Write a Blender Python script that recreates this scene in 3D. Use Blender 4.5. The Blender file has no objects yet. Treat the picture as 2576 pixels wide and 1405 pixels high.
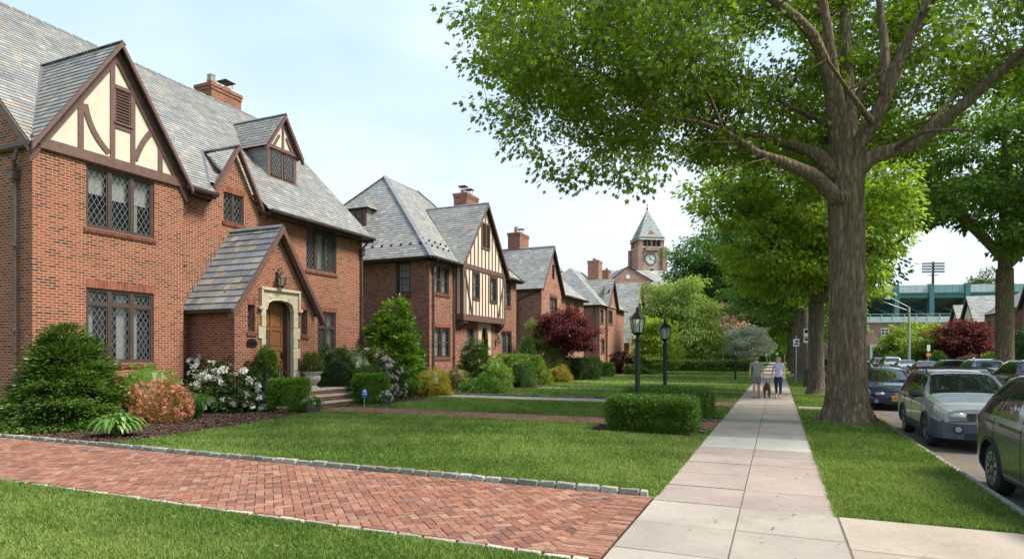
import bpy, bmesh, math, random
import numpy as np
from mathutils import Vector, Matrix, noise
R = math.radians
rnd = random.Random(11)
SC = bpy.context.scene
COL = SC.collection

# ---------------------------------------------------------------- camera, sky, sun, exposure
FPX, CXP, HYP, CAMH = 1550.0, 1288.0, 890.0, 1.8      # measured on the photograph (2576 px wide)
TH = math.atan(668 / FPX)
SN, CS = math.sin(TH), math.cos(TH)
cd = bpy.data.cameras.new('camera'); cam = bpy.data.objects.new('camera', cd); COL.objects.link(cam)
cd.sensor_width = 36; cd.lens = 36 * FPX / 2576; cd.shift_y = (HYP - 702.5) / 2576
cd.clip_start = .1; cd.clip_end = 4000
cam.location = (0, 0, CAMH); cam.rotation_euler = (R(90), 0, TH)
SC.camera = cam
SUN = Vector((.80, .10, 1.0)).normalized()
wd = bpy.data.worlds.new('World'); SC.world = wd; wd.use_nodes = True
wt = wd.node_tree; wt.nodes.clear()
def wn(t, **k):
    n = wt.nodes.new(t)
    for a, b in k.items(): setattr(n, a, b)
    return n
sky = wn('ShaderNodeTexSky', sky_type='NISHITA', sun_disc=False, air_density=1.0, dust_density=2.5, ozone_density=1.6, altitude=50)
sky.sun_elevation = math.asin(SUN.z); sky.sun_rotation = math.atan2(SUN.x, SUN.y)
tc = wn('ShaderNodeTexCoord'); mp = wn('ShaderNodeMapping'); mp.inputs['Scale'].default_value = (1, 1, 2.6)
nz = wn('ShaderNodeTexNoise'); nz.inputs['Scale'].default_value = 1.6; nz.inputs['Detail'].default_value = 6; nz.inputs['Roughness'].default_value = .5
rp = wn('ShaderNodeMapRange'); rp.inputs['From Min'].default_value = .46; rp.inputs['From Max'].default_value = .8
rp.inputs['To Min'].default_value = 0; rp.inputs['To Max'].default_value = .75
sx = wn('ShaderNodeSeparateXYZ'); el = wn('ShaderNodeMapRange'); el.inputs['From Min'].default_value = -.02; el.inputs['From Max'].default_value = .62
hz = wn('ShaderNodeMix', data_type='RGBA'); hz.inputs[6].default_value = (7.6, 8.2, 8.7, 1); hz.inputs[7].default_value = (4.5, 6.6, 9.2, 1)
m1 = wn('ShaderNodeMix', data_type='RGBA'); m1.inputs[0].default_value = .78
mx = wn('ShaderNodeMix', data_type='RGBA'); bg = wn('ShaderNodeBackground'); wo = wn('ShaderNodeOutputWorld')
mx.inputs[7].default_value = (8.0, 8.5, 9.0, 1)
bg.inputs['Strength'].default_value = .076
L = wt.links.new
L(tc.outputs['Generated'], mp.inputs[0]); L(mp.outputs[0], nz.inputs['Vector']); L(nz.outputs['Fac'], rp.inputs['Value'])
L(tc.outputs['Generated'], sx.inputs[0]); L(sx.outputs['Z'], el.inputs['Value']); L(el.outputs[0], hz.inputs[0])
L(sky.outputs[0], m1.inputs[6]); L(hz.outputs[2], m1.inputs[7])
L(rp.outputs[0], mx.inputs[0]); L(m1.outputs[2], mx.inputs[6]); L(mx.outputs[2], bg.inputs[0]); L(bg.outputs[0], wo.inputs[0])
sl = bpy.data.lights.new('sun', 'SUN'); so = bpy.data.objects.new('sun', sl); COL.objects.link(so)
sl.energy = 3.4; sl.angle = R(18); sl.color = (1, .93, .81)
so.rotation_euler = SUN.to_track_quat('Z', 'Y').to_euler(); so.location = (40, -20, 60)
SC.view_settings.view_transform = 'Standard'; SC.view_settings.look = 'None'; SC.view_settings.exposure = 1.0; SC.view_settings.gamma = 1
SC.cycles.max_bounces = 8; SC.cycles.transparent_max_bounces = 8; SC.cycles.diffuse_bounces = 3; SC.cycles.glossy_bounces = 3

# ---------------------------------------------------------------- where a pixel of the photograph is in the place
def ray(px):                                   # per metre of depth: dX, dY
    k = (px - CXP) / FPX
    return k * CS - SN, k * SN + CS
def G(px, py, z=0.):                           # on a horizontal plane
    d = (CAMH - z) * FPX / (py - HYP); a, b = ray(px)
    return a * d, b * d
def GD(py): return CAMH * FPX / (py - HYP)
def AX(px, py, X):                             # on the plane X
    a, b = ray(px); d = X / a
    return b * d, CAMH + (HYP - py) / FPX * d
def AY(px, py, Y):                             # on the plane Y
    a, b = ray(px); d = Y / b
    return a * d, CAMH + (HYP - py) / FPX * d
def AD(px, py, d):                             # at a depth
    a, b = ray(px)
    return Vector((a * d, b * d, CAMH + (HYP - py) / FPX * d))
def RX(X, xl, yt, xr, yb):                     # rectangle on plane X: top-left pixel and bottom-right pixel -> Y0, Y1, Z0, Z1
    y0, zt = AX(xl, yt, X); y1, zb = AX(xr, yb, X)
    return y0, y1, zb, zt
def dep(p): return -p[0] * SN + p[1] * CS
def proj(p):
    d = dep(p); l = p[0] * CS + p[1] * SN
    return CXP + FPX * l / d, HYP - FPX * (p[2] - CAMH) / d

# ---------------------------------------------------------------- materials
def rgb(h, k=1.):                              # '#rrggbb' to linear
    v = [int(h[i:i + 2], 16) / 255 for i in (1, 3, 5)]
    return tuple((((c + .055) / 1.055) ** 2.4 if c > .04045 else c / 12.92) * k for c in v)
class Mat:
    def __init__(s, name):
        s.m = bpy.data.materials.new(name); s.m.use_nodes = True; s.t = s.m.node_tree; s.t.nodes.clear()
        s.out = s.n('ShaderNodeOutputMaterial'); s.b = s.n('ShaderNodeBsdfPrincipled'); s.l(s.b.outputs[0], s.out.inputs[0])
    def n(s, t, ins=None, **k):
        n = s.t.nodes.new(t)
        for a, b in k.items(): setattr(n, a, b)
        for a, b in (ins or {}).items(): s.set(n.inputs[a], b)
        return n
    def set(s, i, v):
        if isinstance(v, bpy.types.NodeSocket): s.t.links.new(v, i)
        else:
            if isinstance(v, tuple) and len(v) == 3 and i.type == 'RGBA': v = v + (1,)
            i.default_value = v
    def l(s, a, b): s.t.links.new(a, b)
    def uv(s): return s.n('ShaderNodeUVMap').outputs[0]
    def obj(s): return s.n('ShaderNodeTexCoord').outputs['Object']
    def noise(s, vec, scale, detail=4, rough=.5, out='Fac'):
        return s.n('ShaderNodeTexNoise', {'Vector': vec, 'Scale': scale, 'Detail': detail, 'Roughness': rough}).outputs[out]
    def scale(s, vec, sc): return s.n('ShaderNodeMapping', {'Vector': vec, 'Scale': sc}).outputs[0]
    def ramp(s, fac, stops):
        n = s.n('ShaderNodeValToRGB', {'Fac': fac}); e = n.color_ramp.elements
        while len(e) < len(stops): e.new(.5)
        for q, (p, c) in zip(e, stops): q.position = p; q.color = tuple(c) + (1,)
        return n.outputs[0]
    def map(s, v, a, b, c, d): return s.n('ShaderNodeMapRange', {'Value': v, 'From Min': a, 'From Max': b, 'To Min': c, 'To Max': d}).outputs[0]
    def mix(s, f, a, b, bt='MIX'):
        return s.n('ShaderNodeMix', {'Factor': f, 'A': a, 'B': b}, data_type='RGBA', blend_type=bt).outputs['Result'] if False else s._mix(f, a, b, bt)
    def _mix(s, f, a, b, bt):
        n = s.n('ShaderNodeMix', data_type='RGBA', blend_type=bt)
        s.set(n.inputs['Factor'], f); s.set(n.inputs[6], a); s.set(n.inputs[7], b)
        return n.outputs[2]
    def math(s, op, a, b=0.):
        n = s.n('ShaderNodeMath', operation=op); s.set(n.inputs[0], a); s.set(n.inputs[1], b); return n.outputs[0]
    def P(s, **k):
        for a, b in k.items(): s.set(s.b.inputs[a.replace('_', ' ')], b)
        return s
    def bump(s, h, strength=.5, dist=.02):
        s.set(s.b.inputs['Normal'], s.n('ShaderNodeBump', {'Height': h, 'Strength': strength, 'Distance': dist}).outputs[0]); return s
def simple(name, col, rough=.6, metal=0., var=.12, vs=3., bump=0., bs=40., spec=.5, coat=0.):
    M = Mat(name); o = M.obj(); f = M.noise(o, vs, 5)
    c = M._mix(M.map(f, .3, .7, 0, 1), tuple(x * (1 - var) for x in col), tuple(min(1, x * (1 + var)) for x in col), 'MIX')
    M.P(Base_Color=c, Roughness=rough, Metallic=metal, Coat_Weight=coat); M.b.inputs['Specular IOR Level'].default_value = spec
    if bump: M.bump(M.noise(o, bs, 4), bump, .01)
    return M.m
def attr(name, rough=.7, var=.2, vs=6., bump=.3, bs=60., spec=.4, dist=.006):
    M = Mat(name); o = M.obj(); a = M.n('ShaderNodeAttribute', attribute_name='Col').outputs['Color']
    f = M.map(M.noise(o, vs, 5), .3, .7, 1 - var, 1 + var)
    c = M._mix(1., a, M.n('ShaderNodeCombineColor', {0: f, 1: f, 2: f}).outputs[0], 'MULTIPLY')
    M.P(Base_Color=c, Roughness=rough); M.b.inputs['Specular IOR Level'].default_value = spec
    if bump: M.bump(M.noise(o, bs, 4), bump, dist)
    return M.m
def leafmat(name, trans=.35, rough=.5, spec=.35, tint=(1.35, 1.35, .55)):
    M = Mat(name); a = M.n('ShaderNodeAttribute', attribute_name='Col').outputs['Color']
    M.P(Base_Color=a, Roughness=rough); M.b.inputs['Specular IOR Level'].default_value = spec
    tr = M.n('ShaderNodeBsdfTranslucent', {'Color': M._mix(1., a, tint, 'MULTIPLY')})
    ms = M.n('ShaderNodeMixShader', {0: trans, 1: M.b.outputs[0], 2: tr.outputs[0]}); M.l(ms.outputs[0], M.out.inputs[0])
    return M.m
def brickmat(name, base, dark, light, mortar, bw=.205, rh=.07, ms=.010, soldier=False):
    M = Mat(name); u = M.uv(); o = M.obj()
    if soldier: u = M.n('ShaderNodeMapping', {'Vector': u, 'Rotation': (0, 0, R(90))}).outputs[0]
    wob = M.noise(u, 9, 2, .5, 'Color')
    u2 = M.n('ShaderNodeVectorMath', {0: u, 1: M.n('ShaderNodeVectorMath', {0: wob, 3: .008}, operation='SCALE').outputs[0]}, operation='ADD').outputs[0]
    b = M.n('ShaderNodeTexBrick', {'Vector': u2, 'Color1': (0, 0, 0), 'Color2': (1, 1, 1), 'Mortar': (.5, .5, .5), 'Scale': 1., 'Mortar Size': ms, 'Mortar Smooth': .25, 'Bias': 0., 'Brick Width': bw, 'Row Height': rh})
    c = M.ramp(b.outputs['Color'], [(0, dark), (.16, tuple(.5 * (p + q) for p, q in zip(dark, base))), (.34, base), (.7, tuple(.5 * (p + q) for p, q in zip(light, base))), (1, light)])
    big = M.map(M.noise(o, .55, 5, .6), .3, .7, .84, 1.14)
    sm = M.map(M.noise(u, 24, 3), .3, .7, .86, 1.12)
    k = M.math('MULTIPLY', big, sm); kk = M.n('ShaderNodeCombineColor', {0: k, 1: k, 2: k}).outputs[0]
    c = M._mix(1., c, kk, 'MULTIPLY')
    mo = M._mix(M.noise(o, 1.3, 4), mortar, tuple(x * .72 for x in mortar), 'MIX')
    c = M._mix(b.outputs['Fac'], c, mo, 'MIX')
    M.P(Base_Color=c, Roughness=.88); M.b.inputs['Specular IOR Level'].default_value = .25
    h = M.math('SUBTRACT', M.math('MULTIPLY', M.noise(u, 60, 3), .35), b.outputs['Fac'])
    return M.bump(h, .7, .008).m
m_brick = brickmat('brick', (.20, .049, .028), (.072, .025, .02), (.285, .080, .043), (.44, .31, .20), ms=.011)
m_brick2 = brickmat('brick darker', (.20, .058, .034), (.09, .038, .032), (.34, .125, .075), (.38, .29, .22), ms=.009)
m_brick3 = brickmat('brick orange', (.29, .10, .055), (.16, .065, .045), (.42, .19, .12), (.42, .33, .26), ms=.009)
m_soldier = brickmat('soldier brick', (.26, .076, .042), (.13, .045, .03), (.34, .11, .06), (.40, .29, .21), soldier=True)
def slatemat():
    M = Mat('slate'); o = M.obj(); a = M.n('ShaderNodeAttribute', attribute_name='Col').outputs['Color']
    f = M.math('MULTIPLY', M.map(M.noise(o, .7, 5, .6), .3, .7, .88, 1.12), M.map(M.noise(o, 13, 5, .65), .3, .7, .84, 1.16))
    c = M._mix(1., a, M.n('ShaderNodeCombineColor', {0: f, 1: f, 2: f}).outputs[0], 'MULTIPLY')
    st = M.map(M.noise(o, 2.4, 6, .7), .60, .78, 0, .4)
    c = M._mix(st, c, (.20, .19, .15), 'MIX')
    M.P(Base_Color=c, Roughness=M.map(M.noise(o, 9, 3), .3, .7, .48, .7)); M.b.inputs['Specular IOR Level'].default_value = .45
    return M.bump(M.noise(o, 35, 5, .6), .45, .006).m
m_slate = slatemat()
m_timber = simple('brown timber paint', (.128, .066, .053), .6, var=.2, vs=7, bump=.35, bs=60)
m_frame = simple('brown window paint', (.062, .042, .035), .5, var=.15)
m_gutter = simple('brown metal', (.06, .040, .033), .45, .25, var=.25)
m_pipe = simple('old copper pipe', (.095, .066, .054), .5, .3, var=.25)
m_stucco = simple('cream stucco', (.60, .54, .43), .9, var=.07, vs=2.5, bump=.6, bs=14, spec=.2)
m_stucco2 = simple('pale stucco', (.68, .59, .46), .9, var=.06, vs=2.5, bump=.5, bs=14, spec=.2)
m_stone = simple('limestone', (.50, .43, .31), .85, var=.12, vs=5, bump=.4, bs=50, spec=.25)
m_tread = simple('stone tread', (.42, .36, .29), .8, var=.15, vs=5, bump=.3)
m_flash = simple('copper flashing', (.20, .165, .17), .45, .4, var=.2)
m_lead = simple('lead came', (.26, .27, .26), .4, .3, var=.1)
m_iron = simple('black iron', (.007, .008, .008), .5, .1, var=.2, spec=.35)
m_post = simple('dark green post', (.006, .012, .011), .5, 0., var=.2, spec=.3)
m_granite = attr('granite block', .85, .3, 30, .8, 45, .3, .012)
m_paver = attr('clay paver', .85, .22, 14, .5, 70, .3, .004)
m_bark = None
def barkmat(name, c1, c2, sx=11., sz=1.6):
    M = Mat(name); o = M.obj()
    v = M.scale(o, (sx, sx, sz)); d = M.noise(o, 1.3, 3, .5, 'Color')
    v = M.n('ShaderNodeVectorMath', {0: v, 1: M.n('ShaderNodeVectorMath', {0: d, 3: 2.2}, operation='SCALE').outputs[0]}, operation='ADD').outputs[0]
    r = M.n('ShaderNodeTexVoronoi', {'Vector': v, 'Scale': 1.}, feature='DISTANCE_TO_EDGE').outputs['Distance']
    r = M.map(r, 0, .35, 0, 1); n = M.noise(v, 2.5, 6, .65)
    h = M.math('ADD', M.math('MULTIPLY', r, .8), n)
    c = M.ramp(M.math('MULTIPLY', h, .6), [(.15, c1), (.85, c2)])
    g = M.map(M.noise(o, .8, 4), .45, .75, 0, .35)
    c = M._mix(g, c, (.10, .105, .065), 'MIX')
    M.P(Base_Color=c, Roughness=.95); M.b.inputs['Specular IOR Level'].default_value = .15
    return M.bump(h, 1., .035).m
m_bark = barkmat('bark', (.072, .051, .031), (.28, .21, .135), 9, 1.1)
m_bark2 = barkmat('smooth bark', (.08, .062, .045), (.185, .15, .11), 5, 1.2)
m_leaf = leafmat('leaf', .55)
m_leafd = leafmat('waxy leaf', .28, .4, .5)
m_petal = leafmat('petal', .35, .6, .2, (1, 1, .97))
m_grass = leafmat('grass blade', .3, .6, .25)
def glassmat(name, tint=(.02, .025, .03), alpha=.55):
    M = Mat(name); M.P(Base_Color=tint, Roughness=.03); M.b.inputs['Specular IOR Level'].default_value = .9
    t = M.n('ShaderNodeBsdfTransparent'); lw = M.n('ShaderNodeLayerWeight', {'Blend': .35})
    f = M.map(lw.outputs['Facing'], 0, 1, 1 - alpha, 1)
    ms = M.n('ShaderNodeMixShader', {0: f, 1: t.outputs[0], 2: M.b.outputs[0]}); M.l(ms.outputs[0], M.out.inputs[0])
    M.bump(M.noise(M.obj(), 1.8, 2), .12, .05)
    return M.m
m_glass = glassmat('window glass', alpha=.72)
m_lampglass = glassmat('lamp glass', (.35, .37, .38), .7)
m_curtain = simple('white curtain', (.78, .79, .74), .9, var=.12, vs=8)
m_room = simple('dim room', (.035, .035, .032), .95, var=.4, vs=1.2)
def groundmat(name, c1, c2, c3, s=.35, bump=.6, bs=60, rough=.95):
    M = Mat(name); o = M.obj(); f = M.noise(o, s, 6, .6); g = M.noise(o, bs, 4, .7)
    c = M.ramp(M.math('ADD', M.math('MULTIPLY', f, .6), M.math('MULTIPLY', g, .4)), [(.3, c1), (.5, c2), (.72, c3)])
    M.P(Base_Color=c, Roughness=rough); M.b.inputs['Specular IOR Level'].default_value = .2
    return M.bump(g, bump, .03).m
m_lawn = groundmat('lawn soil', (.05, .095, .014), (.085, .155, .024), (.13, .205, .04))
m_mulch = groundmat('mulch', (.018, .011, .008), (.055, .032, .022), (.13, .08, .055), 2., 1., 38)
def roadmat():
    M = Mat('asphalt'); o = M.obj(); g = M.noise(o, 140, 3, .7); f = M.noise(o, .6, 6, .65)
    c = M.ramp(M.math('ADD', M.math('MULTIPLY', f, .5), M.math('MULTIPLY', g, .5)), [(.3, (.085, .078, .07)), (.5, (.13, .12, .11)), (.72, (.19, .175, .155))])
    x = M.n('ShaderNodeSeparateXYZ', {0: o}).outputs[0]; n = M.noise(o, 1.6, 6, .75); e = M.math('MULTIPLY', M.map(x, 2.6, 3.9, 1, 0), M.map(n, .38, .62, 0, 1.3))
    c = M._mix(M.math('MINIMUM', M.math('MAXIMUM', e, 0.), .85), c, (.20, .145, .09), 'MIX')
    v = M.n('ShaderNodeTexVoronoi', {'Vector': M.n('ShaderNodeVectorMath', {0: o, 1: M.noise(o, 1.2, 5, .7, 'Color')}, operation='ADD').outputs[0], 'Scale': .3}, feature='DISTANCE_TO_EDGE').outputs['Distance']
    c = M._mix(M.map(v, 0, .008, .8, 0), c, (.03, .028, .026), 'MIX'); M.P(Base_Color=c, Roughness=.85); M.b.inputs['Specular IOR Level'].default_value = .25
    return M.bump(g, .4, .01).m
m_asphalt = roadmat()
def concretemat(name, base, var=.16):
    M = Mat(name); o = M.obj(); a = M.n('ShaderNodeAttribute', attribute_name='Col').outputs['Color']
    f = M.math('MULTIPLY', M.map(M.noise(o, 1.1, 6, .65), .3, .7, 1 - var, 1 + var), M.map(M.noise(o, 55, 4, .7), .3, .7, .86, 1.12))
    c = M._mix(1., a, M.n('ShaderNodeCombineColor', {0: f, 1: f, 2: f}).outputs[0], 'MULTIPLY')
    c = M._mix(M.map(M.noise(o, 3.1, 6, .75), .60, .75, 0, .45), c, tuple(x * .45 for x in base), 'MIX')
    cr = M.n('ShaderNodeTexVoronoi', {'Vector': M.n('ShaderNodeVectorMath', {0: o, 1: M.noise(o, 2, 4, .6, 'Color')}, operation='ADD').outputs[0], 'Scale': .55}, feature='DISTANCE_TO_EDGE').outputs['Distance']
    c = M._mix(M.map(cr, 0, .006, .22, 0), c, (.05, .045, .04), 'MIX')
    M.P(Base_Color=c, Roughness=.9); M.b.inputs['Specular IOR Level'].default_value = .25
    return M.bump(M.noise(o, 90, 4, .7), .35, .006).m
m_conc = concretemat('concrete', (.33, .26, .21))
m_kerb = concretemat('kerb concrete', (.33, .29, .24))

# ---------------------------------------------------------------- mesh building
class MB:
    def __init__(s): s.v = []; s.f = []; s.c = []; s.g = []
    def add(s, vs, fs, col=None):
        k = len(s.v); s.g.append((k, k + len(vs), len(s.f), len(s.f) + len(fs))); s.v += [tuple(p) for p in vs]; s.f += [tuple(i + k for i in f) for f in fs]
        s.c += [col or (1, 1, 1)] * len(fs); return s
    def poly(s, pts, col=None): return s.add(pts, [tuple(range(len(pts)))], col)
    def box(s, x0, x1, y0, y1, z0, z1, col=None):
        x0, x1 = min(x0, x1), max(x0, x1); y0, y1 = min(y0, y1), max(y0, y1); z0, z1 = min(z0, z1), max(z0, z1)
        v = [(x, y, z) for z in (z0, z1) for y in (y0, y1) for x in (x0, x1)]
        return s.add(v, [(0, 2, 3, 1), (4, 5, 7, 6), (0, 1, 5, 4), (2, 6, 7, 3), (0, 4, 6, 2), (1, 3, 7, 5)], col)
    def obox(s, c, a, b, d, col=None):                              # centre and three half vectors
        c, a, b, d = map(Vector, (c, a, b, d))
        v = [c + a * i + b * j + d * k for k in (-1, 1) for j in (-1, 1) for i in (-1, 1)]
        return s.add(v, [(0, 2, 3, 1), (4, 5, 7, 6), (0, 1, 5, 4), (2, 6, 7, 3), (0, 4, 6, 2), (1, 3, 7, 5)], col)
    def beam(s, p, q, w, h, side=None, col=None):                   # w along side, h across
        p, q = Vector(p), Vector(q); t = (q - p).normalized(); sd = Vector(side or (0, 0, 1))
        sd = (sd - t * sd.dot(t)).normalized(); o = t.cross(sd)
        return s.obox((p + q) / 2, (q - p) / 2, sd * (w / 2), o * (h / 2), col)
    def prism(s, pts, vec, col=None):                               # planar outline swept by vec
        n = len(pts); vec = Vector(vec); a = [Vector(p) for p in pts]; b = [p + vec for p in a]
        fs = [tuple(range(n))[::-1], tuple(range(n, 2 * n))] + [(i, (i + 1) % n, n + (i + 1) % n, n + i) for i in range(n)]
        return s.add(a + b, fs, col)
    def tube(s, pts, rad, n=8, cap=True, col=None):
        pts = [Vector(p) for p in pts]
        if not hasattr(rad, '__len__'): rad = [rad] * len(pts)
        vs, fs = [], []; t0 = (pts[1] - pts[0]).normalized(); u = t0.orthogonal().normalized()
        for i, p in enumerate(pts):
            t = (pts[min(i + 1, len(pts) - 1)] - pts[max(i - 1, 0)]).normalized()
            u = (u - t * u.dot(t)); u = u.normalized() if u.length > 1e-6 else t.orthogonal().normalized(); w = t.cross(u)
            vs += [p + (u * math.cos(6.28319 * k / n) + w * math.sin(6.28319 * k / n)) * rad[i] for k in range(n)]
        for i in range(len(pts) - 1):
            for k in range(n): fs.append((i * n + k, i * n + (k + 1) % n, (i + 1) * n + (k + 1) % n, (i + 1) * n + k))
        if cap: fs += [tuple(range(n))[::-1], tuple(range(len(vs) - n, len(vs)))]
        return s.add(vs, fs, col)
    def lathe(s, c, prof, n=16, col=None, a0=0., axis='z'):         # prof: (radius, height)
        vs, fs = [], []
        for r, z in prof:
            for k in range(n):
                a = a0 + 6.28319 * k / n; x, y = r * math.cos(a), r * math.sin(a)
                q = (x, y, z) if axis == 'z' else ((z, x, y) if axis == 'x' else (x, z, y))
                vs.append((c[0] + q[0], c[1] + q[1], c[2] + q[2]))
        for i in range(len(prof) - 1):
            for k in range(n): fs.append((i * n + k, i * n + (k + 1) % n, (i + 1) * n + (k + 1) % n, (i + 1) * n + k))
        fs += [tuple(range(n))[::-1], tuple(range(len(vs) - n, len(vs)))]
        return s.add(vs, fs, col)
    def parts(s, gap=.1):                                           # groups of touching pieces
        n = len(s.g); V = np.array(s.v); lo = np.array([V[a:b].min(0) for a, b, _, _ in s.g]) - gap; hi = np.array([V[a:b].max(0) for a, b, _, _ in s.g]) + gap; lab = list(range(n))
        def root(i):
            while lab[i] != i: i = lab[i]
            return i
        for i in range(n):
            for j in np.nonzero(((lo[i] <= hi[i + 1:]) & (hi[i] >= lo[i + 1:])).all(1))[0]: lab[root(i)] = root(i + 1 + j)
        out = {}
        for i in range(n):
            m = out.setdefault(root(i), MB()); a, b, c, d = s.g[i]; m.add(s.v[a:b], [tuple(q - a for q in f) for f in s.f[c:d]]); m.c[-(d - c):] = s.c[c:d]
        return list(out.values())
    def build(s, name, mat, parent=None, smooth=False, bevel=0., subsurf=0, local=False):
        if name in SPLIT and len(s.g) > 1:
            P = s.parts(.02 if name in ('verge_board', 'window_band') else .1)
            if len(P) > 1:
                for m in P: m.g = m.g[:1]; o = m.build(name, mat, parent, smooth, bevel, subsurf, local)
                return o
        me = bpy.data.meshes.new(name)
        off = Vector((0, 0, 0))
        if not local:
            q = parent
            while q is not None: off += q.location; q = q.parent
        me.from_pydata([tuple(Vector(p) - off) for p in s.v], [], s.f)
        if any(c != (1, 1, 1) for c in s.c):
            at = me.color_attributes.new('Col', 'FLOAT_COLOR', 'CORNER')
            buf = []
            for p, c in zip(me.polygons, s.c): buf += (tuple(c[:3]) + (1.,)) * p.loop_total
            at.data.foreach_set('color', buf)
        if not (len(s.c) and any(c != (1, 1, 1) for c in s.c)) and mat and mat.name in ATTRMATS:
            at = me.color_attributes.new('Col', 'FLOAT_COLOR', 'CORNER'); at.data.foreach_set('color', [.3, .3, .3, 1] * len(me.loops))
        uvify(me)
        if mat: me.materials.append(mat)
        o = bpy.data.objects.new(name, me); COL.objects.link(o); o.parent = parent
        if smooth:
            me.shade_smooth()
            if smooth is not True: me.set_sharp_from_angle(angle=R(smooth))
        if bevel:
            m = o.modifiers.new('bevel', 'BEVEL'); m.width = bevel; m.segments = 2; m.limit_method = 'ANGLE'; m.angle_limit = R(40)
        if subsurf:
            m = o.modifiers.new('subdivision', 'SUBSURF'); m.levels = m.render_levels = subsurf
        return o
SPLIT = {'room_backing', 'arch_trim', 'verge_board', 'gutter', 'lintel', 'flashing', 'window_band', 'doorway', 'snow_guards'}
ATTRMATS = {'granite block', 'clay paver', 'slate', 'concrete', 'kerb concrete', 'leaf', 'waxy leaf', 'petal', 'grass blade'}
def uvify(me):
    n = len(me.loops)
    if not n: return
    uv = me.uv_layers.new(name='UVMap')
    co = np.empty(len(me.vertices) * 3); me.vertices.foreach_get('co', co); co = co.reshape(-1, 3)
    li = np.empty(n, int); me.loops.foreach_get('vertex_index', li)
    nr = np.empty(len(me.polygons) * 3); me.polygons.foreach_get('normal', nr); nr = nr.reshape(-1, 3)
    lt = np.empty(len(me.polygons), int); me.polygons.foreach_get('loop_total', lt)
    N = np.repeat(nr, lt, axis=0); P = co[li]
    T = np.stack([-N[:, 1], N[:, 0], np.zeros(n)], 1); ln = np.linalg.norm(T, axis=1); flat = ln < .15
    T[flat] = (1, 0, 0); ln[flat] = 1; T /= ln[:, None]; B = np.cross(N, T)
    u = (P * T).sum(1); v = np.where(np.abs(N[:, 2]) < .35, P[:, 2], (P * B).sum(1)); v = np.where(flat, P[:, 1], v)
    uv.data.foreach_set('uv', np.stack([u, v], 1).ravel())
def npmesh(name, V, k, mat, parent=None, col=None, faces=None):     # V: (n*k, 3) world points, every k make a face
    off = Vector((0, 0, 0)); q = parent
    while q is not None: off += q.location; q = q.parent
    V = np.asarray(V, float) - np.array(off); n = len(V) // k
    me = bpy.data.meshes.new(name); me.vertices.add(len(V)); me.vertices.foreach_set('co', V.ravel())
    if faces is None:
        me.loops.add(n * k); me.loops.foreach_set('vertex_index', np.arange(n * k, dtype=np.int32))
        me.polygons.add(n); me.polygons.foreach_set('loop_start', np.arange(0, n * k, k, dtype=np.int32))
        me.polygons.foreach_set('loop_total', np.full(n, k, dtype=np.int32))
    me.update(calc_edges=True)
    if col is not None:
        at = me.color_attributes.new('Col', 'FLOAT_COLOR', 'CORNER')
        c = np.concatenate([np.repeat(col, k, axis=0), np.ones((n * k, 1))], 1)
        at.data.foreach_set('color', c.ravel())
    me.materials.append(mat); o = bpy.data.objects.new(name, me); COL.objects.link(o); o.parent = parent
    return o
def tag(o, label=None, cat=None, group=None, kind=None):
    if label: o['label'] = label
    if cat: o['category'] = cat
    if group: o['group'] = group
    if kind: o['kind'] = kind
    return o
def thing(name, label, cat, loc=(0, 0, 0), group=None, rotz=0.):
    o = bpy.data.objects.new(name, None); COL.objects.link(o); o.location = loc; o.rotation_euler = (0, 0, rotz); o.empty_display_size = .2
    return tag(o, label, cat, group)
def struct(name, mb, mat, **k): return tag(mb.build(name, mat, **k), kind='structure')
def copy_tree(o, parent=None):
    c = o.copy(); COL.objects.link(c); c.parent = parent
    for ch in list(o.children): copy_tree(ch, c)
    return c
def clip2(poly, clipper):                                           # convex clip in 2-D, clipper counter-clockwise
    out = poly
    for i in range(len(clipper)):
        a, b = clipper[i], clipper[(i + 1) % len(clipper)]; ex, ey = b[0] - a[0], b[1] - a[1]; inp, out = out, []
        for j in range(len(inp)):
            p, q = inp[j - 1], inp[j]
            sp = ex * (p[1] - a[1]) - ey * (p[0] - a[0]); sq = ex * (q[1] - a[1]) - ey * (q[0] - a[0])
            if (sp < 0) != (sq < 0):
                t = sp / (sp - sq); out.append((p[0] + t * (q[0] - p[0]), p[1] + t * (q[1] - p[1])))
            if sq >= 0: out.append(q)
        if len(out) < 3: return []
    return out
def ccw(p):
    a = sum(p[i - 1][0] * p[i][1] - p[i][0] * p[i - 1][1] for i in range(len(p)))
    return p if a > 0 else p[::-1]
m_joint = simple('sandy joint', (.16, .125, .095), .95)
# ---------------------------------------------------------------- the ground, the street and the paving
SWL, SWR, KX, ROADR = -1.41, .60, 2.47, 11.6
g = MB(); g.poly([(-1500, -300, -.16), (1500, -300, -.16), (1500, 2600, -.16), (-1500, 2600, -.16)]); struct('ground', g, m_lawn)
g = MB(); g.poly([(-70, -12, 0), (KX, -12, 0), (KX, 420, 0), (-70, 420, 0)]); struct('lawn', g, m_lawn)
g = MB(); g.poly([(ROADR, -12, 0), (70, -12, 0), (70, 420, 0), (ROADR, 420, 0)]); struct('lawn', g, m_lawn)
g = MB(); g.poly([(KX, -12, -.13), (ROADR, -12, -.13), (ROADR, 420, -.13), (KX, 420, -.13)]); struct('road', g, m_asphalt)
kerb = MB(); y = -8.
while y < 150:
    ln = 2.4; j = lambda s=.006: rnd.uniform(-s, s); c = rnd.uniform(.85, 1.12)
    for X0, X1 in ((KX, KX + .15), (ROADR - .15, ROADR)):
        kerb.box(X0 + j(), X1 + j(), y + .008, y + ln - .008, -.15, .012 + j(.004), (.30 * c, .265 * c, .225 * c))
    y += ln
struct('kerb', kerb, m_kerb, bevel=.02)
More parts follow.
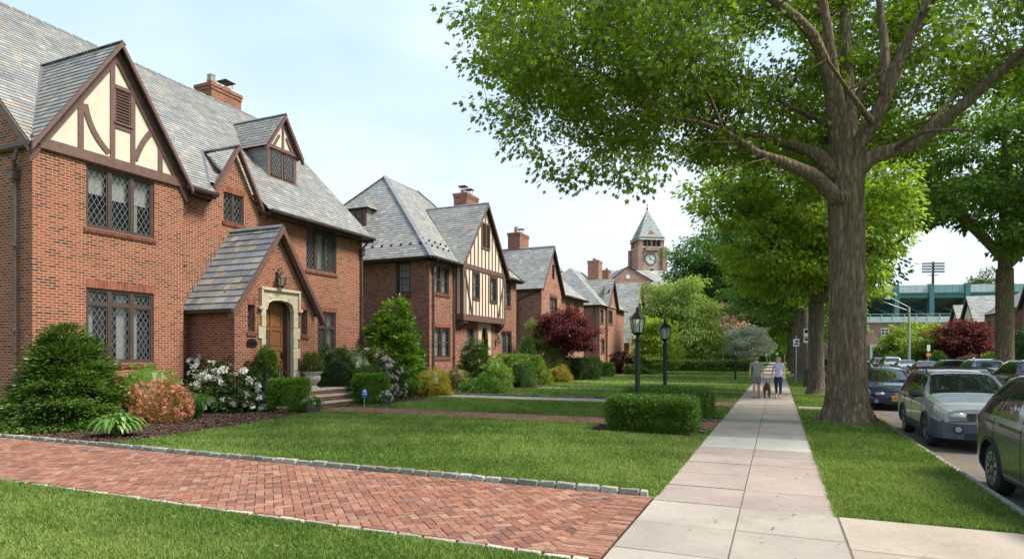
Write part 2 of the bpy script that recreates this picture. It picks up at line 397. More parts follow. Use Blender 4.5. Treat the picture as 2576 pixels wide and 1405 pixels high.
# sidewalk slabs, two wide
bed = MB(); bed.poly([(SWL, -10, .004), (SWR, -10, .004), (SWR, 300, .004), (SWL, 300, .004)]); bed.poly([(SWR, -3.4, .004), (SWR + .03, -3.4, .004), (SWR + .03, 7.65, .004), (SWR, 7.65, .004)]); struct('sidewalk_bed', bed, m_joint)
sw = MB(); rows = [-3.35, -2.35, -1.35, -.35, .65, 1.65, 2.65, 3.65, 4.65, 5.65, 6.65, 7.65, 8.65, 9.65, 10.65, 11.6, 12.5, 14.1, 15.2, 16.3] + [17.4 + 1.2 * k for k in range(60)]
for a, b in zip(rows, rows[1:]):
    for x0, x1 in ((SWL, -.402), (-.398, SWR)):
        k = rnd.uniform(.93, 1.07)
        c = (.335, .29, .24) if b < 7.7 else (.325, .262, .222)
        if a == 12.5: c = (.40, .385, .335)
        if a == 14.1: c = (.29, .25, .22)
        if a > 16: c = (.36, .30, .25)
        dz = rnd.uniform(-.003, .003)
        sw.obox(((x0 + x1) / 2, (a + b) / 2, -.02 + dz), ((x1 - x0) / 2 - .005, rnd.uniform(-.004, .004), 0), (0, (b - a) / 2 - .007, rnd.uniform(-.004, .004)), (0, 0, .034), tuple(v * k for v in c))
sw.poly([(SWL, 90, .014), (SWR, 90, .014), (SWR, 300, .014), (SWL, 300, .014)], (.36, .30, .25))
struct('sidewalk', sw, m_conc, bevel=.006)
ap = MB()
def slabs(mb, x0, x1, y0, y1, nx, ny, c, z=.012):
    for i in range(nx):
        for q in range(ny):
            k = rnd.uniform(.92, 1.07); a, b = x0 + (x1 - x0) * i / nx, x0 + (x1 - x0) * (i + 1) / nx; e, f = y0 + (y1 - y0) * q / ny, y0 + (y1 - y0) * (q + 1) / ny
            mb.box(a + .006, b - .006, e + .006, f - .006, -.05, z + rnd.uniform(-.003, .003), tuple(v * k for v in c))
slabs(ap, SWR + .01, KX - .01, -3.4, 7.65, 1, 9, (.35, .29, .23))
slabs(ap, SWR + .01, KX - .01, 21.7, 23.3, 1, 1, (.38, .32, .26)); slabs(ap, SWR + .01, KX - .01, 29.6, 31., 1, 1, (.38, .32, .26)); slabs(ap, SWR + .01, KX - .01, 43, 44.5, 1, 1, (.38, .32, .26))
struct('driveway_apron', ap, m_conc, bevel=.006)
wk = MB(); slabs(wk, -16.5, -3.2, 22.75, 24.05, 9, 1, (.35, .285, .225)); slabs(wk, -14.2, SWL - .01, 30.4, 31.4, 9, 1, (.35, .285, .225)); slabs(wk, -14.2, SWL - .01, 38.2, 39.2, 9, 1, (.35, .285, .225)); slabs(wk, -14, SWL - .01, 52, 53, 9, 1, (.35, .285, .225))
struct('garden_path', wk, m_conc, bevel=.006)
# clay pavers
PC = [(.27, .115, .070), (.245, .102, .064), (.285, .137, .088), (.22, .093, .060), (.265, .128, .083), (.185, .087, .064), (.295, .165, .112)]
def paver(mb, poly, z0, z1):
    if len(poly) < 3: return
    cx = sum(p[0] for p in poly) / len(poly); cy = sum(p[1] for p in poly) / len(poly)
    k = rnd.uniform(.82, 1.12); c = tuple(v * k for v in rnd.choice(PC)); dz = rnd.uniform(-.003, .003); n = len(poly); s = .965
    tx, ty = rnd.uniform(-.02, .02), rnd.uniform(-.02, .02)
    top = [(cx + (p[0] - cx) * s, cy + (p[1] - cy) * s, z1 + dz + tx * (p[0] - cx) + ty * (p[1] - cy)) for p in poly]
    mb.add(top + [(p[0], p[1], z0) for p in poly], [tuple(range(n))] + [(i, n + i, n + (i + 1) % n, (i + 1) % n) for i in range(n)], c)
def herring(mb, x0, x1, y0, y1, w=.1, rot=45, z0=.004, z1=.024):
    clip = [(x0, y0), (x1, y0), (x1, y1), (x0, y1)]; a = R(rot); ca, sa = math.cos(a), math.sin(a); g_ = .006
    cx, cy = (x0 + x1) / 2, (y0 + y1) / 2; rad = math.hypot(x1 - x0, y1 - y0) / 2 / w + 4; n = int(rad) + 2
    for i in range(-2 * n, 2 * n):
        for j in range(-n, n):
            ox, oy = i - 2 * j, i + 2 * j
            if ox * ox + oy * oy > rad * rad * 1.1: continue
            for bx0, bx1, by0, by1 in ((0, 2, 0, 1), (0, 1, 1, 3)):
                q = [((ox + u) * w + (g_ if u == bx0 else -g_) * .5, (oy + v) * w + (g_ if v == by0 else -g_) * .5) for u, v in ((bx0, by0), (bx1, by0), (bx1, by1), (bx0, by1))]
                q = [(cx + u * ca - v * sa, cy + u * sa + v * ca) for u, v in q]
                if max(p[0] for p in q) < x0 or min(p[0] for p in q) > x1 or max(p[1] for p in q) < y0 or min(p[1] for p in q) > y1: continue
                paver(mb, clip2(q, clip), z0, z1)
def rows_of_brick(mb, x0, x1, y0, y1, w=.1, ln=.2, along='x', z0=.004, z1=.022, bond=.5):
    k = 0
    if along == 'x': v, v1, u0, u1 = y0, y1, x0, x1
    else: v, v1, u0, u1 = x0, x1, y0, y1
    while v < v1 - .02:
        u = u0 - (ln * bond if k % 2 else 0)
        while u < u1:
            a, b, c, d = max(u, u0) + .003, min(u + ln, u1) - .003, v + .003, min(v + w, v1) - .003
            if b - a > .02: paver(mb, [(a, c), (b, c), (b, d), (a, d)] if along == 'x' else [(c, a), (d, a), (d, b), (c, b)], z0, z1)
            u += ln
        v += w; k += 1
DY0, DY1 = 5.22, 7.74
sand = MB(); sand.poly([(-20, DY0, .006), (SWL, DY0, .006), (SWL, DY1, .006), (-20, DY1, .006)]); sand.poly([(-13.7, 15.35, .006), (SWL, 15.35, .006), (SWL, 16.95, .006), (-13.7, 16.95, .006)])
sand.poly([(-3.2, 22.0, .006), (SWL, 22.0, .006), (SWL, 24.1, .006), (-3.2, 24.1, .006)])
struct('paving_bed', sand, m_mulch)
dv = MB(); herring(dv, -19.5, -1.86, DY0, DY1, .105); rows_of_brick(dv, -1.86, -1.425, DY0, DY1, .072, .215, 'x', bond=0)
struct('driveway', dv, m_paver)
pt = MB(); rows_of_brick(pt, -13.6, SWL - .02, 15.35, 16.95, .1, .2, 'x'); rows_of_brick(pt, -3.1, SWL - .02, 22.05, 24.0, .1, .2, 'y'); struct('brick_path', pt, m_paver)
def blocks(mb, pts, w=.11, h=.11, lmin=.2, lmax=.34, base=(.27, .25, .215), z=0., jit=.012):
    pts = [Vector((p[0], p[1], 0)) for p in pts]; seg = [(b - a).length for a, b in zip(pts, pts[1:])]; T = sum(seg)
    def at(s):
        for a, b, l in zip(pts, pts[1:], seg):
            if s <= l: return a + (b - a) * (s / l), (b - a).normalized()
            s -= l
        return pts[-1], (pts[-1] - pts[-2]).normalized()
    s = 0
    while s < T - .05:
        l = min(rnd.uniform(lmin, lmax), T - s); c, t = at(s + l / 2); n = Vector((-t.y, t.x, 0)); k = rnd.uniform(.62, 1.35); wm = rnd.uniform(-.02, .03)
        col = (base[0] * k + wm, base[1] * k + wm * .6, base[2] * k)
        a, b, d = t * (l / 2 - .008), n * (w / 2 + rnd.uniform(-jit, jit) * .7), Vector((0, 0, h / 2)); vs = []
        for kk in (-1, 1):
            for jj in (-1, 1):
                for ii in (-1, 1):
                    s_ = 1 if kk < 0 else .93
                    vs.append(c + n * rnd.uniform(-jit, jit) * .4 + a * ii * s_ + b * jj * s_ + d * kk + Vector((0, 0, z + h / 2 - .02 + (rnd.uniform(-jit, jit) if kk > 0 else 0))))
        mb.add(vs, [(0, 2, 3, 1), (4, 5, 7, 6), (0, 1, 5, 4), (2, 6, 7, 3), (0, 4, 6, 2), (1, 3, 7, 5)], col); s += l
kb = MB(); blocks(kb, [(-17.1, 9.2), (-16.75, 8.5), (-16.2, 8.05), (-15.5, 7.88), (-1.5, 7.86)], .085, .10)
struct('stone_edging', kb, m_granite, bevel=.012)
kb = MB(); blocks(kb, [(-19.5, DY0 - .05), (-1.5, DY0 - .05)], .06, .05, .25, .45, (.36, .32, .26), jit=.008)
blocks(kb, [(-14.2, 24.15), (-2.0, 24.15)], .1, .10, base=(.17, .15, .13)); blocks(kb, [(-3.0, 22.0), (-1.6, 22.0)], .12, .08)
blocks(kb, [(-1.5, 14.9), (-2.1, 14.9)], .12, .06); blocks(kb, [(-1.5, 17.3), (-2.0, 17.3)], .12, .06); blocks(kb, [(-1.5, 15.0), (-1.5, 15.35)], .12, .05)
struct('stone_edging', kb, m_granite, bevel=.01)
# planting beds of mulch
def bedpoly(pts, z=.02):
    mb = MB(); mb.poly([(x, y, z) for x, y in pts]); return mb
BEDS = [[(-17.6, 9.0), (-16.6, 8.35), (-15.9, 8.0), (-12.2, 7.95), (-12.05, 9), (-12.15, 10.5), (-12.4, 12.2), (-12.75, 13.6), (-13.0, 15.0), (-13.6, 15.3), (-17.6, 15.3)],
        [(-17.6, 17.0), (-13.4, 17.0), (-12.7, 18.2), (-12.5, 20.2), (-12.9, 22.0), (-13.8, 22.7), (-17.6, 22.7)],
        [(-17.6, 24.3), (-13.0, 24.3), (-12.2, 26), (-11.6, 29.5), (-12.2, 33), (-12.8, 38), (-12.5, 44), (-13, 60), (-17.6, 60)],
        [(-4.0, 13.7), (-1.75, 13.55), (-1.5, 14.2), (-1.5, 15.3), (-4.1, 15.3)], [(-4.2, 17.0), (-1.5, 17.0), (-1.6, 18.2), (-1.8, 18.9), (-4.2, 18.9)]]
for b in BEDS: struct('planting_bed', bedpoly(b), m_mulch)
def inpoly(x, y, poly):
    c = np.zeros(len(x), bool); n = len(poly)
    for i in range(n):
        (x0, y0), (x1, y1) = poly[i - 1], poly[i]
        if y0 == y1: continue
        c ^= ((y0 > y) != (y1 > y)) & (x < (x1 - x0) * (y - y0) / (y1 - y0) + x0)
    return c
NP = np.random.default_rng(5)
# mulch chips
P = []
for b in BEDS[:2] + BEDS[3:]:
    b_ = np.array(b); lo, hi = b_.min(0), b_.max(0); n = int((hi - lo).prod() * 420); q = NP.random((n, 2)) * (hi - lo) + lo; P.append(q[inpoly(q[:, 0], q[:, 1], b)])
P = np.concatenate(P); n = len(P); a = NP.random(n) * 6.283; ln = NP.uniform(.012, .04, n); w = ln * NP.uniform(.25, .6, n); z = .022 + NP.random(n) * .02
D = np.stack([np.cos(a), np.sin(a), NP.uniform(-.4, .4, n)], 1) * ln[:, None]; S = np.stack([-np.sin(a), np.cos(a), NP.uniform(-.5, .5, n)], 1) * w[:, None]
c0 = np.stack([P[:, 0], P[:, 1], z], 1); V = np.stack([c0 - D - S * .6, c0 + D - S, c0 + D * .8 + S, c0 - D + S], 1).reshape(-1, 3)
col = np.array([(.07, .04, .026)]) * NP.uniform(.4, 2.4, (n, 1))
tag(npmesh('mulch', V, 4, m_granite, col=col), 'dark brown bark mulch spread under the shrubs', 'mulch', kind='stuff')
# grass blades
def patchnoise(x, y):
    v = 0
    for s, a, p in ((.35, .3, 0), (.8, 1.1, 2), (1.7, 2.0, 4), (3.3, .7, 1), (6.1, 1.6, 5)):
        v = v + np.sin(s * (x * math.cos(a) + y * math.sin(a)) * 2.2 + p + 1.3 * np.sin(s * (x * math.sin(a + 1) - y * math.cos(a + .4)) + p)) / (1 + s * .35)
    return v / 2.6
def grow(name, label, x0, x1, y0, y1, base, ref, hgt=.05, cap=None, extra=None, tuft=None):
    nc = int((x1 - x0) * (y1 - y0) * base); x = NP.uniform(x0, x1, nc); y = NP.uniform(y0, y1, nc)
    d = -x * SN + y * CS; lat = x * CS + y * SN; px = CXP + FPX * lat / np.maximum(d, .1)
    keep = (d > 1.5) & (px > -700) & (px < 2820) & (NP.random(nc) < np.clip((ref / np.maximum(d, .1)) ** 2, 0, 1))
    py = HYP + FPX * CAMH / np.maximum(d, .1); keep &= py < 1650
    for b in BEDS: keep &= ~inpoly(x, y, b)
    keep &= ~((y > DY0 - .1) & (y < DY1 + .16) & (x < SWL)); keep &= ~((y > 15.33) & (y < 16.97) & (x < SWL)); keep &= ~((y > 21.98) & (y < 24.2) & (x < SWL))
    for a, b in ((30.4, 31.4), (38.2, 39.2), (52, 53)): keep &= ~((y > a) & (y < b) & (x < SWL))
    for a, b in ((-4, 7.68), (21.7, 23.3), (29.6, 31.), (43, 44.5)): keep &= ~((y > a) & (y < b) & (x > SWR))
    if extra is not None: keep &= extra(x, y)
    x, y, d = x[keep], y[keep], d[keep]; n = len(x)
    sc = np.maximum(1, d / ref); pn = patchnoise(x, y)
    a = NP.random(n) * 6.283; h = hgt * NP.uniform(.6, 1.25, n) * (1 + .15 * pn) * np.minimum(sc, 1.6); w = .0042 * sc * NP.uniform(.7, 1.3, n)
    if tuft is not None: h = h * tuft(x, y)
    lean = NP.uniform(.15, .95, n) * h; la = NP.random(n) * 6.283 + pn
    base_ = np.stack([x, y, np.zeros(n)], 1); S = np.stack([np.cos(a), np.sin(a), np.zeros(n)], 1) * w[:, None]
    Lx = np.stack([np.cos(la) * lean, np.sin(la) * lean, np.zeros(n)], 1); up = np.zeros((n, 3)); up[:, 2] = h
    V = np.stack([base_ - S, base_ + S, base_ + up * .6 + Lx * .35 + S * .8, base_ + up + Lx, base_ + up * .6 + Lx * .35 - S * .8], 1).reshape(-1, 3)
    t = np.clip(.46 + .6 * pn + NP.normal(0, .26, n), 0, 1)[:, None]
    col = (1 - t) * np.array([[.095, .178, .028]]) + t * np.array([[.28, .37, .10]])
    dry = (NP.random(n) < .02 + .05 * np.clip(pn, 0, 1)); col[dry] = np.array([.42, .36, .17])
    return tag(npmesh(name, V, 5, m_grass, col=col), label, 'grass', kind='stuff')
grow('grass', 'mown grass in front of the brick driveway', -16, SWL + .03, .5, 5.2, 5200, 7)
grow('grass', 'front lawn grass between the driveway and the brick path', -12.9, SWL + .03, 7.85, 15.36, 5200, 7)
grow('grass', 'lawn grass between the brick path and the second walk', -13.6, SWL + .03, 16.95, 22.7, 2600, 9)
grow('grass', 'lawn grass in front of the half timbered house', -13.6, SWL + .03, 24.1, 66, 900, 14, .06)
def verge_keep(x, y): return ((x - 1.6) ** 2 + (y - 18.0) ** 2 > .55)
grow('grass', 'grass strip between the sidewalk and the kerb', SWR - .02, KX + .01, 7.6, 60, 5600, 7, .055, extra=verge_keep, tuft=lambda x, y: 1 + .5 * np.exp(-((x - 1.6) ** 2 + (y - 17.6) ** 2)))

# litter blown onto the paving
n = 420; x = np.concatenate([NP.uniform(-1.4, .6, 150), NP.uniform(2.65, 3.3, 150), NP.uniform(-12, -1.4, 120)]); y = np.concatenate([NP.uniform(3, 24, 150), NP.uniform(7, 24, 150), NP.uniform(4, 14, 120)]); z = np.concatenate([np.full(150, .02), np.full(150, -.122), np.full(120, .05)])
a = NP.random(n) * 6.283; l = NP.uniform(.012, .035, n); D = np.stack([np.cos(a), np.sin(a), NP.uniform(-.2, .3, n)], 1) * l[:, None]; S = np.stack([-np.sin(a), np.cos(a), 0 * a], 1) * (l * .45)[:, None]; c0 = np.stack([x, y, z + .01], 1)
tag(npmesh('fallen_leaves', np.stack([c0 - D, c0 + S, c0 + D, c0 - S], 1).reshape(-1, 3), 4, m_granite, col=np.array([(.16, .10, .05)]) * NP.uniform(.3, 2.2, (n, 1))), 'scattered dry leaves and bits on the paving', 'leaves', kind='stuff')
# ---------------------------------------------------------------- house building helpers
def pt(pl, c, u, z, o=0.): return (c + o, u, z) if pl == 'X' else (u, c - o, z)
def pbox(mb, pl, c, u0, u1, z0, z1, o0, o1, col=None):
    if pl == 'X': mb.box(c + o0, c + o1, u0, u1, z0, z1, col)
    else: mb.box(u0, u1, c - o1, c - o0, z0, z1, col)
def pprism(mb, pl, c, pts, o0, o1, col=None):
    mb.prism([pt(pl, c, u, z, o0) for u, z in pts], Vector(pt(pl, 0, 0, 0, o1)) - Vector(pt(pl, 0, 0, 0, o0)), col)
def wall(mb, pl, c, poly, holes=(), rev=.16):
    poly = ccw(list(poly)); us = sorted({min(p[0] for p in poly), max(p[0] for p in poly)} | {h[i] for h in holes for i in (0, 1)})
    zs = sorted({min(p[1] for p in poly), max(p[1] for p in poly)} | {h[i] for h in holes for i in (2, 3)})
    for a, b in zip(us, us[1:]):
        for e, f in zip(zs, zs[1:]):
            mu, mz = (a + b) / 2, (e + f) / 2
            if any(h[0] < mu < h[1] and h[2] < mz < h[3] for h in holes): continue
            q = clip2([(a, e), (b, e), (b, f), (a, f)], poly)
            if len(q) > 2: mb.poly([pt(pl, c, u, z) for u, z in (q if pl == 'X' else q)])
    for h in holes:
        a, b, e, f = h[:4]; P = lambda u, z, o: pt(pl, c, u, z, o)
        for (u0, z0, u1, z1) in ((a, e, b, e), (b, e, b, f), (b, f, a, f), (a, f, a, e)):
            mb.poly([P(u0, z0, 0), P(u1, z1, 0), P(u1, z1, -rev), P(u0, z0, -rev)])
def lattice(mb, pl, c, u0, u1, z0, z1, o, dx=.15, dz=.25, w=.010):
    clip = [(u0, z0), (u1, z0), (u1, z1), (u0, z1)]; uc = (u0 + u1) / 2; n = int((u1 - u0) / dx + (z1 - z0) / dz) + 3; s = dz / dx; ln = z1 - z0 + 1; t = w * math.hypot(1, s) / 2
    for k in range(-n, n + 1):
        for sg in (-1, 1):
            ub = uc + k * dx; q = [(ub - t / s, z0), (ub + t / s, z0), (ub + t / s + sg * ln / s, z0 + ln), (ub - t / s + sg * ln / s, z0 + ln)]
            q = clip2(ccw(q), clip)
            if len(q) > 2: pprism(mb, pl, c, q, o - (.004 if sg > 0 else .007), o)
def window(par, pl, c, r, lights=3, transom=None, style='diamond', rec=.09, sill='brick', head=None, frame=None, curtain='blind', fw=.07, mw=.09, casing=0., seed=0, label=None, grid=(2, 2)):
    u0, u1, z0, z1 = r; fm = frame or m_frame; f = MB(); rr = random.Random(seed + int(u0 * 100)); o1 = -rec + .05; o0 = -rec - .04
    pbox(f, pl, c, u0, u0 + fw, z0, z1, o0, o1); pbox(f, pl, c, u1 - fw, u1, z0, z1, o0, o1)
    pbox(f, pl, c, u0 + fw, u1 - fw, z1 - fw, z1, o0, o1); pbox(f, pl, c, u0 + fw, u1 - fw, z0, z0 + fw, o0, o1)
    if casing:
        pbox(f, pl, c, u0 - casing, u0, z0 - casing, z1 + casing, -.02, .035); pbox(f, pl, c, u1, u1 + casing, z0 - casing, z1 + casing, -.02, .035)
        pbox(f, pl, c, u0, u1, z1, z1 + casing, -.02, .035); pbox(f, pl, c, u0, u1, z0 - casing, z0, -.02, .045)
    iw = (u1 - u0 - 2 * fw - (lights - 1) * mw) / lights; rowsz = [(z0 + fw, z1 - fw)]
    if transom: rowsz = [(z0 + fw, transom - mw / 2), (transom + mw / 2, z1 - fw)]; pbox(f, pl, c, u0 + fw, u1 - fw, transom - mw / 2, transom + mw / 2, o0, o1 - .004)
    gl, la, cu = MB(), MB(), MB(); sf = .035; og = -rec - .01
    for i in range(lights):
        a = u0 + fw + i * (iw + mw)
        if i:
            for q, (e, g_) in enumerate(rowsz): pbox(f, pl, c, a - mw, a, e, g_, o0, o1 + .003)
        for (e, g_) in rowsz:
            pbox(f, pl, c, a, a + sf, e, g_, o0 + .02, o1 - .02); pbox(f, pl, c, a + iw - sf, a + iw, e, g_, o0 + .02, o1 - .02)
            pbox(f, pl, c, a + sf, a + iw - sf, e, e + sf, o0 + .02, o1 - .02); pbox(f, pl, c, a + sf, a + iw - sf, g_ - sf, g_, o0 + .02, o1 - .02)
            A, B, E, F_ = a + sf, a + iw - sf, e + sf, g_ - sf
            gl.poly([pt(pl, c, A, E, og), pt(pl, c, B, E, og), pt(pl, c, B, F_, og), pt(pl, c, A, F_, og)])
            if style == 'diamond': lattice(la, pl, c, A, B, E, F_, og + .012)
            elif style == 'hung':
                m = (E + F_) / 2; pbox(la, pl, c, A, B, m - .03, m + .03, og + .002, og + .03)
                gx, gz = grid
                for q in range(1, gx): pbox(la, pl, c, A + (B - A) * q / gx - .011, A + (B - A) * q / gx + .011, E, F_, og + .002, og + .016)
                for q in range(1, gz): pbox(la, pl, c, A, B, m + (F_ - m) * q / gz - .011, m + (F_ - m) * q / gz + .011, og + .003, og + .018)
                if gz > 1 and grid[0] > 2: pbox(la, pl, c, A, B, (E + m) / 2 - .011, (E + m) / 2 + .011, og + .003, og + .018)
        E, F_ = rowsz[0][0], rowsz[-1][1]; A, B = a, a + iw; oc = -rec - .14
        if curtain == 'blind':
            zb = F_ - (F_ - E) * (.42 + .05 * rr.random()); cu.poly([pt(pl, c, A, zb, oc), pt(pl, c, B, zb, oc), pt(pl, c, B, F_, oc), pt(pl, c, A, F_, oc)])
        if curtain in ('drape', 'sheer') or (curtain == 'blind' and i == lights - 1):
            n = 14; full = curtain == 'sheer'; lo, hi = (A, B) if full else ((A, A + (B - A) * .45) if i % 2 == 0 else (A + (B - A) * .5, B))
            top = F_ if curtain != 'blind' else zb
            for q in range(n):
                ua, ub = lo + (hi - lo) * q / n, lo + (hi - lo) * (q + 1) / n; oa, ob = oc - .03 * (q % 2), oc - .03 * ((q + 1) % 2)
                cu.poly([pt(pl, c, ua, E, oa), pt(pl, c, ub, E, ob), pt(pl, c, ub, top, ob), pt(pl, c, ua, top, oa)])
    w = f.build('window', fm, par)
    if label: w['label'] = label
    gl.build('pane', m_glass, w)
    if la.v: la.build('lattice' if style == 'diamond' else 'glazing_bar', m_lead if style == 'diamond' else fm, w)
    if cu.v: cu.build('curtain', m_curtain, w)
    if sill:
        s = MB(); ov = .06
        if sill == 'brick':
            n = max(2, int((u1 - u0 + 2 * ov) / .075)); st = (u1 - u0 + 2 * ov) / n
            for i in range(n):
                ua = u0 - ov + i * st; k = rr.uniform(.75, 1.15); cc = (.20 * k, .075 * k, .048 * k)
                p = [pt(pl, c, ua + .004, z0 - .13, -.03), pt(pl, c, ua + .004, z0 - .13, .05), pt(pl, c, ua + .004, z0 - .03, .065), pt(pl, c, ua + .004, z0 - .002, -rec)]
                s.prism(p, Vector(pt(pl, 0, st - .008, 0)) - Vector(pt(pl, 0, 0, 0)), cc)
            s.build('sill', m_paver, w)
        else:
            pbox(s, pl, c, u0 - ov, u1 + ov, z0 - .07, z0 - .002, -rec, .06); s.build('sill', sill, w)
    return w
def soldier(mb, pl, c, u0, u1, z0, h=.21, o=.006, rr=rnd):
    n = max(2, int((u1 - u0) / .078)); st = (u1 - u0) / n
    for i in range(n):
        k = rr.uniform(.72, 1.2); pbox(mb, pl, c, u0 + i * st + .005, u0 + (i + 1) * st - .005, z0 + .004, z0 + h, -.03, o, (.235 * k, .085 * k, .052 * k))
SLC = [(.25, .25, .23)] * 4 + [(.205, .215, .22)] * 3 + [(.29, .275, .235)] * 3 + [(.24, .22, .215)] * 2 + [(.34, .33, .295), (.18, .19, .185), (.30, .245, .185), (.225, .235, .205)]
def slates(mb, poly, e=.21, w0=.18, w1=.34, pal=SLC, k0=1.0, th=.018, amb=.11, base=True):
    P = [Vector(p) for p in poly]; n = (P[1] - P[0]).cross(P[2] - P[0]).normalized()
    if n.z < 0: n = -n
    u = Vector((0, 0, 1)).cross(n); u = u.normalized() if u.length > .01 else Vector((1, 0, 0)); v = n.cross(u); o = P[0]
    q = ccw([((p - o).dot(u), (p - o).dot(v)) for p in P]); W = lambda a, b, h: o + u * a + v * b + n * h
    if base: mb.poly([W(a, b, 0) for a, b in q], (.05, .05, .05))
    vmin, vmax = min(p[1] for p in q), max(p[1] for p in q); umin, umax = min(p[0] for p in q), max(p[0] for p in q)
    vv = vmin
    while vv < vmax:
        ex = e * rnd.uniform(.97, 1.03); uu = umin - rnd.random() * w1
        while uu < umax:
            w = rnd.uniform(w0, w1); b0 = vv + rnd.uniform(-.004, .006)
            s = clip2([(uu + .003, b0), (uu + w - .003, b0), (uu + w - .003, vv + ex + .004), (uu + .003, vv + ex + .004)], q); uu += w
            if len(s) < 3: continue
            k = rnd.uniform(.88, 1.13) * k0; c = tuple((x * .8 + m_ * .2) * k for x, m_ in zip(rnd.choice(pal), (.24, .24, .225))) if pal is SLC else tuple(x * k for x in rnd.choice(pal)); t = rnd.uniform(.85, 1.25)
            H_ = lambda b: .004 + th * t * (1 - min(1, max(0, (b - vv) / ex)))
            mb.poly([W(a, b, H_(b)) for a, b in s], c)
            lo = [p for p in s if abs(p[1] - b0) < 1e-4]
            if len(lo) >= 2:
                a0, a1 = min(p[0] for p in lo), max(p[0] for p in lo); mb.poly([W(a0, b0, 0), W(a1, b0, 0), W(a1, b0, H_(b0)), W(a0, b0, H_(b0))], tuple(x * .8 for x in c))
        vv += ex
def ridge(mb, a, b, w=.16, seg=.45):
    a, b = Vector(a), Vector(b); d = b - a; n = max(1, int(d.length / seg)); t = d.normalized(); sd = t.cross(Vector((0, 0, 1))).normalized(); dn = Vector((0, 0, -1))
    for i in range(n):
        p, q = a + d * (i / n), a + d * ((i + 1) / n - .008); k = rnd.uniform(.8, 1.1); c = (.17 * k, .175 * k, .175 * k)
        for s in (-1, 1):
            o = sd * s * w + dn * w * .9; up = Vector((0, 0, .03)); mb.prism([p + up, q + up, q + up + o, p + up + o], Vector((0, 0, -.02)), c)
def gable_boards(mb, pl, c, L, P, Rr, hv, o0, o1):
    for A in (L, Rr): pprism(mb, pl, c, [A, P, (P[0], P[1] - hv), (A[0], A[1] - hv)], o0, o1)
def pipe(pts, name, mat, par, r=.045, head=None):
    mb = MB(); mb.tube(pts, r, 8)
    p = Vector(pts[-1]); a = Vector(pts[1]) if len(pts) > 2 else Vector(pts[0])
    for q in range(1, int((a.z - p.z) / 2.2) + 1): mb.lathe((a.x, a.y, a.z - q * 2.1), [(r * 1.3, -.04), (r * 1.35, 0), (r * 1.3, .04)], 8)
    if head: mb.obox(head, (.085, 0, 0), (0, .1, 0), (0, 0, .11)); mb.obox((head[0], head[1], head[2] + .13), (.105, 0, 0), (0, .12, 0), (0, 0, .025)); mb.obox((head[0], head[1], head[2] - .14), (.06, 0, 0), (0, .07, 0), (0, 0, .03))
    return mb.build(name, mat, par)
def chimney(par, x0, x1, y0, y1, z0, z1, pots=2, mat=None, caps=True):
    s = MB(); s.box(x0, x1, y0, y1, z0, z1 - .3); s.box(x0 - .03, x1 + .03, y0 - .03, y1 + .03, z1 - .3, z1 - .15); s.box(x0 - .06, x1 + .06, y0 - .06, y1 + .06, z1 - .15, z1)
    ch = s.build('chimney', mat or m_brick2, par)
    for i in range(pots):
        t = (i + .5) / pots; cx, cy = (x0 + x1) / 2, y0 + (y1 - y0) * t
        p = MB(); p.lathe((cx, cy, z1), [(.19, -.02), (.17, .22), (.2, .24), (.2, .3), (.15, .3)], 4, a0=.785); p.build('chimney_pot', m_terra, ch)
        if caps and i >= (0 if caps == 2 else 1):
            q = MB(); q.box(cx - .3, cx + .3, cy - .3, cy + .3, z1 + .52, z1 + .55)
            for a in (-.18, .18):
                for b in (-.18, .18): q.box(cx + a - .012, cx + a + .012, cy + b - .012, cy + b + .012, z1 + .29, z1 + .53)
            q.build('chimney_cap', m_gutter, ch)
        elif caps:
            q = MB(); q.lathe((cx, cy, z1 + .3), [(.17, 0), (.17, .22), (.2, .24), (.05, .3)], 4, a0=.785); q.build('chimney_cap', m_lead, ch)
    return ch
m_terra = simple('terracotta', (.42, .19, .12), .85, var=.2)
m_door = Mat('oak door'); _o = m_door.obj(); m_door.P(Base_Color=m_door.ramp(m_door.noise(m_door.scale(_o, (30, 14, 1.5)), 2, 5, .6), [(.3, (.14, .055, .018)), (.7, (.30, .13, .045))]), Roughness=.4); m_door = m_door.m

# ---------------------------------------------------------------- the near house
XF, XM, XP = -16.9, -17.25, -15.2
H1 = thing('brick_house', 'nearest brick house with slate roof, cream half timbered gable and gabled front porch', 'house', (-17, 16, 0), 'brick houses along the street')
Y0 = 9.28; YB = 13.5; YE = 22.9; PY = 11.37
w_up = RX(XF, 216, 409, 388, 601); w_lo = RX(XF, 216, 722, 387, 911)
w_sm = RX(XM, 562, 481, 613, 567); w_r = RX(XM, 770, 572, 846, 690); w_rl = RX(XM, 799, 782, 845, 896)
s_l = RX(XP, 623.5, 765, 641, 834); s_r = RX(XP, 757.6, 779, 773.6, 842)
dr = (AX(667, 757, XP)[0], AX(736, 757, XP)[0]); DZ0, DSP, DAP = .6, AX(667, 778, XP)[1], AX(700, 757, XP)[1]
wl = MB(); wall(wl, 'Y', Y0, [(-28.7, 0), (XF, 0), (XF, 6.95), (-22.8, 12.8), (-28.7, 6.95)])
wall(wl, 'X', XF, [(Y0, 0), (YB, 0), (YB, 7.1), (Y0, 7.1)], [w_up, w_lo]); wl.poly([(XF, YB, 0), (XM, YB, 0), (XM, YB, 7.2), (XF, YB, 7.2)])
wall(wl, 'X', XM, [(YB, 0), (14.72, 0), (14.72, 7.2), (YB, 7.2)])
wall(wl, 'X', XM, [(14.72, 0), (16.78, 0), (16.78, 7.1), (15.75, 8.85), (14.72, 7.1)], [w_sm])
wall(wl, 'X', XM, [(16.78, 0), (YE, 0), (YE, 7.2), (16.78, 7.2)], [w_r, w_rl])
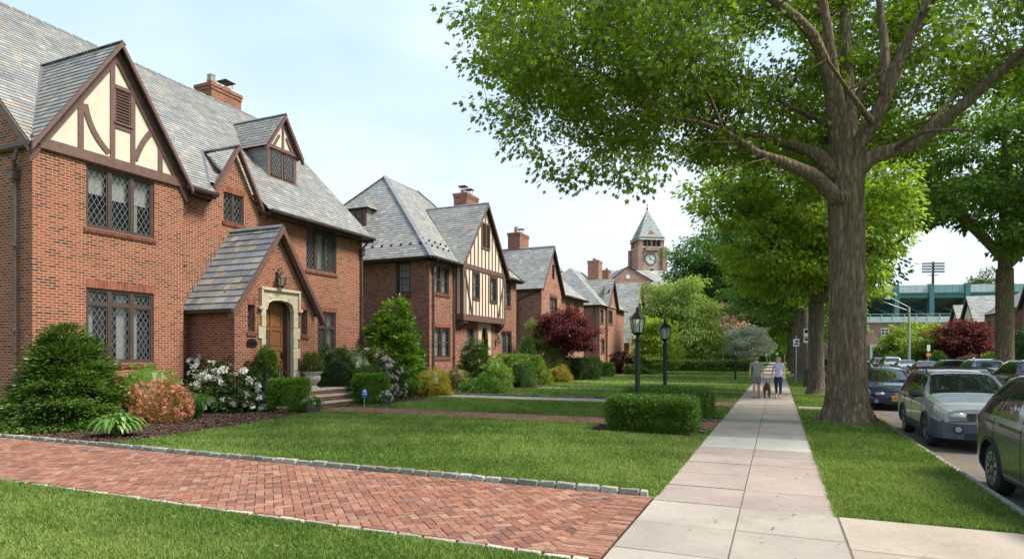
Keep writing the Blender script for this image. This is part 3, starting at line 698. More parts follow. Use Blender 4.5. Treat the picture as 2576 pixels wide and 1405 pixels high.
wl.poly([(XM, YE, 0), (-28.7, YE, 0), (-28.7, YE, 7), (-22.8, YE, 12.8), (XM, YE, 7.2)]); wl.poly([(-28.7, Y0, 0), (-28.7, YE, 0), (-28.7, YE, 7), (-28.7, Y0, 7)])
PL, PR, PC_ = 13.9, 17.42, 15.66
hole = (dr[0], dr[1], DZ0, DSP + .02)
wall(wl, 'X', XP, [(PL, 0), (PR, 0), (PR, 3.2), (PC_, 5.75), (PL, 3.2)], [s_l, s_r, (dr[0] - .02, dr[1] + .02, DZ0, DAP + .03)], .3)
wall(wl, 'Y', PL, [(XM, 0), (XP, 0), (XP, 3.2), (XM, 3.2)]); wl.poly([(XP, PR, 0), (XM, PR, 0), (XM, PR, 3.2), (XP, PR, 3.2)])
wl.build('wall', m_brick, H1)
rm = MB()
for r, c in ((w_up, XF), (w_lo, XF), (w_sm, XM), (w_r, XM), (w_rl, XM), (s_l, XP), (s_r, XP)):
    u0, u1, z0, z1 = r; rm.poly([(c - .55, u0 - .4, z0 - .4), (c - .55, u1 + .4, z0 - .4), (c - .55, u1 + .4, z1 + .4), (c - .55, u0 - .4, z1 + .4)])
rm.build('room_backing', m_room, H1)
sd = MB()
for r, c in ((w_lo, XF), (w_sm, XM), (w_rl, XM), (s_l, XP), (s_r, XP)): soldier(sd, 'X', c, r[0] - (.07 if r[1] - r[0] > .6 else .02), r[1] + (.07 if r[1] - r[0] > .6 else .02), r[3])
soldier(sd, 'Y', Y0, -19.4, XF - .02, .42); soldier(sd, 'X', XF, Y0 + .01, YB, .42)
sd.build('lintel', m_paver, H1)
window(H1, 'X', XF, w_up, 3, None, 'diamond', curtain='blind'); window(H1, 'X', XF, w_lo, 3, AX(300, 774 - 6, XF)[1], 'diamond', curtain='drape')
window(H1, 'X', XM, w_sm, 2, None, 'diamond', curtain=None, fw=.05, mw=.07); window(H1, 'X', XM, w_r, 3, None, 'diamond', curtain='drape')
window(H1, 'X', XM, w_rl, 2, AX(820, 824, XM)[1], 'diamond', curtain='drape')
for r in (s_l, s_r): window(H1, 'X', XP, r, 1, None, 'diamond', rec=.14, curtain=None, fw=.04)
# roofs
EZ, EXX, RXX, RZ = 7.0, -16.78, -22.8, 13.0
mz = lambda x: EZ + (EXX - x)
rf = MB(); L0, L1 = Y0 - .12, YE + .2; a = XM - .02
slates(rf, [(a, L0, mz(a)), (a, L1, mz(a)), (RXX, L1, mz(RXX)), (RXX, L0, mz(RXX))], .17, .16, .33)
for q0, q1 in ((YB + .02, 14.66), (16.86, L1)): slates(rf, [(EXX, q0, EZ), (EXX, q1, EZ), (a, q1, mz(a)), (a, q0, mz(a))], .17)
slates(rf, [(EXX, L0, EZ), (EXX, Y0 + .15, EZ), (a, Y0 + .15, mz(a)), (a, L0, mz(a))], .17)
rf.poly([(RXX, L0, mz(RXX)), (RXX, L1, mz(RXX)), (-28.9, L1, 6.9), (-28.9, L0, 6.9)], (.2, .2, .2))
bz, bx = 10.42, EXX - 3.42
for Ye in (PY - 2.2, PY + 2.22): slates(rf, [(-16.62, Ye, 6.98), (EXX, Ye, 6.98), (bx, PY, bz), (-16.62, PY, bz)], .19, k0=.9)
sgx = EXX - 1.97
for Ye in (14.62, 16.9): slates(rf, [(-17.02, Ye, 6.98), (-17.1, Ye, 7.05), (sgx, 15.76, 8.97), (-17.02, 15.76, 8.97)], .17, .15, .28, k0=.9)
pz = 6.02; PKX = [(.185, .20, .215)] * 4 + [(.21, .215, .20)] * 3 + [(.27, .245, .20)] * 2 + [(.24, .185, .14), (.16, .17, .185), (.145, .155, .165), (.29, .28, .25)]
for Ye, ze in ((PC_ - 1.98, 3.14), (PC_ + 1.98, 3.14)): slates(rf, [(-14.98, Ye, ze), (XM, Ye, ze), (XM, PC_, pz), (-14.98, PC_, pz)], .27, .2, .42, pal=PKX, th=.026)
ridge(rf, (RXX, L0, RZ + .03), (RXX, L1, RZ + .03), .14); ridge(rf, (-16.62, PY, bz + .03), (bx, PY, bz + .03), .11); ridge(rf, (-17.02, 15.76, 9.0), (sgx, 15.76, 9.0), .09); ridge(rf, (-14.98, PC_, pz + .03), (XM, PC_, pz + .03), .12)
roof1 = rf.build('roof', m_slate, H1)
fl = MB()
fl.beam((EXX, Y0 - .02, 7.06), (bx, PY, bz + .05), .22, .03, (1, .6, 0)); fl.beam((EXX - .2, 14.5, 7.2), (sgx, 15.7, 9.0), .14, .03, (1, .6, 0))
for k in range(11):                                             # stepped flashing up the porch roof
    t = k / 11; yy = PC_ - 1.9 + 1.9 * t; fl.box(XM + .004, XM + .02, yy, yy + .19, 3.2 + 2.75 * t, 3.2 + 2.75 * t + .34)
fl.build('flashing', m_flash, roof1)
# half timbered gable
st = MB(); pprism(st, 'X', XF, [(Y0 + .05, 7.1), (YB - .05, 7.1), (PY, 10.2)], -.1, .02); st.build('stucco_panel', m_stucco, H1)
tm = MB(); pbox(tm, 'X', XF, Y0 - .03, YB + .06, 6.93, 7.2, -.02, .09)
gable_boards(tm, 'X', XF, (PY - 2.18, 6.98), (PY, 10.36), (PY + 2.2, 6.98), .48, .024, .07)
def gz(y, s=1.55): return 10.1 - s * abs(y - PY)
for px in (201, 401):
    y, _ = AX(px, 320, XF); pbox(tm, 'X', XF, y - .07, y + .07, 7.2, gz(y), .02, .055)
for px in (281, 332):
    y, _ = AX(px, 300, XF); pbox(tm, 'X', XF, y - .065, y + .065, 7.2, gz(y) + .05, .02, .058)
yl, yr = AX(288, 300, XF)[0], AX(326, 300, XF)[0]; vz0, vz1 = AX(300, 313, XF)[1], AX(300, 226, XF)[1]
pbox(tm, 'X', XF, yl, yr, vz0 - .14, vz0, .02, .054); pbox(tm, 'X', XF, yl, yr, vz1, vz1 + .1, .02, .054); pbox(tm, 'X', XF, yl - .05, yr + .05, vz0 - .02, vz0 + .03, .05, .09)
def brace(mb, pts, c=XF, w=.15):
    P = [AX(px, py, c) for px, py in pts]; res = []
    for i in range(13):
        t = i / 12; b = [(1 - t) ** 2, 2 * t * (1 - t), t * t]; res.append((sum(k * p[0] for k, p in zip(b, P)), sum(k * p[1] for k, p in zip(b, P))))
    up, dn = [], []
    for i, (a0, b0) in enumerate(res):
        p, q = res[max(i - 1, 0)], res[min(i + 1, 12)]; d = Vector((q[0] - p[0], q[1] - p[1])).normalized(); n = Vector((-d.y, d.x)) * w / 2; up.append((a0 + n.x, b0 + n.y)); dn.append((a0 - n.x, b0 - n.y))
    pprism(mb, 'X', c, up + dn[::-1], .02, .05)
brace(tm, [(212, 262), (222, 330), (272, 385)]); brace(tm, [(392, 322), (358, 345), (338, 402)])
tm.build('timber_frame', m_timber, H1)
ve = MB(); nl = 11
for i in range(nl):
    z = vz0 + .04 + (vz1 - vz0 - .05) * (i + .5) / nl; ve.beam((XF + .03, yl + .03, z), (XF + .03, yr - .03, z), .07, .012, (1, 0, 1.1))
ve.box(XF + .021, XF + .024, yl, yr, vz0, vz1, (.2, .2, .2)); ve.build('louvre_vent', m_timber, H1)
# verge boards, soffits and gutters
vb = MB()
gable_boards(vb, 'X', -16.62, (PY - 2.24, 6.93), (PY, 10.43), (PY + 2.26, 6.93), .16, -.04, .02)
gable_boards(vb, 'X', -17.0, (14.58, 6.92), (15.76, 8.97), (16.94, 6.92), .17, -.16, .02)
gable_boards(vb, 'X', -14.96, (PC_ - 2.03, 3.08), (PC_, 6.02), (PC_ + 2.03, 3.08), .24, -.20, .03)
pprism(vb, 'Y', Y0 - .14, [(EXX, EZ - .02), (RXX, RZ - .02), (RXX, RZ - .26), (EXX, EZ - .26)], -.1, .02)
pprism(vb, 'Y', Y0 - .1, [(RXX, RZ), (-28.9, 6.9), (-28.9, 6.66), (RXX, RZ - .26)], -.08, .02); vb.prism([(EXX, L1 + .02, EZ), (RXX, L1 + .02, RZ), (RXX, L1 + .02, RZ - .2), (EXX, L1 + .02, EZ - .2)], (0, -.1, 0))
vb.build('verge_board', m_timber, H1)
gu = MB()
def gutter(mb, a, b, r=.07):
    a, b = Vector(a), Vector(b); t = (b - a).normalized(); n = t.cross(Vector((0, 0, 1)))
    mb.prism([a + n * x + Vector((0, 0, z)) for x, z in ((-r, r), (-r * .8, -r * .6), (r * .3, -r), (r, -r * .3), (r * 1.1, r))], b - a)
gutter(gu, (EXX + .07, YB - .05, EZ - .05), (EXX + .07, 14.62, EZ - .05)); gutter(gu, (EXX + .07, 16.9, EZ - .05), (EXX + .07, L1, EZ - .05))
gutter(gu, (-18.3, Y0 - .1, EZ - .06), (-16.75, Y0 - .1, EZ - .06)); gutter(gu, (-14.98, PC_ - 2.02, 3.1), (XM, PC_ - 2.02, 3.1)); gu.box(XM, EXX, YB, 14.62, 6.83, 6.9); gu.box(XM, EXX, 16.85, L1, 6.83, 6.9)
gu.build('gutter', m_gutter, H1)
pipe([(-17.3, Y0 - .1, 6.9), (-17.35, Y0 - .16, 6.6), (-17.45, Y0 - .08, 6.4), (-17.45, Y0 - .08, .2), (-17.4, Y0 - .25, .06)], 'downspout', m_pipe, H1, .05, (-17.45, Y0 - .1, 6.25))
pipe([(XM + .3, YB + .15, 6.9), (XM + .25, YB + .13, 6.65), (XM + .09, YB + .11, 6.45), (XM + .09, YB + .11, 3.35), (XM + .1, YB + .05, 3.1), (XM + .12, YB + .06, .1)], 'downspout', m_pipe, H1, .05, (XM + .12, YB + .12, 6.3))
pipe([(EXX + .05, YE - .1, 6.9), (XM + .09, YE - .13, 6.5), (XM + .09, YE - .13, .1)], 'downspout', m_pipe, H1, .05, (XM + .1, YE - .13, 6.35))
# dormer
D0, D1, DP, DX = 18.72, 20.34, 19.53, -18.7
dm = MB(); dm.box(DX - .1, DX, D0, D1, 8.75, 10.12); pprism(dm, 'X', DX, [(D0, 10.1), (D1, 10.1), (DP, 11.4)], -.08, -.03)
dmo = dm.build('dormer', m_timber, H1)
ds = MB(); pprism(ds, 'X', DX, [(D0 + .1, 10.2), (D1 - .1, 10.2), (DP, 11.35)], -.06, .01); ds.build('stucco_panel', m_stucco, dmo)
dv_ = MB(); gable_boards(dv_, 'X', DX + .2, (D0 - .22, 10.0), (DP, 11.6), (D1 + .22, 10.0), .17, -.12, .02); dv_.build('verge_board', m_timber, dmo); dt = MB(); gable_boards(dt, 'X', DX, (D0 - .05, 10.12), (DP, 11.42), (D1 + .05, 10.12), .2, .012, .05)
pbox(dt, 'X', DX, D0 - .02, D1 + .02, 10.08, 10.22, .012, .06)
for a0, z0, a1, z1 in ((DP, 10.2, DP, 11.2), (D0 + .3, 10.2, D0 + .62, 10.72), (D1 - .3, 10.2, D1 - .62, 10.72)): dt.beam((DX + .03, a0, z0), (DX + .03, a1, z1), .1, .045, (0, 1, 0))
pbox(dt, 'X', DX, D0 - .04, D1 + .04, 8.78, 8.92, 0, .06); dt.build('timber_frame', m_timber, dmo)
for a0, a1 in ((D0 + .18, DP - .05), (DP + .05, D1 - .18)):
    pan = MB(); pbox(pan, 'X', DX, a0, a1, 9.0, 10.02, .003, .006); pan.build('pane', m_glass, dmo)
    la = MB(); lattice(la, 'X', DX, a0, a1, 9.0, 10.02, .018, .13, .22); la.build('lattice', m_lead, dmo)
    fr = MB()
    for q in ((a0, a0 + .04, 9.0, 10.02), (a1 - .04, a1, 9.0, 10.02), (a0, a1, 9.0, 9.04), (a0, a1, 9.98, 10.02)): pbox(fr, 'X', DX, *q, .006, .03)
    fr.build('frame', m_frame, dmo)
dc = MB()
for yy in (D0, D1): slates(dc, [(DX - .02, yy, 8.75), (DX - .02, yy + .001, 10.1), (-20.0, yy + .001, 10.1), (-19.9, yy, 10.0)], .2, .2, .34, th=.012)
for Ye in (D0 - .24, D1 + .24): slates(dc, [(DX + .2, Ye, 10.05), (-20.0, Ye, 10.05), (-21.5, DP, 11.62), (DX + .2, DP, 11.62)], .18, k0=.92)
ridge(dc, (DX + .2, DP, 11.65), (-21.4, DP, 11.65), .09); dc.build('roof', m_slate, dmo)
chimney(H1, -24.2, -23.2, 19.95, 21.6, 11, 13.95, 2, m_brick)
# stone door surround
ds = MB(); o0, o1 = -.12, .055; sy0, sy1 = AX(655, 730, XP)[0], AX(748, 735, XP)[0]; sz1 = AX(656, 728, XP)[1]; a0, a1 = dr; mid = (a0 + a1) / 2
z = DZ0
kq = 0
while z < DSP - .3:
    hh = rnd.uniform(.3, .42); hh = min(hh, DSP - .25 - z); ex = .10 if kq % 2 else -.02
    pbox(ds, 'X', XP, sy0 - ex, a0 - .003, z, z + hh - .004, o0, o1 - .01 * (kq % 2)); pbox(ds, 'X', XP, a1 + .003, sy1 + ex, z, z + hh - .004, o0, o1 - .01 * (kq % 2)); z += hh; kq += 1
zb_ = z
arch = [(a0, DSP - .05), (a0 + .08, DSP + (DAP - DSP) * .62), (a0 + .28, DSP + (DAP - DSP) * .9), (mid, DAP), (a1 - .28, DSP + (DAP - DSP) * .9), (a1 - .08, DSP + (DAP - DSP) * .62), (a1, DSP - .05)]
pbox(ds, 'X', XP, sy0, a0 - .002, zb_, arch[0][1], o0, o1); pbox(ds, 'X', XP, a1 + .002, sy1, zb_, arch[0][1], o0, o1)
for (p, q) in zip(arch, arch[1:]): pprism(ds, 'X', XP, [p, q, (q[0], sz1), (p[0], sz1)], o0, o1)
pbox(ds, 'X', XP, sy0, a0, arch[0][1], sz1, o0, o1); pbox(ds, 'X', XP, a1, sy1, arch[0][1], sz1, o0, o1)
pbox(ds, 'X', XP, sy0 - .05, sy1 + .05, sz1, sz1 + .09, -.02, .13); pbox(ds, 'X', XP, sy0 - .05, sy0 + .03, sz1 - .55, sz1, .0, .12); pbox(ds, 'X', XP, sy1 - .03, sy1 + .05, sz1 - .55, sz1, .0, .12)
pbox(ds, 'X', XP, sy0 - .14, sy0 + .03, sz1 - .63, sz1 - .54, 0, .13); pbox(ds, 'X', XP, sy1 - .03, sy1 + .14, sz1 - .63, sz1 - .54, 0, .13)
ac = arch
for (p, q) in zip(ac, ac[1:]): ds.tube([(XP + .06, p[0], p[1] + .04), (XP + .06, q[0], q[1] + .04)], .028, 6)
for s, yy in ((1, a0 + .2), (-1, a1 - .2)): ds.lathe((XP + .05, yy, sz1 - .2), [(.09, 0), (.07, .02), (.03, .025)], 10, axis='x')
pbox(ds, 'X', XP, a0, a1, DZ0 - .1, DZ0 - .004, -.3, .12)
ds.build('door_surround', m_stone, H1, bevel=.012)
dj = MB(); pbox(dj, 'X', XP, a1 - .10, a1 + .02, DZ0, DAP + .02, -.42, -.13); pbox(dj, 'X', XP, a0 - .02, a0 + .03, DZ0, DAP + .02, -.42, -.13); pbox(dj, 'X', XP, a0, a1, DAP, DAP + .04, -.42, -.13)
dj.build('door_frame', m_frame, H1)
do = MB(); dx = -.36; pbox(do, 'X', XP, a0 + .02, a1 - .1, DZ0, DAP, dx - .05, dx); dw = a1 - .1 - a0 - .02
for i in range(2):
    for q in range(4):
        u = a0 + .02 + dw * (.12 + .43 * i); zz = DZ0 + .12 + q * (DSP - DZ0 - .05) / 4
        if not (i == 0 and q == 2): pbox(do, 'X', XP, u, u + dw * .33, zz + .06, zz + .52, dx, dx + .018)
for uu in (0, .47, .91): pbox(do, 'X', XP, a0 + .02 + dw * uu, a0 + .02 + dw * (uu + .09), DZ0, DAP - .02, dx, dx + .03)
for q in range(5): pbox(do, 'X', XP, a0 + .02, a1 - .1, DZ0 + q * (DSP - DZ0) / 4, DZ0 + .09 + q * (DSP - DZ0) / 4, dx, dx + .027)
do_ = do.build('front_door', m_door, H1, bevel=.006)
hd = MB(); pbox(hd, 'X', XP, a1 - .2, a1 - .14, 1.62, 1.86, dx + .03, dx + .05); hd.lathe((XP + dx + .05, a1 - .17, 1.68), [(.02, 0), (.02, .04), (.04, .05), (.03, .09)], 10, axis='x'); hd.build('door_handle', m_iron, do_)
pn = MB(); u = a0 + .02 + dw * .14; zz = DZ0 + .12 + 2 * (DSP - DZ0 - .05) / 4; pbox(pn, 'X', XP, u, u + dw * .28, zz + .03, zz + .55, dx + .002, dx + .024); pn.build('door_pane', m_glass, do_)
def lantern_mesh(c, s=1., hang=True):
    fr, gl = MB(), MB(); cx, cy, cz = c
    fr.lathe(c, [(.10 * s, 0), (.115 * s, .02 * s), (.09 * s, .03 * s)], 6); fr.lathe((cx, cy, cz + .3 * s), [(.17 * s, 0), (.16 * s, .02 * s), (.1 * s, .08 * s), (.04 * s, .14 * s), (.035 * s, .2 * s), (.01 * s, .24 * s)], 6)
    fr.lathe((cx, cy, cz - .07 * s), [(.01 * s, 0), (.05 * s, .04 * s), (.08 * s, .07 * s)], 6)
    for k in range(6):
        a = k * math.pi / 3; fr.beam((cx + .105 * s * math.cos(a), cy + .105 * s * math.sin(a), cz + .02 * s), (cx + .15 * s * math.cos(a), cy + .15 * s * math.sin(a), cz + .3 * s), .016 * s, .016 * s, (1, 0, 0))
    gl.lathe((cx, cy, cz + .025 * s), [(.095 * s, 0), (.138 * s, .27 * s)], 6); return fr, gl
lc = (XP + .22, 15.62, AX(712, 727, XP)[1] + .05); fr, gl = lantern_mesh(lc, 1.0)
fr.tube([(XP, 15.62, lc[2] + .33), (XP + .1, 15.62, lc[2] + .6), (XP + .22, 15.62, lc[2] + .62), (XP + .22, 15.62, lc[2] + .5)], .014, 6); pbox(fr, 'X', XP, 15.56, 15.68, lc[2] + .22, lc[2] + .48, 0, .025)
wlp = fr.build('wall_lantern', m_gutter, H1); gl.build('lamp_glass', m_lampglass, wlp)
ml = MB(); my, mzz = AX(632, 861, XP); pprism(ml, 'X', XP, [(my - .19, mzz - .11), (my + .19, mzz - .11), (my + .19, mzz + .03), (my + .12, mzz + .1), (my, mzz + .13), (my - .12, mzz + .1), (my - .19, mzz + .03)], -.01, .05)
pbox(ml, 'X', XP, my - .13, my + .13, mzz - .02, mzz + .02, .05, .075); ml.build('mail_slot', m_iron, H1)
# stoop and steps, with railings
sp = thing('front_steps', 'three brick and stone front steps leading up to the arched oak door', 'steps', (-14.4, 16.7, 0))
br, trd = MB(), MB(); SY0, SY1 = 14.75, 18.3
lev = [(XP + .0, -14.48, .6, SY0, SY1), (-14.48, -14.16, .4, SY0 - .1, SY1 + .22), (-14.16, -13.84, .2, SY0 - .2, SY1 + .42)]
for x0, x1, z, ya, yb in lev:
    br.box(x0, x1, ya, yb, 0, z - .075); trd.box(x0, x1 + .04, ya - .03, yb + .03, z - .073, z)
br.build('riser', m_brick, sp); trd.build('tread', m_tread, sp, bevel=.02)
for k, (yy, lab) in enumerate(((SY0 + .28, 'black iron railing on the left of the brick front steps'), (SY1 - .1, 'black iron railing on the right of the brick front steps'))):
    rl = MB(); top = [(XP + .1, yy, 1.45), (-14.55, yy, 1.45), (-13.95, yy, .98), (-13.9, yy, .9)]; rl.tube(top, .02, 8)
    rl.tube([(XP + .1, yy, .68), (-14.55, yy, .68), (-13.98, yy, .32)], .011, 6)
    for i in range(12):
        t = i / 11; x = XP + .1 + (1.22) * t; zt = 1.45 if x < -14.55 else 1.45 - (x + 14.55) * .78; zl = .68 if x < -14.55 else .68 - (x + 14.55) * .63
        rl.tube([(x, yy, zl), (x, yy, zt)], .008 if 0 < i < 11 else .014, 6)
    for x, z0 in ((XP + .1, .6), (-14.55, .6), (-13.98, .2)): rl.tube([(x, yy, z0), (x, yy, z0 + .8 if x < -14 else .98)], .016, 6)
    tag(rl.build('railing', m_iron), lab, 'railing', 'iron railings of the front steps')
# ---------------------------------------------------------------- the second house, half timbered bay
HG = 'brick houses along the street'
H2 = thing('brick_house', 'second brick house with tall cream half timbered gable bay over its arched stone door', 'house', (-17, 34, 0), HG)
X2, XB, A2, B2, W0_, W1_ = -17.0, -16.55, 28.35, 40.2, 31.25, 37.2
w1 = RX(X2, 1091, 664, 1130, 743); w2 = RX(X2, 1092, 821, 1133, 899); w3 = RX(X2, 1271, 706, 1285, 773); w4 = RX(X2, 1261, 832, 1287, 893); w5 = RX(X2, 1175, 824, 1193, 872)
x0, zt = AY(996, 659, A2); x1, zb = AY(1033, 738, A2); ws = (x0, x1, zb, zt)
dd = (AX(1209, 827, X2)[0], AX(1226, 827, X2)[0]); dz0, dz1 = .45, AX(1217, 822, X2)[1]
wl = MB(); wall(wl, 'Y', A2, [(-28.5, 0), (X2, 0), (X2, 7), (-28.5, 7)], [ws]); wall(wl, 'X', X2, [(A2, 0), (B2, 0), (B2, 7), (A2, 7)], [w1, w2, w3, w4, w5, (dd[0], dd[1], dz0, dz1)])
wl.poly([(X2, B2, 0), (-28.5, B2, 0), (-28.5, B2, 7), (X2, B2, 7)]); wl.poly([(-28.5, A2, 0), (-28.5, B2, 0), (-28.5, B2, 7), (-28.5, A2, 7)]); wl.build('wall', m_brick2, H2)
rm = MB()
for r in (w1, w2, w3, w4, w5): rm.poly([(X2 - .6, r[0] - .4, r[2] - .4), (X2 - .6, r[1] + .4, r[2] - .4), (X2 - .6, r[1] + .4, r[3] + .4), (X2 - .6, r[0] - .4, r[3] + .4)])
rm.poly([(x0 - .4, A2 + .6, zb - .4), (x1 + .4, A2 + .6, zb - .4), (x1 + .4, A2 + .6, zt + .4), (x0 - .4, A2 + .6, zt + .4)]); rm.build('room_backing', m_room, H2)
for r, n in ((w1, 2), (w2, 2), (w3, 1), (w4, 2), (w5, 1)): window(H2, 'X', X2, r, n, None, 'hung', curtain='sheer', fw=.08, mw=.16, grid=(2, 2))
window(H2, 'Y', A2, ws, 1, None, 'hung', curtain='sheer', fw=.09, grid=(3, 2))
sd = MB()
for r in (w2, w4, w5): soldier(sd, 'X', X2, r[0] - .08, r[1] + .08, r[3])
sd.build('lintel', m_paver, H2)
# bay
b1 = RX(XB, 1189, 682, 1205, 753); b2 = RX(XB, 1233, 696, 1248, 761)
bay = MB(); wall(bay, 'X', XB, [(W0_, 3.95), (W1_, 3.95), (W1_, 7.0), (34.2, 10.8), (W0_, 7.0)], [b1, b2], .08); wall(bay, 'Y', W0_, [(X2, 3.95), (XB, 3.95), (XB, 7), (X2, 7)])
bay.poly([(XB, W1_, 3.95), (X2, W1_, 3.95), (X2, W1_, 7), (XB, W1_, 7)]); bay.poly([(XB, W0_, 3.96), (XB, W1_, 3.96), (X2, W1_, 3.96), (X2, W0_, 3.96)])
bay.poly([(XB - .5, b1[0] - .3, 4), (XB - .5, b2[1] + .3, 4), (XB - .5, b2[1] + .3, 7), (XB - .5, b1[0] - .3, 7)]); bay.build('stucco_panel', m_stucco2, H2)
for r in (b1, b2): window(H2, 'X', XB, r, 1, None, 'hung', rec=.03, sill=None, curtain='sheer', fw=.07, casing=.09, grid=(2, 2))
tm = MB(); pbox(tm, 'X', XB, W0_ - .03, W1_ + .03, 3.75, 4.12, -.3, .07); pbox(tm, 'X', XB, W0_ - .02, W1_ + .02, 6.78, 7.05, .002, .06)
pbox(tm, 'X', XB, W0_ - .03, W0_ + .17, 4.12, 6.78, .002, .055); pbox(tm, 'X', XB, W1_ - .13, W1_ + .02, 4.12, 6.78, .002, .055)
pbox(tm, 'Y', W0_, XB - .14, XB + .03, 4.12, 7, .002, .04); pbox(tm, 'Y', W0_, X2, X2 + .1, 4.12, 7, .002, .035); pbox(tm, 'Y', W0_, X2, XB + .07, 3.75, 4.12, .002, .05)
gtop = lambda y: 10.85 - 1.28 * abs(y - 34.2)
for k in range(13):
    y = W0_ + .17 + (W1_ - W0_ - .3) * (k + .5) / 13; inb = [r for r in (b1, b2) if r[0] - .12 < y < r[1] + .12]
    if inb: pbox(tm, 'X', XB, y - .055, y + .055, 4.12, inb[0][2] - .12, .002, .035)
    else: pbox(tm, 'X', XB, y - .055, y + .055, 4.12, 6.78, .002, .035)
vy0, vy1, vz0, vz1 = 33.75, 34.75, 8.35, 9.75
for k in range(11):
    y = W0_ + .5 + (W1_ - W0_ - 1.) * k / 10
    if gtop(y) < 7.3: continue
    if vy0 < y < vy1: pbox(tm, 'X', XB, y - .055, y + .055, 7.05, vz0 - .08, .002, .035); pbox(tm, 'X', XB, y - .055, y + .055, vz1 + .08, gtop(y), .002, .035)
    else: pbox(tm, 'X', XB, y - .055, y + .055, 7.05, gtop(y), .002, .035)
for a0_, a1_ in ((W0_ + .2, W0_ + 1.15), (W1_ - .15, W1_ - 1.1)): tm.beam((XB + .035, a0_, 6.75), (XB + .035, a1_, 4.15), .13, .05, (0, 1, 0))
for q in ((vy0 - .1, vy1 + .1, vz0 - .12, vz0), (vy0 - .1, vy1 + .1, vz1, vz1 + .12), (vy0 - .1, vy0, vz0, vz1), (vy1, vy1 + .1, vz0, vz1), (34.2, 34.3, vz0, vz1)): pbox(tm, 'X', XB, *q, .003, .06)
for yy in (W0_ + .2, W0_ + .5, W1_ - .5, W1_ - .2): tm.prism([(X2, yy - .07, 3.75), (XB + .02, yy - .07, 3.75), (XB + .02, yy - .07, 3.6), (X2, yy - .07, 3.15)], (0, .14, 0))
tm.build('timber_frame', m_timber, H2)
ve = MB(); ve.box(XB + .002, XB + .004, vy0, vy1, vz0, vz1)
for i in range(12):
    z = vz0 + (vz1 - vz0) * (i + .5) / 12; ve.beam((XB + .025, vy0, z), (XB + .025, vy1, z), .09, .012, (1, 0, 1.1))
ve.build('louvre_vent', m_timber, H2)
rf = MB(); E0, E1, ex = 27.95, 40.6, -16.62; pk = (-22.8, 32.6, 13.); pk2 = (-22.8, 36.4, 13.); ez = 6.92
sl_ = dict(e=.2, w0=.2, w1=.4)
slates(rf, [(ex, E0, ez), (ex, E1, ez), pk2, pk], **sl_, k0=1.12); slates(rf, [(ex, E0, ez), pk, (-29, E0, ez)], **sl_, k0=1.1); slates(rf, [(ex, E1, ez), pk2, (-29, E1, ez)], .4, .4, .8); rf.poly([pk, pk2, (-29, E1, ez), (-29, E0, ez)], (.2, .2, .2))
for ye in (30.95, 37.45): slates(rf, [(-16.3, ye, 6.9), (ex, ye, 6.9), (-20.75, 34.2, 11.08), (-16.3, 34.2, 11.08)], **sl_)
ridge(rf, pk, pk2, .14); ridge(rf, (-16.3, 34.2, 11.1), (-20.75, 34.2, 11.1), .1)
for a, b in (((ex, E0, ez), pk), ((ex, E1, ez), pk2), ((-29, E0, ez), pk)):
    a, b = Vector(a), Vector(b)
    for i in range(22):
        p, q = a + (b - a) * (i / 22), a + (b - a) * ((i + .96) / 22); k = rnd.uniform(.8, 1.1); rf.beam(p + Vector((0, 0, .03)), q + Vector((0, 0, .05)), .26, .03, (0, 0, 1) if False else (b - a).cross(Vector((0, 0, 1))), (.16 * k, .165 * k, .17 * k))
rf2 = rf.build('roof', m_slate, H2)
sg = MB()                                                       # snow guards
for y in np.arange(28.6, 40, .62):
    for r in range(2): sg.obox((ex - .75 - .35 * r, y + .3 * r, ez + .80 + .35 * r), (.04, 0, .02), (0, .05, 0), (0, 0, .05))
for x in np.arange(-27, -17.5, .62): sg.obox((x, E0 + .62, ez + .86), (.05, 0, 0), (0, .04, .02), (0, 0, .05))
tag(sg.build('snow_guard', m_iron, rf2), kind='stuff')
dm = MB(); dcx, dcy = -22.9, 29.75; dm.box(dcx - .75, dcx + .75, dcy, dcy + .1, 9.1, 10.4); dmo = dm.build('dormer', m_timber, H2)
dc = MB()
for xx in (dcx - .75, dcx + .75): dc.poly([(xx, dcy + .05, 8.9), (xx, dcy + .05, 10.4), (xx, dcy + 1.2, 10.4)], (.2, .205, .2))
q = (dcx, dcy + .7, 11.25); r_ = (dcx, dcy + 1.9, 11.25)
for P_ in ([(dcx - 1, dcy - .2, 10.35), (dcx + 1, dcy - .2, 10.35), q], [(dcx + 1, dcy - .2, 10.35), (dcx + 1, dcy + 1.1, 10.35), r_, q], [(dcx - 1, dcy - .2, 10.35), (dcx - 1, dcy + 1.1, 10.35), r_, q]): slates(dc, P_, .17)
dc.build('roof', m_slate, dmo); pn = MB(); pbox(pn, 'Y', dcy, dcx - .45, dcx + .45, 9.35, 10.2, .003, .006); pn.build('pane', m_glass, dmo)
fr = MB()
for q_ in ((-.5, -.43, 9.3, 10.25), (.43, .5, 9.3, 10.25), (-.03, .03, 9.35, 10.2), (-.43, .43, 9.74, 9.8), (-.43, .43, 9.3, 9.36), (-.43, .43, 10.19, 10.25)): pbox(fr, 'Y', dcy, dcx + q_[0], dcx + q_[1], q_[2], q_[3], .006, .04)
fr.build('frame', m_frame, dmo)
vb = MB(); gable_boards(vb, 'X', -16.3, (30.9, 6.86), (34.2, 11.07), (37.5, 6.86), .2, -.05, .03)
for ya, yb in ((30.95, 31.05), ): pass
vb.build('verge_board', m_timber, H2)
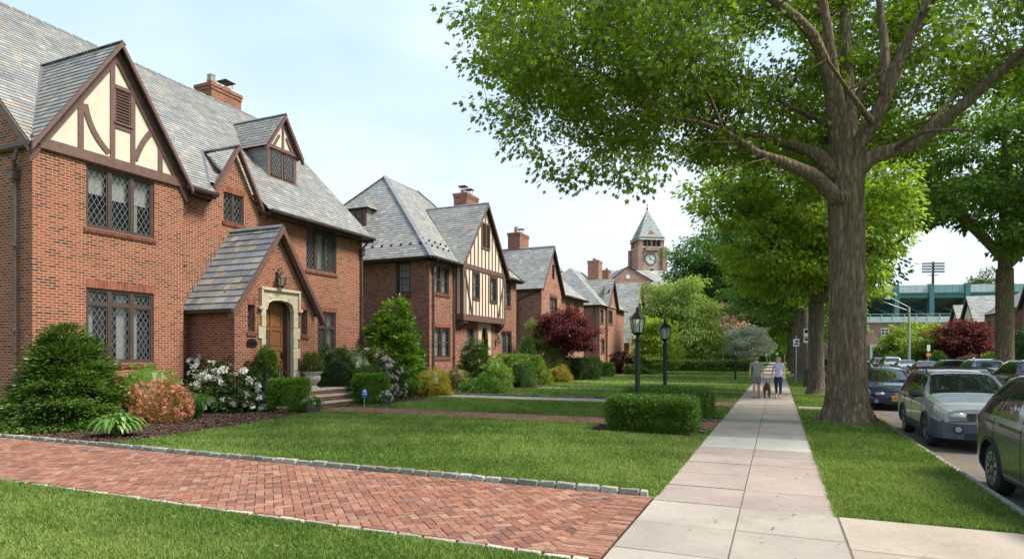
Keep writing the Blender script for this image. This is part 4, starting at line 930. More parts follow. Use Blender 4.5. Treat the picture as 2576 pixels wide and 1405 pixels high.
gu = MB(); gutter(gu, (ex + .06, E0, ez - .03), (ex + .06, 31.0, ez - .03)); gutter(gu, (ex + .06, 37.4, ez - .03), (ex + .06, E1, ez - .03)); gutter(gu, (-29, E0 - .06, ez - .03), (ex, E0 - .06, ez - .03)); gu.box(-28.9, ex - .02, E0, A2, 6.78, 6.88); gu.box(X2, ex, E0, 31.2, 6.78, 6.87); gu.box(X2, ex, 37.25, E1, 6.78, 6.87)
gu.build('gutter', m_gutter, H2)
pipe([(ex + .05, A2 + .15, 6.8), (X2 + .09, A2 + .3, 6.5), (X2 + .09, A2 + .3, .1)], 'downspout', m_pipe, H2, .05, (X2 + .1, A2 + .3, 6.3))
pipe([(X2 + .09, 30.95, 6.8), (X2 + .09, 30.95, 3.7), (X2 + .09, 30.95, .1)], 'downspout', m_pipe, H2, .05)
chimney(H2, -20.6, -19.6, 37.6, 39.4, 8, 12.9, 2, m_brick2, 2)
ds = MB(); m_ = (dd[0] + dd[1]) / 2; s0, s1, st_ = dd[0] - .42, dd[1] + .42, AX(1217, 803, X2)[1]
arc = [(m_ - (m_ - dd[0]) * math.cos(t), dz1 - .75 + .75 * math.sin(t)) for t in np.linspace(0, math.pi, 11)]
pbox(ds, 'X', X2, s0, dd[0], dz0, arc[0][1], -.1, .06); pbox(ds, 'X', X2, dd[1], s1, dz0, arc[0][1], -.1, .06); pbox(ds, 'X', X2, s0, dd[0], arc[0][1], st_, -.1, .06); pbox(ds, 'X', X2, dd[1], s1, arc[0][1], st_, -.1, .06)
for p, q in zip(arc, arc[1:]): pprism(ds, 'X', X2, [p, q, (q[0], st_), (p[0], st_)], -.1, .06)
gable_boards(ds, 'X', X2, (m_ - .45, dz1 + .25), (m_, dz1 + .62), (m_ + .45, dz1 + .25), .07, .06, .1); ds.build('door_surround', m_stone, H2)
do = MB(); pbox(do, 'X', X2, dd[0], dd[1], dz0, dz1, -.3, -.25)
for i in range(4): pbox(do, 'X', X2, dd[0] + (dd[1] - dd[0]) * (i + .1) / 4, dd[0] + (dd[1] - dd[0]) * (i + .9) / 4, dz0, dz1, -.25, -.235)
do.build('front_door', m_door, H2)
lc = (X2 + .2, AX(1247, 850, X2)[0], AX(1247, 862, X2)[1]); fr, gl = lantern_mesh(lc, .9); fr.tube([(X2, lc[1], lc[2] + .4), (lc[0], lc[1], lc[2] + .5)], .015, 6); wl_ = fr.build('wall_lantern', m_iron, H2); gl.build('lamp_glass', m_lampglass, wl_)

# ---------------------------------------------------------------- houses three to five
def simple_windows(par, specs, lights=2, brick=True):
    for pl, c, r, n in specs:
        window(par, pl, c, r, n, None, 'hung', rec=.06, sill='brick', curtain='sheer', fw=.09, mw=.12, grid=(2, 1))
        s = MB(); soldier(s, pl, c, r[0] - .05, r[1] + .05, r[3], rr=random.Random(int(r[0] * 9))); s.build('lintel', m_paver, par)
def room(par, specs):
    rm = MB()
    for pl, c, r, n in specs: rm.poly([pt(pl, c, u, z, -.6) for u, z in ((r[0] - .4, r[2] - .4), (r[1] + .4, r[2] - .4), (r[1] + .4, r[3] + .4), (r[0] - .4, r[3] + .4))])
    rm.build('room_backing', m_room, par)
H3 = thing('brick_house', 'third brick house whose plain orange brick gable with a slit window faces the street', 'house', (-17, 50, 0), HG)
A3, G3, B3 = 45.3, 50.1, 57.7
wa = ('X', X2, RX(X2, 1382.6, 744, 1402, 790), 2); wb = ('X', X2, RX(X2, 1389, 665, 1395, 703), 1); wc = ('X', X2, RX(X2, 1432, 758, 1440, 790), 1); wd_ = ('X', X2, RX(X2, 1452, 762, 1462, 792), 1); we = ('X', X2, RX(X2, 1436, 845, 1447, 880), 2)
wl = MB(); wall(wl, 'X', X2, [(A3, 0), (G3, 0), (G3, 7), (47.7, 10.5), (A3, 7)], [wa[2], wb[2]]); wall(wl, 'X', X2 - .3, [(G3, 0), (B3, 0), (B3, 7), (G3, 7)], [])
wl.poly([(X2, A3, 0), (-27, A3, 0), (-27, A3, 7), (X2, A3, 7)]); wl.poly([(X2, G3, 0), (-17.3, G3, 0), (-17.3, G3, 7), (X2, G3, 7)]); wl.poly([(-17.3, B3, 0), (-27, B3, 0), (-27, B3, 7), (-17.3, B3, 7)]); wl.poly([(-27, A3, 0), (-27, B3, 0), (-27, B3, 7), (-27, A3, 7)])
wl.build('wall', m_brick3, H3); simple_windows(H3, [wa]); window(H3, 'X', X2, wb[2], 1, None, 'none', sill=None, curtain=None, fw=.04)
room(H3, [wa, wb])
for q in (wc, wd_, we): window(H3, 'X', -17.3, q[2], q[3], None, 'hung', rec=-.03, curtain=None, fw=.08, grid=(2, 1))
rf = MB(); S3 = dict(e=.23, w0=.25, w1=.5)
for ye in (45.0, 50.4): slates(rf, [(-16.75, ye, 6.9), (-22.6, ye, 6.9), (-22.6, 47.7, 10.62), (-16.75, 47.7, 10.62)], **S3, k0=1.1)
slates(rf, [(-16.9, 50.4, 6.9), (-16.9, 58, 6.9), (-20.6, 55.5, 10.4), (-20.6, 47.7, 10.4)], **S3, k0=1.15); slates(rf, [(-16.9, 58, 6.9), (-27, 58, 6.9), (-20.6, 55.5, 10.4)], **S3)
slates(rf, [(-22.6, 44.95, 6.9), (-28, 44.95, 6.9), (-24, 47.7, 10.5), (-22.6, 47.7, 10.5)], **S3)
rf.poly([(-20.6, 47.7, 10.4), (-20.6, 55.5, 10.4), (-27.4, 58, 6.9), (-27.4, 47.7, 6.9)], (.2, .2, .2)); ridge(rf, (-16.75, 47.7, 10.66), (-22.6, 47.7, 10.66), .12); rf.build('roof', m_slate, H3)
vb = MB(); gable_boards(vb, 'X', -16.73, (44.95, 6.85), (47.7, 10.6), (50.45, 6.85), .2, -.05, .02); vb.box(-22.5, X2, 45.0, A3, 6.8, 6.88); vb.box(-17.3, -16.9, 50.4, 58, 6.8, 6.88); vb.build('verge_board', m_timber, H3)
gu = MB(); gutter(gu, (-22.5, 44.95, 6.86), (-16.8, 44.95, 6.86)); gutter(gu, (-16.84, 50.4, 6.86), (-16.84, 58, 6.86)); gu.build('gutter', m_gutter, H3)
pipe([(-17.0, A3 - .08, 6.8), (-19, A3 - .08, 6.2), (-19, A3 - .08, .1)], 'downspout', m_pipe, H3, .05)
chimney(H3, -20.9, -19.8, 47.6, 49.6, 8, 12.0, 2, m_brick2)
dm = MB(); dX, d0, d1 = -18.1, 52.0, 53.4; dm.box(dX - .1, dX, d0, d1, 8.0, 9.3); dmo = dm.build('dormer', m_timber, H3); pn = MB(); pbox(pn, 'X', dX, d0 + .15, d1 - .15, 8.25, 9.15, .002, .006); pn.build('pane', m_glass, dmo)
dc = MB(); q = (dX - .7, 52.7, 10.7); r_ = (-20.4, 52.7, 10.7)
for P_ in ([(dX + .2, d0 - .25, 9.25), (dX + .2, d1 + .25, 9.25), q], [(dX + .2, d0 - .25, 9.25), (-19.5, d0 - .25, 9.25), r_, q], [(dX + .2, d1 + .25, 9.25), (-19.5, d1 + .25, 9.25), r_, q]): slates(dc, P_, .2)
for yy in (d0, d1): dc.poly([(dX - .02, yy, 8), (dX - .02, yy, 9.3), (-19.5, yy, 9.3)], (.22, .22, .22))
dc.build('roof', m_slate, dmo)

H4 = thing('brick_house', 'fourth brick house with a tall brick chimney above its bay gable beyond the red maple', 'house', (-17, 68, 0), HG)
A4, B4 = 62.5, 73.6
wins = [('X', X2, RX(X2, 1509.5, 776, 1518.5, 813), 1), ('X', X2 + .2, RX(X2 + .2, 1530, 779, 1541, 815), 2), ('X', X2 + .2, RX(X2 + .2, 1533, 730, 1538, 752), 1), ('X', X2, RX(X2, 1511, 852, 1521, 887), 1)]
wl = MB(); wall(wl, 'X', X2, [(A4, 0), (65, 0), (65, 7), (A4, 7)], [wins[0][2], wins[3][2]]); wall(wl, 'X', X2 + .2, [(65, 0), (68.8, 0), (68.8, 7), (66.9, 9.8), (65, 7)], [wins[1][2], wins[2][2]]); wall(wl, 'X', X2, [(68.8, 0), (B4, 0), (B4, 7), (68.8, 7)])
wl.poly([(X2, A4, 0), (-26, A4, 0), (-26, A4, 7), (X2, A4, 7)]); wl.poly([(X2, B4, 0), (-26, B4, 0), (-26, B4, 7), (X2, B4, 7)]); wl.poly([(X2 + .2, 65, 0), (X2, 65, 0), (X2, 65, 7), (X2 + .2, 65, 7)])
wl.build('wall', m_brick3, H4); room(H4, wins); simple_windows(H4, wins)
rf = MB(); p4, p4b = (-21.2, 65.6, 11.4), (-21.2, 71, 11.4); slates(rf, [(-16.7, 62.2, 6.9), (-16.7, 74, 6.9), p4b, p4], **S3, k0=1.15); slates(rf, [(-16.7, 62.2, 6.9), p4, (-26.2, 62.2, 6.9)], **S3, k0=1.1); slates(rf, [(-16.7, 74, 6.9), p4b, (-26.2, 74, 6.9)], .5, .5, 1); rf.poly([p4, p4b, (-26.2, 74, 6.9), (-26.2, 62.2, 6.9)], (.2, .2, .2))
for ye in (64.7, 69.1): slates(rf, [(-16.5, ye, 6.85), (-16.8, ye, 6.85), (-20, 66.9, 10.1), (-16.5, 66.9, 10.1)], **S3)
rf.build('roof', m_slate, H4); vb = MB(); gable_boards(vb, 'X', -16.5, (64.6, 6.8), (66.9, 10.1), (69.2, 6.8), .2, -.05, .02); vb.box(-26, X2, 62.2, A4, 6.8, 6.88); vb.build('verge_board', m_timber, H4)
gu = MB(); gutter(gu, (-26, 62.15, 6.86), (-16.7, 62.15, 6.86)); gutter(gu, (-16.65, 69.2, 6.86), (-16.65, 74, 6.86)); gu.build('gutter', m_gutter, H4)
pipe([(X2 + .1, 64.8, 6.8), (X2 + .1, 64.8, .1)], 'downspout', m_pipe, H4, .06)
chimney(H4, -20.2, -18.9, 69, 70.6, 8, 12.6, 2, m_brick3, 0); chimney(H4, -19.6, -18.8, 73.2, 74.4, 6, 12.0, 1, m_brick3, 0)
H5 = thing('brick_house', 'fifth house with long slate roof sweeping low and a cream front gable', 'house', (-18, 83, 0), HG)
wl = MB(); wall(wl, 'Y', 76.5, [(-23, 0), (X2, 0), (X2, 3.5), (-23, 3.5)]); wall(wl, 'X', X2, [(76.5, 0), (88, 0), (88, 3.8), (82.3, 3.8), (76.5, 3.5)]); wl.poly([(-23, 76.5, 0), (-23, 88, 0), (-23, 88, 11), (-23, 76.5, 3.4)]); wl.build('wall', m_brick3, H5)
gb = MB(); gb.poly([(X2 + .01, 76.7, 3.5), (X2 + .01, 88, 3.5), (X2 + .01, 82.4, 11.1)]); gb.build('stucco_panel', m_stucco2, H5)
window(H5, 'X', X2 + .03, (81.7, 83, 6.6, 8.6), 1, None, 'hung', rec=-.05, sill=None, curtain=None, grid=(2, 1))
rf = MB(); slates(rf, [(-16.6, 76.0, 3.2), (-23.5, 76.0, 3.2), (-22.5, 82.4, 11.4), (-16.6, 82.4, 11.4)], .26, .3, .6, k0=1.1); slates(rf, [(-16.6, 88.6, 3.2), (-23.5, 88.6, 3.2), (-22.5, 82.4, 11.4), (-16.6, 82.4, 11.4)], .5, .5, 1); rf.build('roof', m_slate, H5)
vb = MB(); gable_boards(vb, 'X', -16.58, (75.9, 3.1), (82.4, 11.4), (88.8, 3.1), .3, -.06, .03); vb.build('verge_board', m_timber, H5)
# ---------------------------------------------------------------- campus building and clock tower
TW = thing('clock_tower', 'tall brick clock tower with slate spire and white dial beyond the houses', 'tower', (0, 0, 0))
dT = 186.; c = AD(1628, 890, dT); TW.location = (c.x, c.y, 0); TW.rotation_euler = (0, 0, 0)
# tower faces: turned so that one face looks almost at the street
a = TH + R(8); U, V = Vector((math.cos(a), math.sin(a), 0)), Vector((-math.sin(a), math.cos(a), 0)); C0 = Vector((c.x, c.y, 0))
zT = lambda py: CAMH + (HYP - py) / FPX * dT
hw = 3.8
def tb(mb, u0, u1, v0, v1, z0, z1, col=None): mb.obox(C0 + U * (u0 + u1) / 2 + V * (v0 + v1) / 2 + Vector((0, 0, (z0 + z1) / 2)), U * (u1 - u0) / 2, V * (v1 - v0) / 2, (0, 0, (z1 - z0) / 2), col)
m_tb = brickmat('tower brick', (.33, .18, .145), (.25, .14, .12), (.38, .22, .18), (.36, .28, .24), .4, .16, .012)
m_ts = simple('tower stone', (.40, .33, .26), .85, var=.15, vs=.6)
b = MB(); tb(b, -hw, hw, -hw, hw, 0, zT(627)); tb(b, -hw + .5, hw - .5, -hw + .5, hw - .5, zT(627), zT(602))
for su in (-1, 1):
    for sv in (-1, 1): tb(b, su * hw - .7, su * hw + .7, sv * hw - .7, sv * hw + .7, 0, zT(626)); tb(b, su * (hw - .5) - .55, su * (hw - .5) + .55, sv * (hw - .5) - .55, sv * (hw - .5) + .55, zT(626), zT(600))
for d_, e_ in ((U, V), (V, U), (-U, V), (-V, U)):
    f0 = C0 + d_ * (hw - .3); b.prism([f0 - e_ * 1.9 + Vector((0, 0, zT(602))), f0 + e_ * 1.9 + Vector((0, 0, zT(602))), f0 + Vector((0, 0, zT(583)))], -d_ * 1.8)
b.build('tower_shaft', m_tb, TW)
s = MB(); tb(s, -hw - .15, hw + .15, -hw - .15, hw + .15, zT(629), zT(625)); tb(s, -hw - .3, hw + .3, -hw - .3, hw + .3, zT(602.5), zT(600.5)); tb(s, -1.9, 1.9, -hw - .75, -hw - .02, zT(636), zT(626)); tb(s, -2.4, 2.4, -hw - .06, -hw, zT(674), zT(640)); tb(s, -2.9, 3.4, -hw - .04, -hw, zT(715), zT(674))
tb(s, hw, hw + .06, -2.4, 2.4, zT(674), zT(640))
for k in range(9): tb(s, -1.9 + k * .45, -1.7 + k * .45, -hw - .95, -hw - .75, zT(636), zT(626))
s.build('stone_trim', m_ts, TW)
w = MB()
for d_, e_ in ((-V, U), (U, V)):
    for k in range(4):
        q = C0 + d_ * (hw - .48) + e_ * ((-2.2, -1.0, .55, 1.75)[k]); w.prism([q + Vector((0, 0, zT(624))), q + e_ * .8 + Vector((0, 0, zT(624))), q + e_ * .8 + Vector((0, 0, zT(609))), q + e_ * .4 + Vector((0, 0, zT(606))), q + Vector((0, 0, zT(609)))], d_ * .05)
q = C0 - V * (hw + .09); w.prism([q - U * .6 + Vector((0, 0, zT(715))), q + U * .6 + Vector((0, 0, zT(715))), q + U * .6 + Vector((0, 0, zT(683))), q + Vector((0, 0, zT(679))), q - U * .6 + Vector((0, 0, zT(683)))], -V * .05)
w.build('belfry_window', m_iron, TW)
sp_ = MB(); tz0, tz1 = zT(609), zT(527); cs = [C0 + U * i * (hw + .35) + V * j * (hw + .35) + Vector((0, 0, tz0)) for i, j in ((-1, -1), (1, -1), (1, 1), (-1, 1))]; tip = C0 + Vector((0, 0, tz1))
m_sp = [(.22, .25, .24), (.26, .28, .27), (.20, .23, .23)]
for i in range(4): slates(sp_, [cs[i], cs[(i + 1) % 4], tip], .5, .6, 1.1, pal=m_sp, th=.05)
spo = sp_.build('spire', m_slate, TW); fi = MB(); fi.lathe(tip - Vector((0, 0, .5)), [(.2, 0), (.2, .6), (.35, .8), (.12, 1.1), (.09, 1.6), (.22, 1.8), (.02, 2.3)], 8); fi.build('finial', m_iron, spo)
ck = MB(); cc = C0 - V * (hw + .1) - U * .45 + Vector((0, 0, zT(657))); n = 40; rr_ = 1.6
def disc(mb, c, r0, r1, off, n=40, col=None):
    for k in range(n):
        a0_, a1_ = 6.28319 * k / n, 6.28319 * (k + 1) / n; P_ = lambda r, t: c + U * r * math.cos(t) + Vector((0, 0, r * math.sin(t))) - V * off
        mb.poly([P_(r0, a0_), P_(r1, a0_), P_(r1, a1_), P_(r0, a1_)] if r0 else [c - V * off, P_(r1, a0_), P_(r1, a1_)], col)
m_dial = simple('dial white', (.62, .61, .57), .6, var=.03)
dk = MB(); disc(dk, cc, 0, rr_, .02); dk_ = dk.build('clock_dial', m_dial, TW)
rg = MB(); disc(rg, cc, rr_, rr_ + .22, .05); disc(rg, cc, rr_ * .94, rr_ * .97, .03)
for k in range(12):
    t = math.pi / 2 - k * math.pi / 6; dr_ = U * math.cos(t) + Vector((0, 0, math.sin(t))); tg = U * -math.sin(t) + Vector((0, 0, math.cos(t)))
    for j in range((1, 2, 3, 3, 1, 2, 3, 4, 2, 1, 2, 2)[k - 1] if k else 3): rg.obox(cc - V * .04 + dr_ * rr_ * .79 + tg * (j - 1) * .13, dr_ * .2, tg * .035, V * .01)
rg.build('clock_numerals', m_iron, dk_)
hn = MB()
for t, l, w_ in ((R(120), .95, .07), (R(-15), 1.2, .05)): dr_ = U * math.cos(t) + Vector((0, 0, math.sin(t))); tg = U * -math.sin(t) + Vector((0, 0, math.cos(t))); hn.obox(cc - V * .08 + dr_ * l * .4, dr_ * l * .6, tg * w_, V * .01)
disc(hn, cc, 0, .16, .09, 16); hn.build('clock_hand', m_iron, dk_)
# campus hall around the tower
c5 = AD(1559, 890, 170); HB = thing('campus_hall', 'long brick campus building with grey slate roofs below the clock tower', 'building', (c5.x, c5.y, 0))
C0 = Vector((c5.x, c5.y, 0)); zH = lambda py, d: CAMH + (HYP - py) / FPX * d
b = MB(); tb(b, -8, 40, 0, 14, 0, zH(722, 170) - .05); tb(b, -3.4, 6.6, -6, 8, 0, zH(707, 168)); gx = 0
b.prism([C0 + U * -4.3 - V * 6 + Vector((0, 0, zH(707, 166))), C0 + U * 7 - V * 6 + Vector((0, 0, zH(707, 166))), C0 + U * .2 - V * 6 + Vector((0, 0, zH(673, 166)))], V * .5)
b.build('wall', m_tb, HB)
r_ = MB(); z1, z2 = zH(722, 170), zH(680, 178)
P_ = lambda u, v, z: C0 + U * u + V * v + Vector((0, 0, z))
slates(r_, [P_(-9, -.6, z1), P_(41, -.6, z1), P_(36, 7, z2), P_(-4, 7, z2)], .6, .8, 1.6, th=.05, k0=1.2); slates(r_, [P_(41, -.6, z1), P_(41, 15, z1), P_(36, 7, z2)], .6, .8, 1.6, th=.05); slates(r_, [P_(-9, -.6, z1), P_(-9, 15, z1), P_(-4, 7, z2)], .6, .8, 1.6, th=.05)
gp = zH(672, 166)
slates(r_, [P_(.2, -6.3, gp), P_(.2, 9, gp), P_(-5, 9, zH(709, 166)), P_(-5, -6.3, zH(709, 166))], .6, .8, 1.6, th=.05); slates(r_, [P_(.2, -6.3, gp), P_(.2, 9, gp), P_(7.6, 9, zH(709, 166)), P_(7.6, -6.3, zH(709, 166))], .6, .8, 1.6, th=.05, k0=1.2)
r_.build('roof', m_slate, HB)
s = MB(); disc(s, P_(.3, -6.02, zH(698, 166)), 0, .6, .05, 20); s.build('round_vent', m_dial, HB)
for u, v, dz in ((-11, 2, 18.5), (36, 3, 22)): pass
s = MB()
for k in range(8):
    for z in (4, 9): s.obox(P_(10 + k * 3.6, -.03, z), U * .8, V * .05, (0, 0, 1.3))
s.build('window_band', m_iron, HB)
# ---------------------------------------------------------------- stadium, hall and houses across the street
m_teal = simple('teal steel', (.055, .155, .165), .55, .1, var=.12, vs=.3); m_teal2 = simple('pale teal panel', (.20, .33, .33), .6, var=.1, vs=.4); m_pane = simple('grey panel', (.45, .50, .50), .6, var=.06, vs=.3)
m_under = simple('dark seating underside', (.075, .09, .095), .8, var=.3, vs=.3); m_white = simple('white paint', (.72, .72, .70), .55, var=.05)
ST = thing('stadium', 'teal steel football stadium grandstand rising behind the red brick hall', 'stadium', tuple(AD(2341, 890, 150).xy) + (0,))
U = Vector((math.cos(TH - .12), math.sin(TH - .12), 0)); V = Vector((-U.y, U.x, 0)); C0 = Vector((ST.location.x, ST.location.y, 0)); d_ = 150.
zS = lambda py: CAMH + (HYP - py) / FPX * d_
ux = lambda px: (px - 2341) / FPX * d_
b = MB(); tb(b, ux(2130), ux(2760), -.2, 1.0, zS(749), zS(736)); tb(b, ux(2130), ux(2760), -.5, .9, zS(738), zS(735.5))
for px in (2180, 2259, 2341, 2425, 2505, 2590, 2670):
    u = ux(px); tb(b, u - .55, u + .55, -.6, .6, 0, zS(714)); tb(b, u - .35, u + .35, 0, 14, zS(752), zS(747))
    p, q = C0 + U * u + Vector((0, 0, zS(757))), C0 + U * u + V * 13 + Vector((0, 0, zS(803))); b.beam(p, q, .9, .5, V.cross(U)); b.beam(C0 + U * u + Vector((0, 0, zS(795))), C0 + U * (u - 4) + V * 6 + Vector((0, 0, zS(760))), .5, .4)
tb(b, ux(2130), ux(2760), 7, 7.5, zS(790), zS(787)); b.build('steel_frame', m_teal, ST)
for a, e, m in ((2130, 2258, m_pane), (2260, 2340, m_pane), (2342, 2424, m_teal2), (2426, 2504, m_pane), (2506, 2760, m_teal2)):
    p = MB(); n = max(1, int((e - a) / 14)); w = (e - a) / n
    for i in range(n): tb(p, ux(a + i * w + .35), ux(a + (i + 1) * w - .35), -.1, .1, zS(735), zS(716))
    p.build('parapet_panel', m, ST)
b = MB()
for k in range(12): t = k / 12; tb(b, ux(2130), ux(2760), 1 + 12.5 * t, 1.9 + 12.5 * t, zS(749 + 50 * t) - .5, zS(749 + 50 * t))
for k in range(11): t = (k + .6) / 12; tb(b, ux(2130), ux(2760), 1.3 + 12.5 * t, 1.45 + 12.5 * t, zS(749 + 50 * t) - .1, zS(749 + 50 * t) + .25)
b.build('seating_deck', m_under, ST)
b = MB(); tb(b, ux(2130), ux(2760), 14, 14.3, 0, zS(760)); b.build('rear_wall', m_under, ST)
b = MB(); tb(b, ux(2120), ux(2760), -3, -2.7, zS(815), zS(797))
for k in range(24): tb(b, ux(2130) + k * 2.6, ux(2130) + k * 2.6 + .12, -3.1, -2.98, zS(815), zS(790))
tb(b, ux(2120), ux(2760), -3.08, -3.0, zS(791), zS(790)); b.build('white_railing', m_pane, ST)
LT = thing('floodlight_mast', 'stadium floodlight mast carrying rows of lamps above the teal grandstand', 'floodlight', tuple(AD(2347, 890, 175).xy) + (0,))
C0 = Vector((LT.location.x, LT.location.y, 0)); zL = lambda py: CAMH + (HYP - py) / FPX * 175
b = MB(); b.tube([C0, C0 + Vector((0, 0, zL(658)))], [.5, .3], 8); w = 26 / FPX * 175
for py in (661, 668, 675, 682, 692): tb(b, -w if py < 690 else -w * .5, w if py < 690 else w * .5, -.1, .1, zL(py) - .1, zL(py) + .1)
b.build('mast', m_gutter, LT); b = MB()
for py in (661, 668, 675, 682):
    for k in range(11):
        if k != 5: b.lathe(C0 + U * (-w + .2 + k * (2 * w - .4) / 10) - V * .2 + Vector((0, 0, zL(py) - .1)), [(.08, .25), (.28, .05), (.34, -.3), (.1, -.32)], 6)
tag(b.build('floodlight_lamp', m_lead, LT), kind='stuff')
BH = thing('brick_hall', 'low red brick hall with arched window and white doorway in front of the stadium', 'building', tuple(AD(2176, 890, 108).xy) + (0,))
C0 = Vector((BH.location.x, BH.location.y, 0)); d_ = 108.; zS = lambda py: CAMH + (HYP - py) / FPX * d_; ux = lambda px: (px - 2176) / FPX * d_
b = MB(); tb(b, 0, ux(2460), 0, 20, 0, zS(811)); b.build('wall', m_tb, BH)
b = MB(); tb(b, -.2, ux(2460) + .2, -.2, 20, zS(811), zS(808)); tb(b, ux(2186), ux(2226), -.3, 0, zS(876), zS(866)); tb(b, ux(2186), ux(2192), -.3, 0, 0, zS(876)); tb(b, ux(2320), ux(2352), -1, 0, zS(833), zS(825)); b.build('stone_trim', m_pane, BH)
b = MB(); tb(b, ux(2193), ux(2226), -.03, .02, 0, zS(876)); tb(b, ux(2326), ux(2346), -.03, .02, zS(845), zS(835)); b.build('doorway', m_room, BH)
wf = MB(); c_ = (ux(2213), ux(2232)); m_ = sum(c_) / 2
for u in (c_[0], m_ - .04, c_[1] - .1): tb(wf, u, u + .1, -.1, -.02, zS(852), zS(828))
for py in (852, 843, 834, 827): tb(wf, c_[0], c_[1], -.1, -.02, zS(py) - .05, zS(py) + .06)
w_ = wf.build('window', m_white, BH); b = MB(); tb(b, c_[0], c_[1], -.015, .01, zS(852), zS(827)); b.build('pane', m_room, w_)
# houses across the street: (front plane X, near wall Y, far wall Y, eave, peak, lit)
def far_house(lab, X, ya, yb, ez, pz, ch=None, cream=False, cross=True, mat=None):
    h = thing('brick_house', lab, 'house', (X + 4, (ya + yb) / 2, 0), 'brick houses across the street'); yc = (ya + yb) / 2; dp = 10
    w = MB(); w.poly([(X, ya, 0), (X, yb, 0), (X, yb, ez), (X, yc, pz - .2 if cross else ez), (X, ya, ez)]); w.poly([(X, ya, 0), (X + dp, ya, 0), (X + dp, ya, ez)] + ([] if cross else [(X + dp / 2, ya, pz - .2)]) + [(X, ya, ez)]); w.poly([(X, yb, 0), (X + dp, yb, 0), (X + dp, yb, ez), (X, yb, ez)]); w.poly([(X + dp, ya, 0), (X + dp, yb, 0), (X + dp, yb, ez), (X + dp, ya, ez)])
    w.build('wall', mat or m_brick2, h); r_ = MB(); s = dict(e=.3, w0=.35, w1=.7, th=.03, k0=1.25)
    if cross:
        for y in (ya - .3, yb + .3): slates(r_, [(X - .4, y, ez - .15), (X + dp + .3, y, ez - .15), (X + dp + .3, yc, pz), (X - .4, yc, pz)], **s)
    else:
        for x in (X - .4, X + dp + .4): slates(r_, [(x, ya - .3, ez - .15), (x, yb + .3, ez - .15), (X + dp / 2, yb + .3, pz), (X + dp / 2, ya - .3, pz)], **s)
    r_.build('roof', m_slate, h); v = MB()
    if cross: gable_boards(v, 'X', X - .4, (ya - .35, ez - .2), (yc, pz), (yb + .35, ez - .2), .35, -.05, .05)
    else: gable_boards(v, 'Y', ya - .32, (X - .45, ez - .2), (X + dp / 2, pz), (X + dp + .45, ez - .2), .35, -.05, .05)
    v.build('verge_board', m_timber, h)
    if cream: s_ = MB(); s_.poly([(X - .02, ya + .3, ez), (X - .02, yb - .3, ez), (X - .02, yc, pz - .5)]); s_.build('stucco_panel', m_stucco2, h)
    n = int((yb - ya) / 2.8)
    for z0, z1 in ((1.2, 3), (4.4, 6.1)):
        for k in range(n):
            y = ya + (yb - ya) * (k + .5) / n; f = MB(); f.box(X - .05, X + .02, y - .6, y + .6, z0, z1); o = f.build('window', m_frame, h); p = MB()
            for a, e in ((y - .5, y - .05), (y + .05, y + .5)): p.box(X - .065, X - .052, a, e, z0 + .1, z1 - .1)
            p.build('pane', m_glass, o)
    for k in range(3):
        x = X + 1.8 + k * 3.1; f = MB(); f.box(x - .5, x + .5, ya - .05, ya + .02, 4.4, 6.1); o = f.build('window', m_frame, h); p = MB(); p.box(x - .4, x + .4, ya - .065, ya - .052, 4.5, 6.0); p.build('pane', m_glass, o)
    if ch: chimney(h, *ch, 2, m_brick2, 0)
far_house('brick house across the street at the right edge with a dark brown gable board', 25, 74, 85.5, 6.9, 13.2)
far_house('brick house with a tall chimney across the street behind the big tree trunk', 25, 88, 99, 7.0, 10.6, (26, 27.2, 96.5, 98.5, 6, 11.2), cross=False)
far_house('house with pale slate cross gable across the street right of the red maple', 25, 102.5, 109.5, 6.3, 10.0, cream=True)
far_house('farthest house across the street with a small pale slate gable', 25.5, 112, 118.5, 5.8, 9.4, cream=True)
# street lamp on the far kerb
SL = thing('street_lamp', 'tall grey street lamp with a braced arm on the far kerb', 'street lamp', tuple(AD(2287, 890, 60).xy) + (0,))
m_galv = simple('galvanised steel', (.42, .44, .45), .45, .4, var=.1); C0 = Vector((SL.location.x, SL.location.y, 0)); rv = Vector((CS, SN, 0))
b = MB(); b.tube([C0, C0 + Vector((0, 0, 6.4))], [.13, .10], 10); b.lathe(C0, [(.2, -.13), (.2, .3), (.13, .35)], 10); b.build('pole', m_galv, SL)
b = MB(); t_ = C0 + Vector((0, 0, 6.25)) - rv * 1.75 + Vector((0, 0, 1.0)); b.tube([C0 + Vector((0, 0, 6.35)), t_], .035, 6); b.tube([C0 + Vector((0, 0, 6.0)), t_ - Vector((0, 0, .35)) - rv * .8], .04, 6); b.build('arm', m_galv, SL)
b = MB(); q = t_ - rv * .3; b.obox(q, rv * .38, Vector((-SN, CS, 0)) * .13, (0, 0, .07)); b.obox(q - rv * .05 - Vector((0, 0, .09)), rv * .28, Vector((-SN, CS, 0)) * .1, (0, 0, .04)); b.build('lamp_head', m_galv, SL)
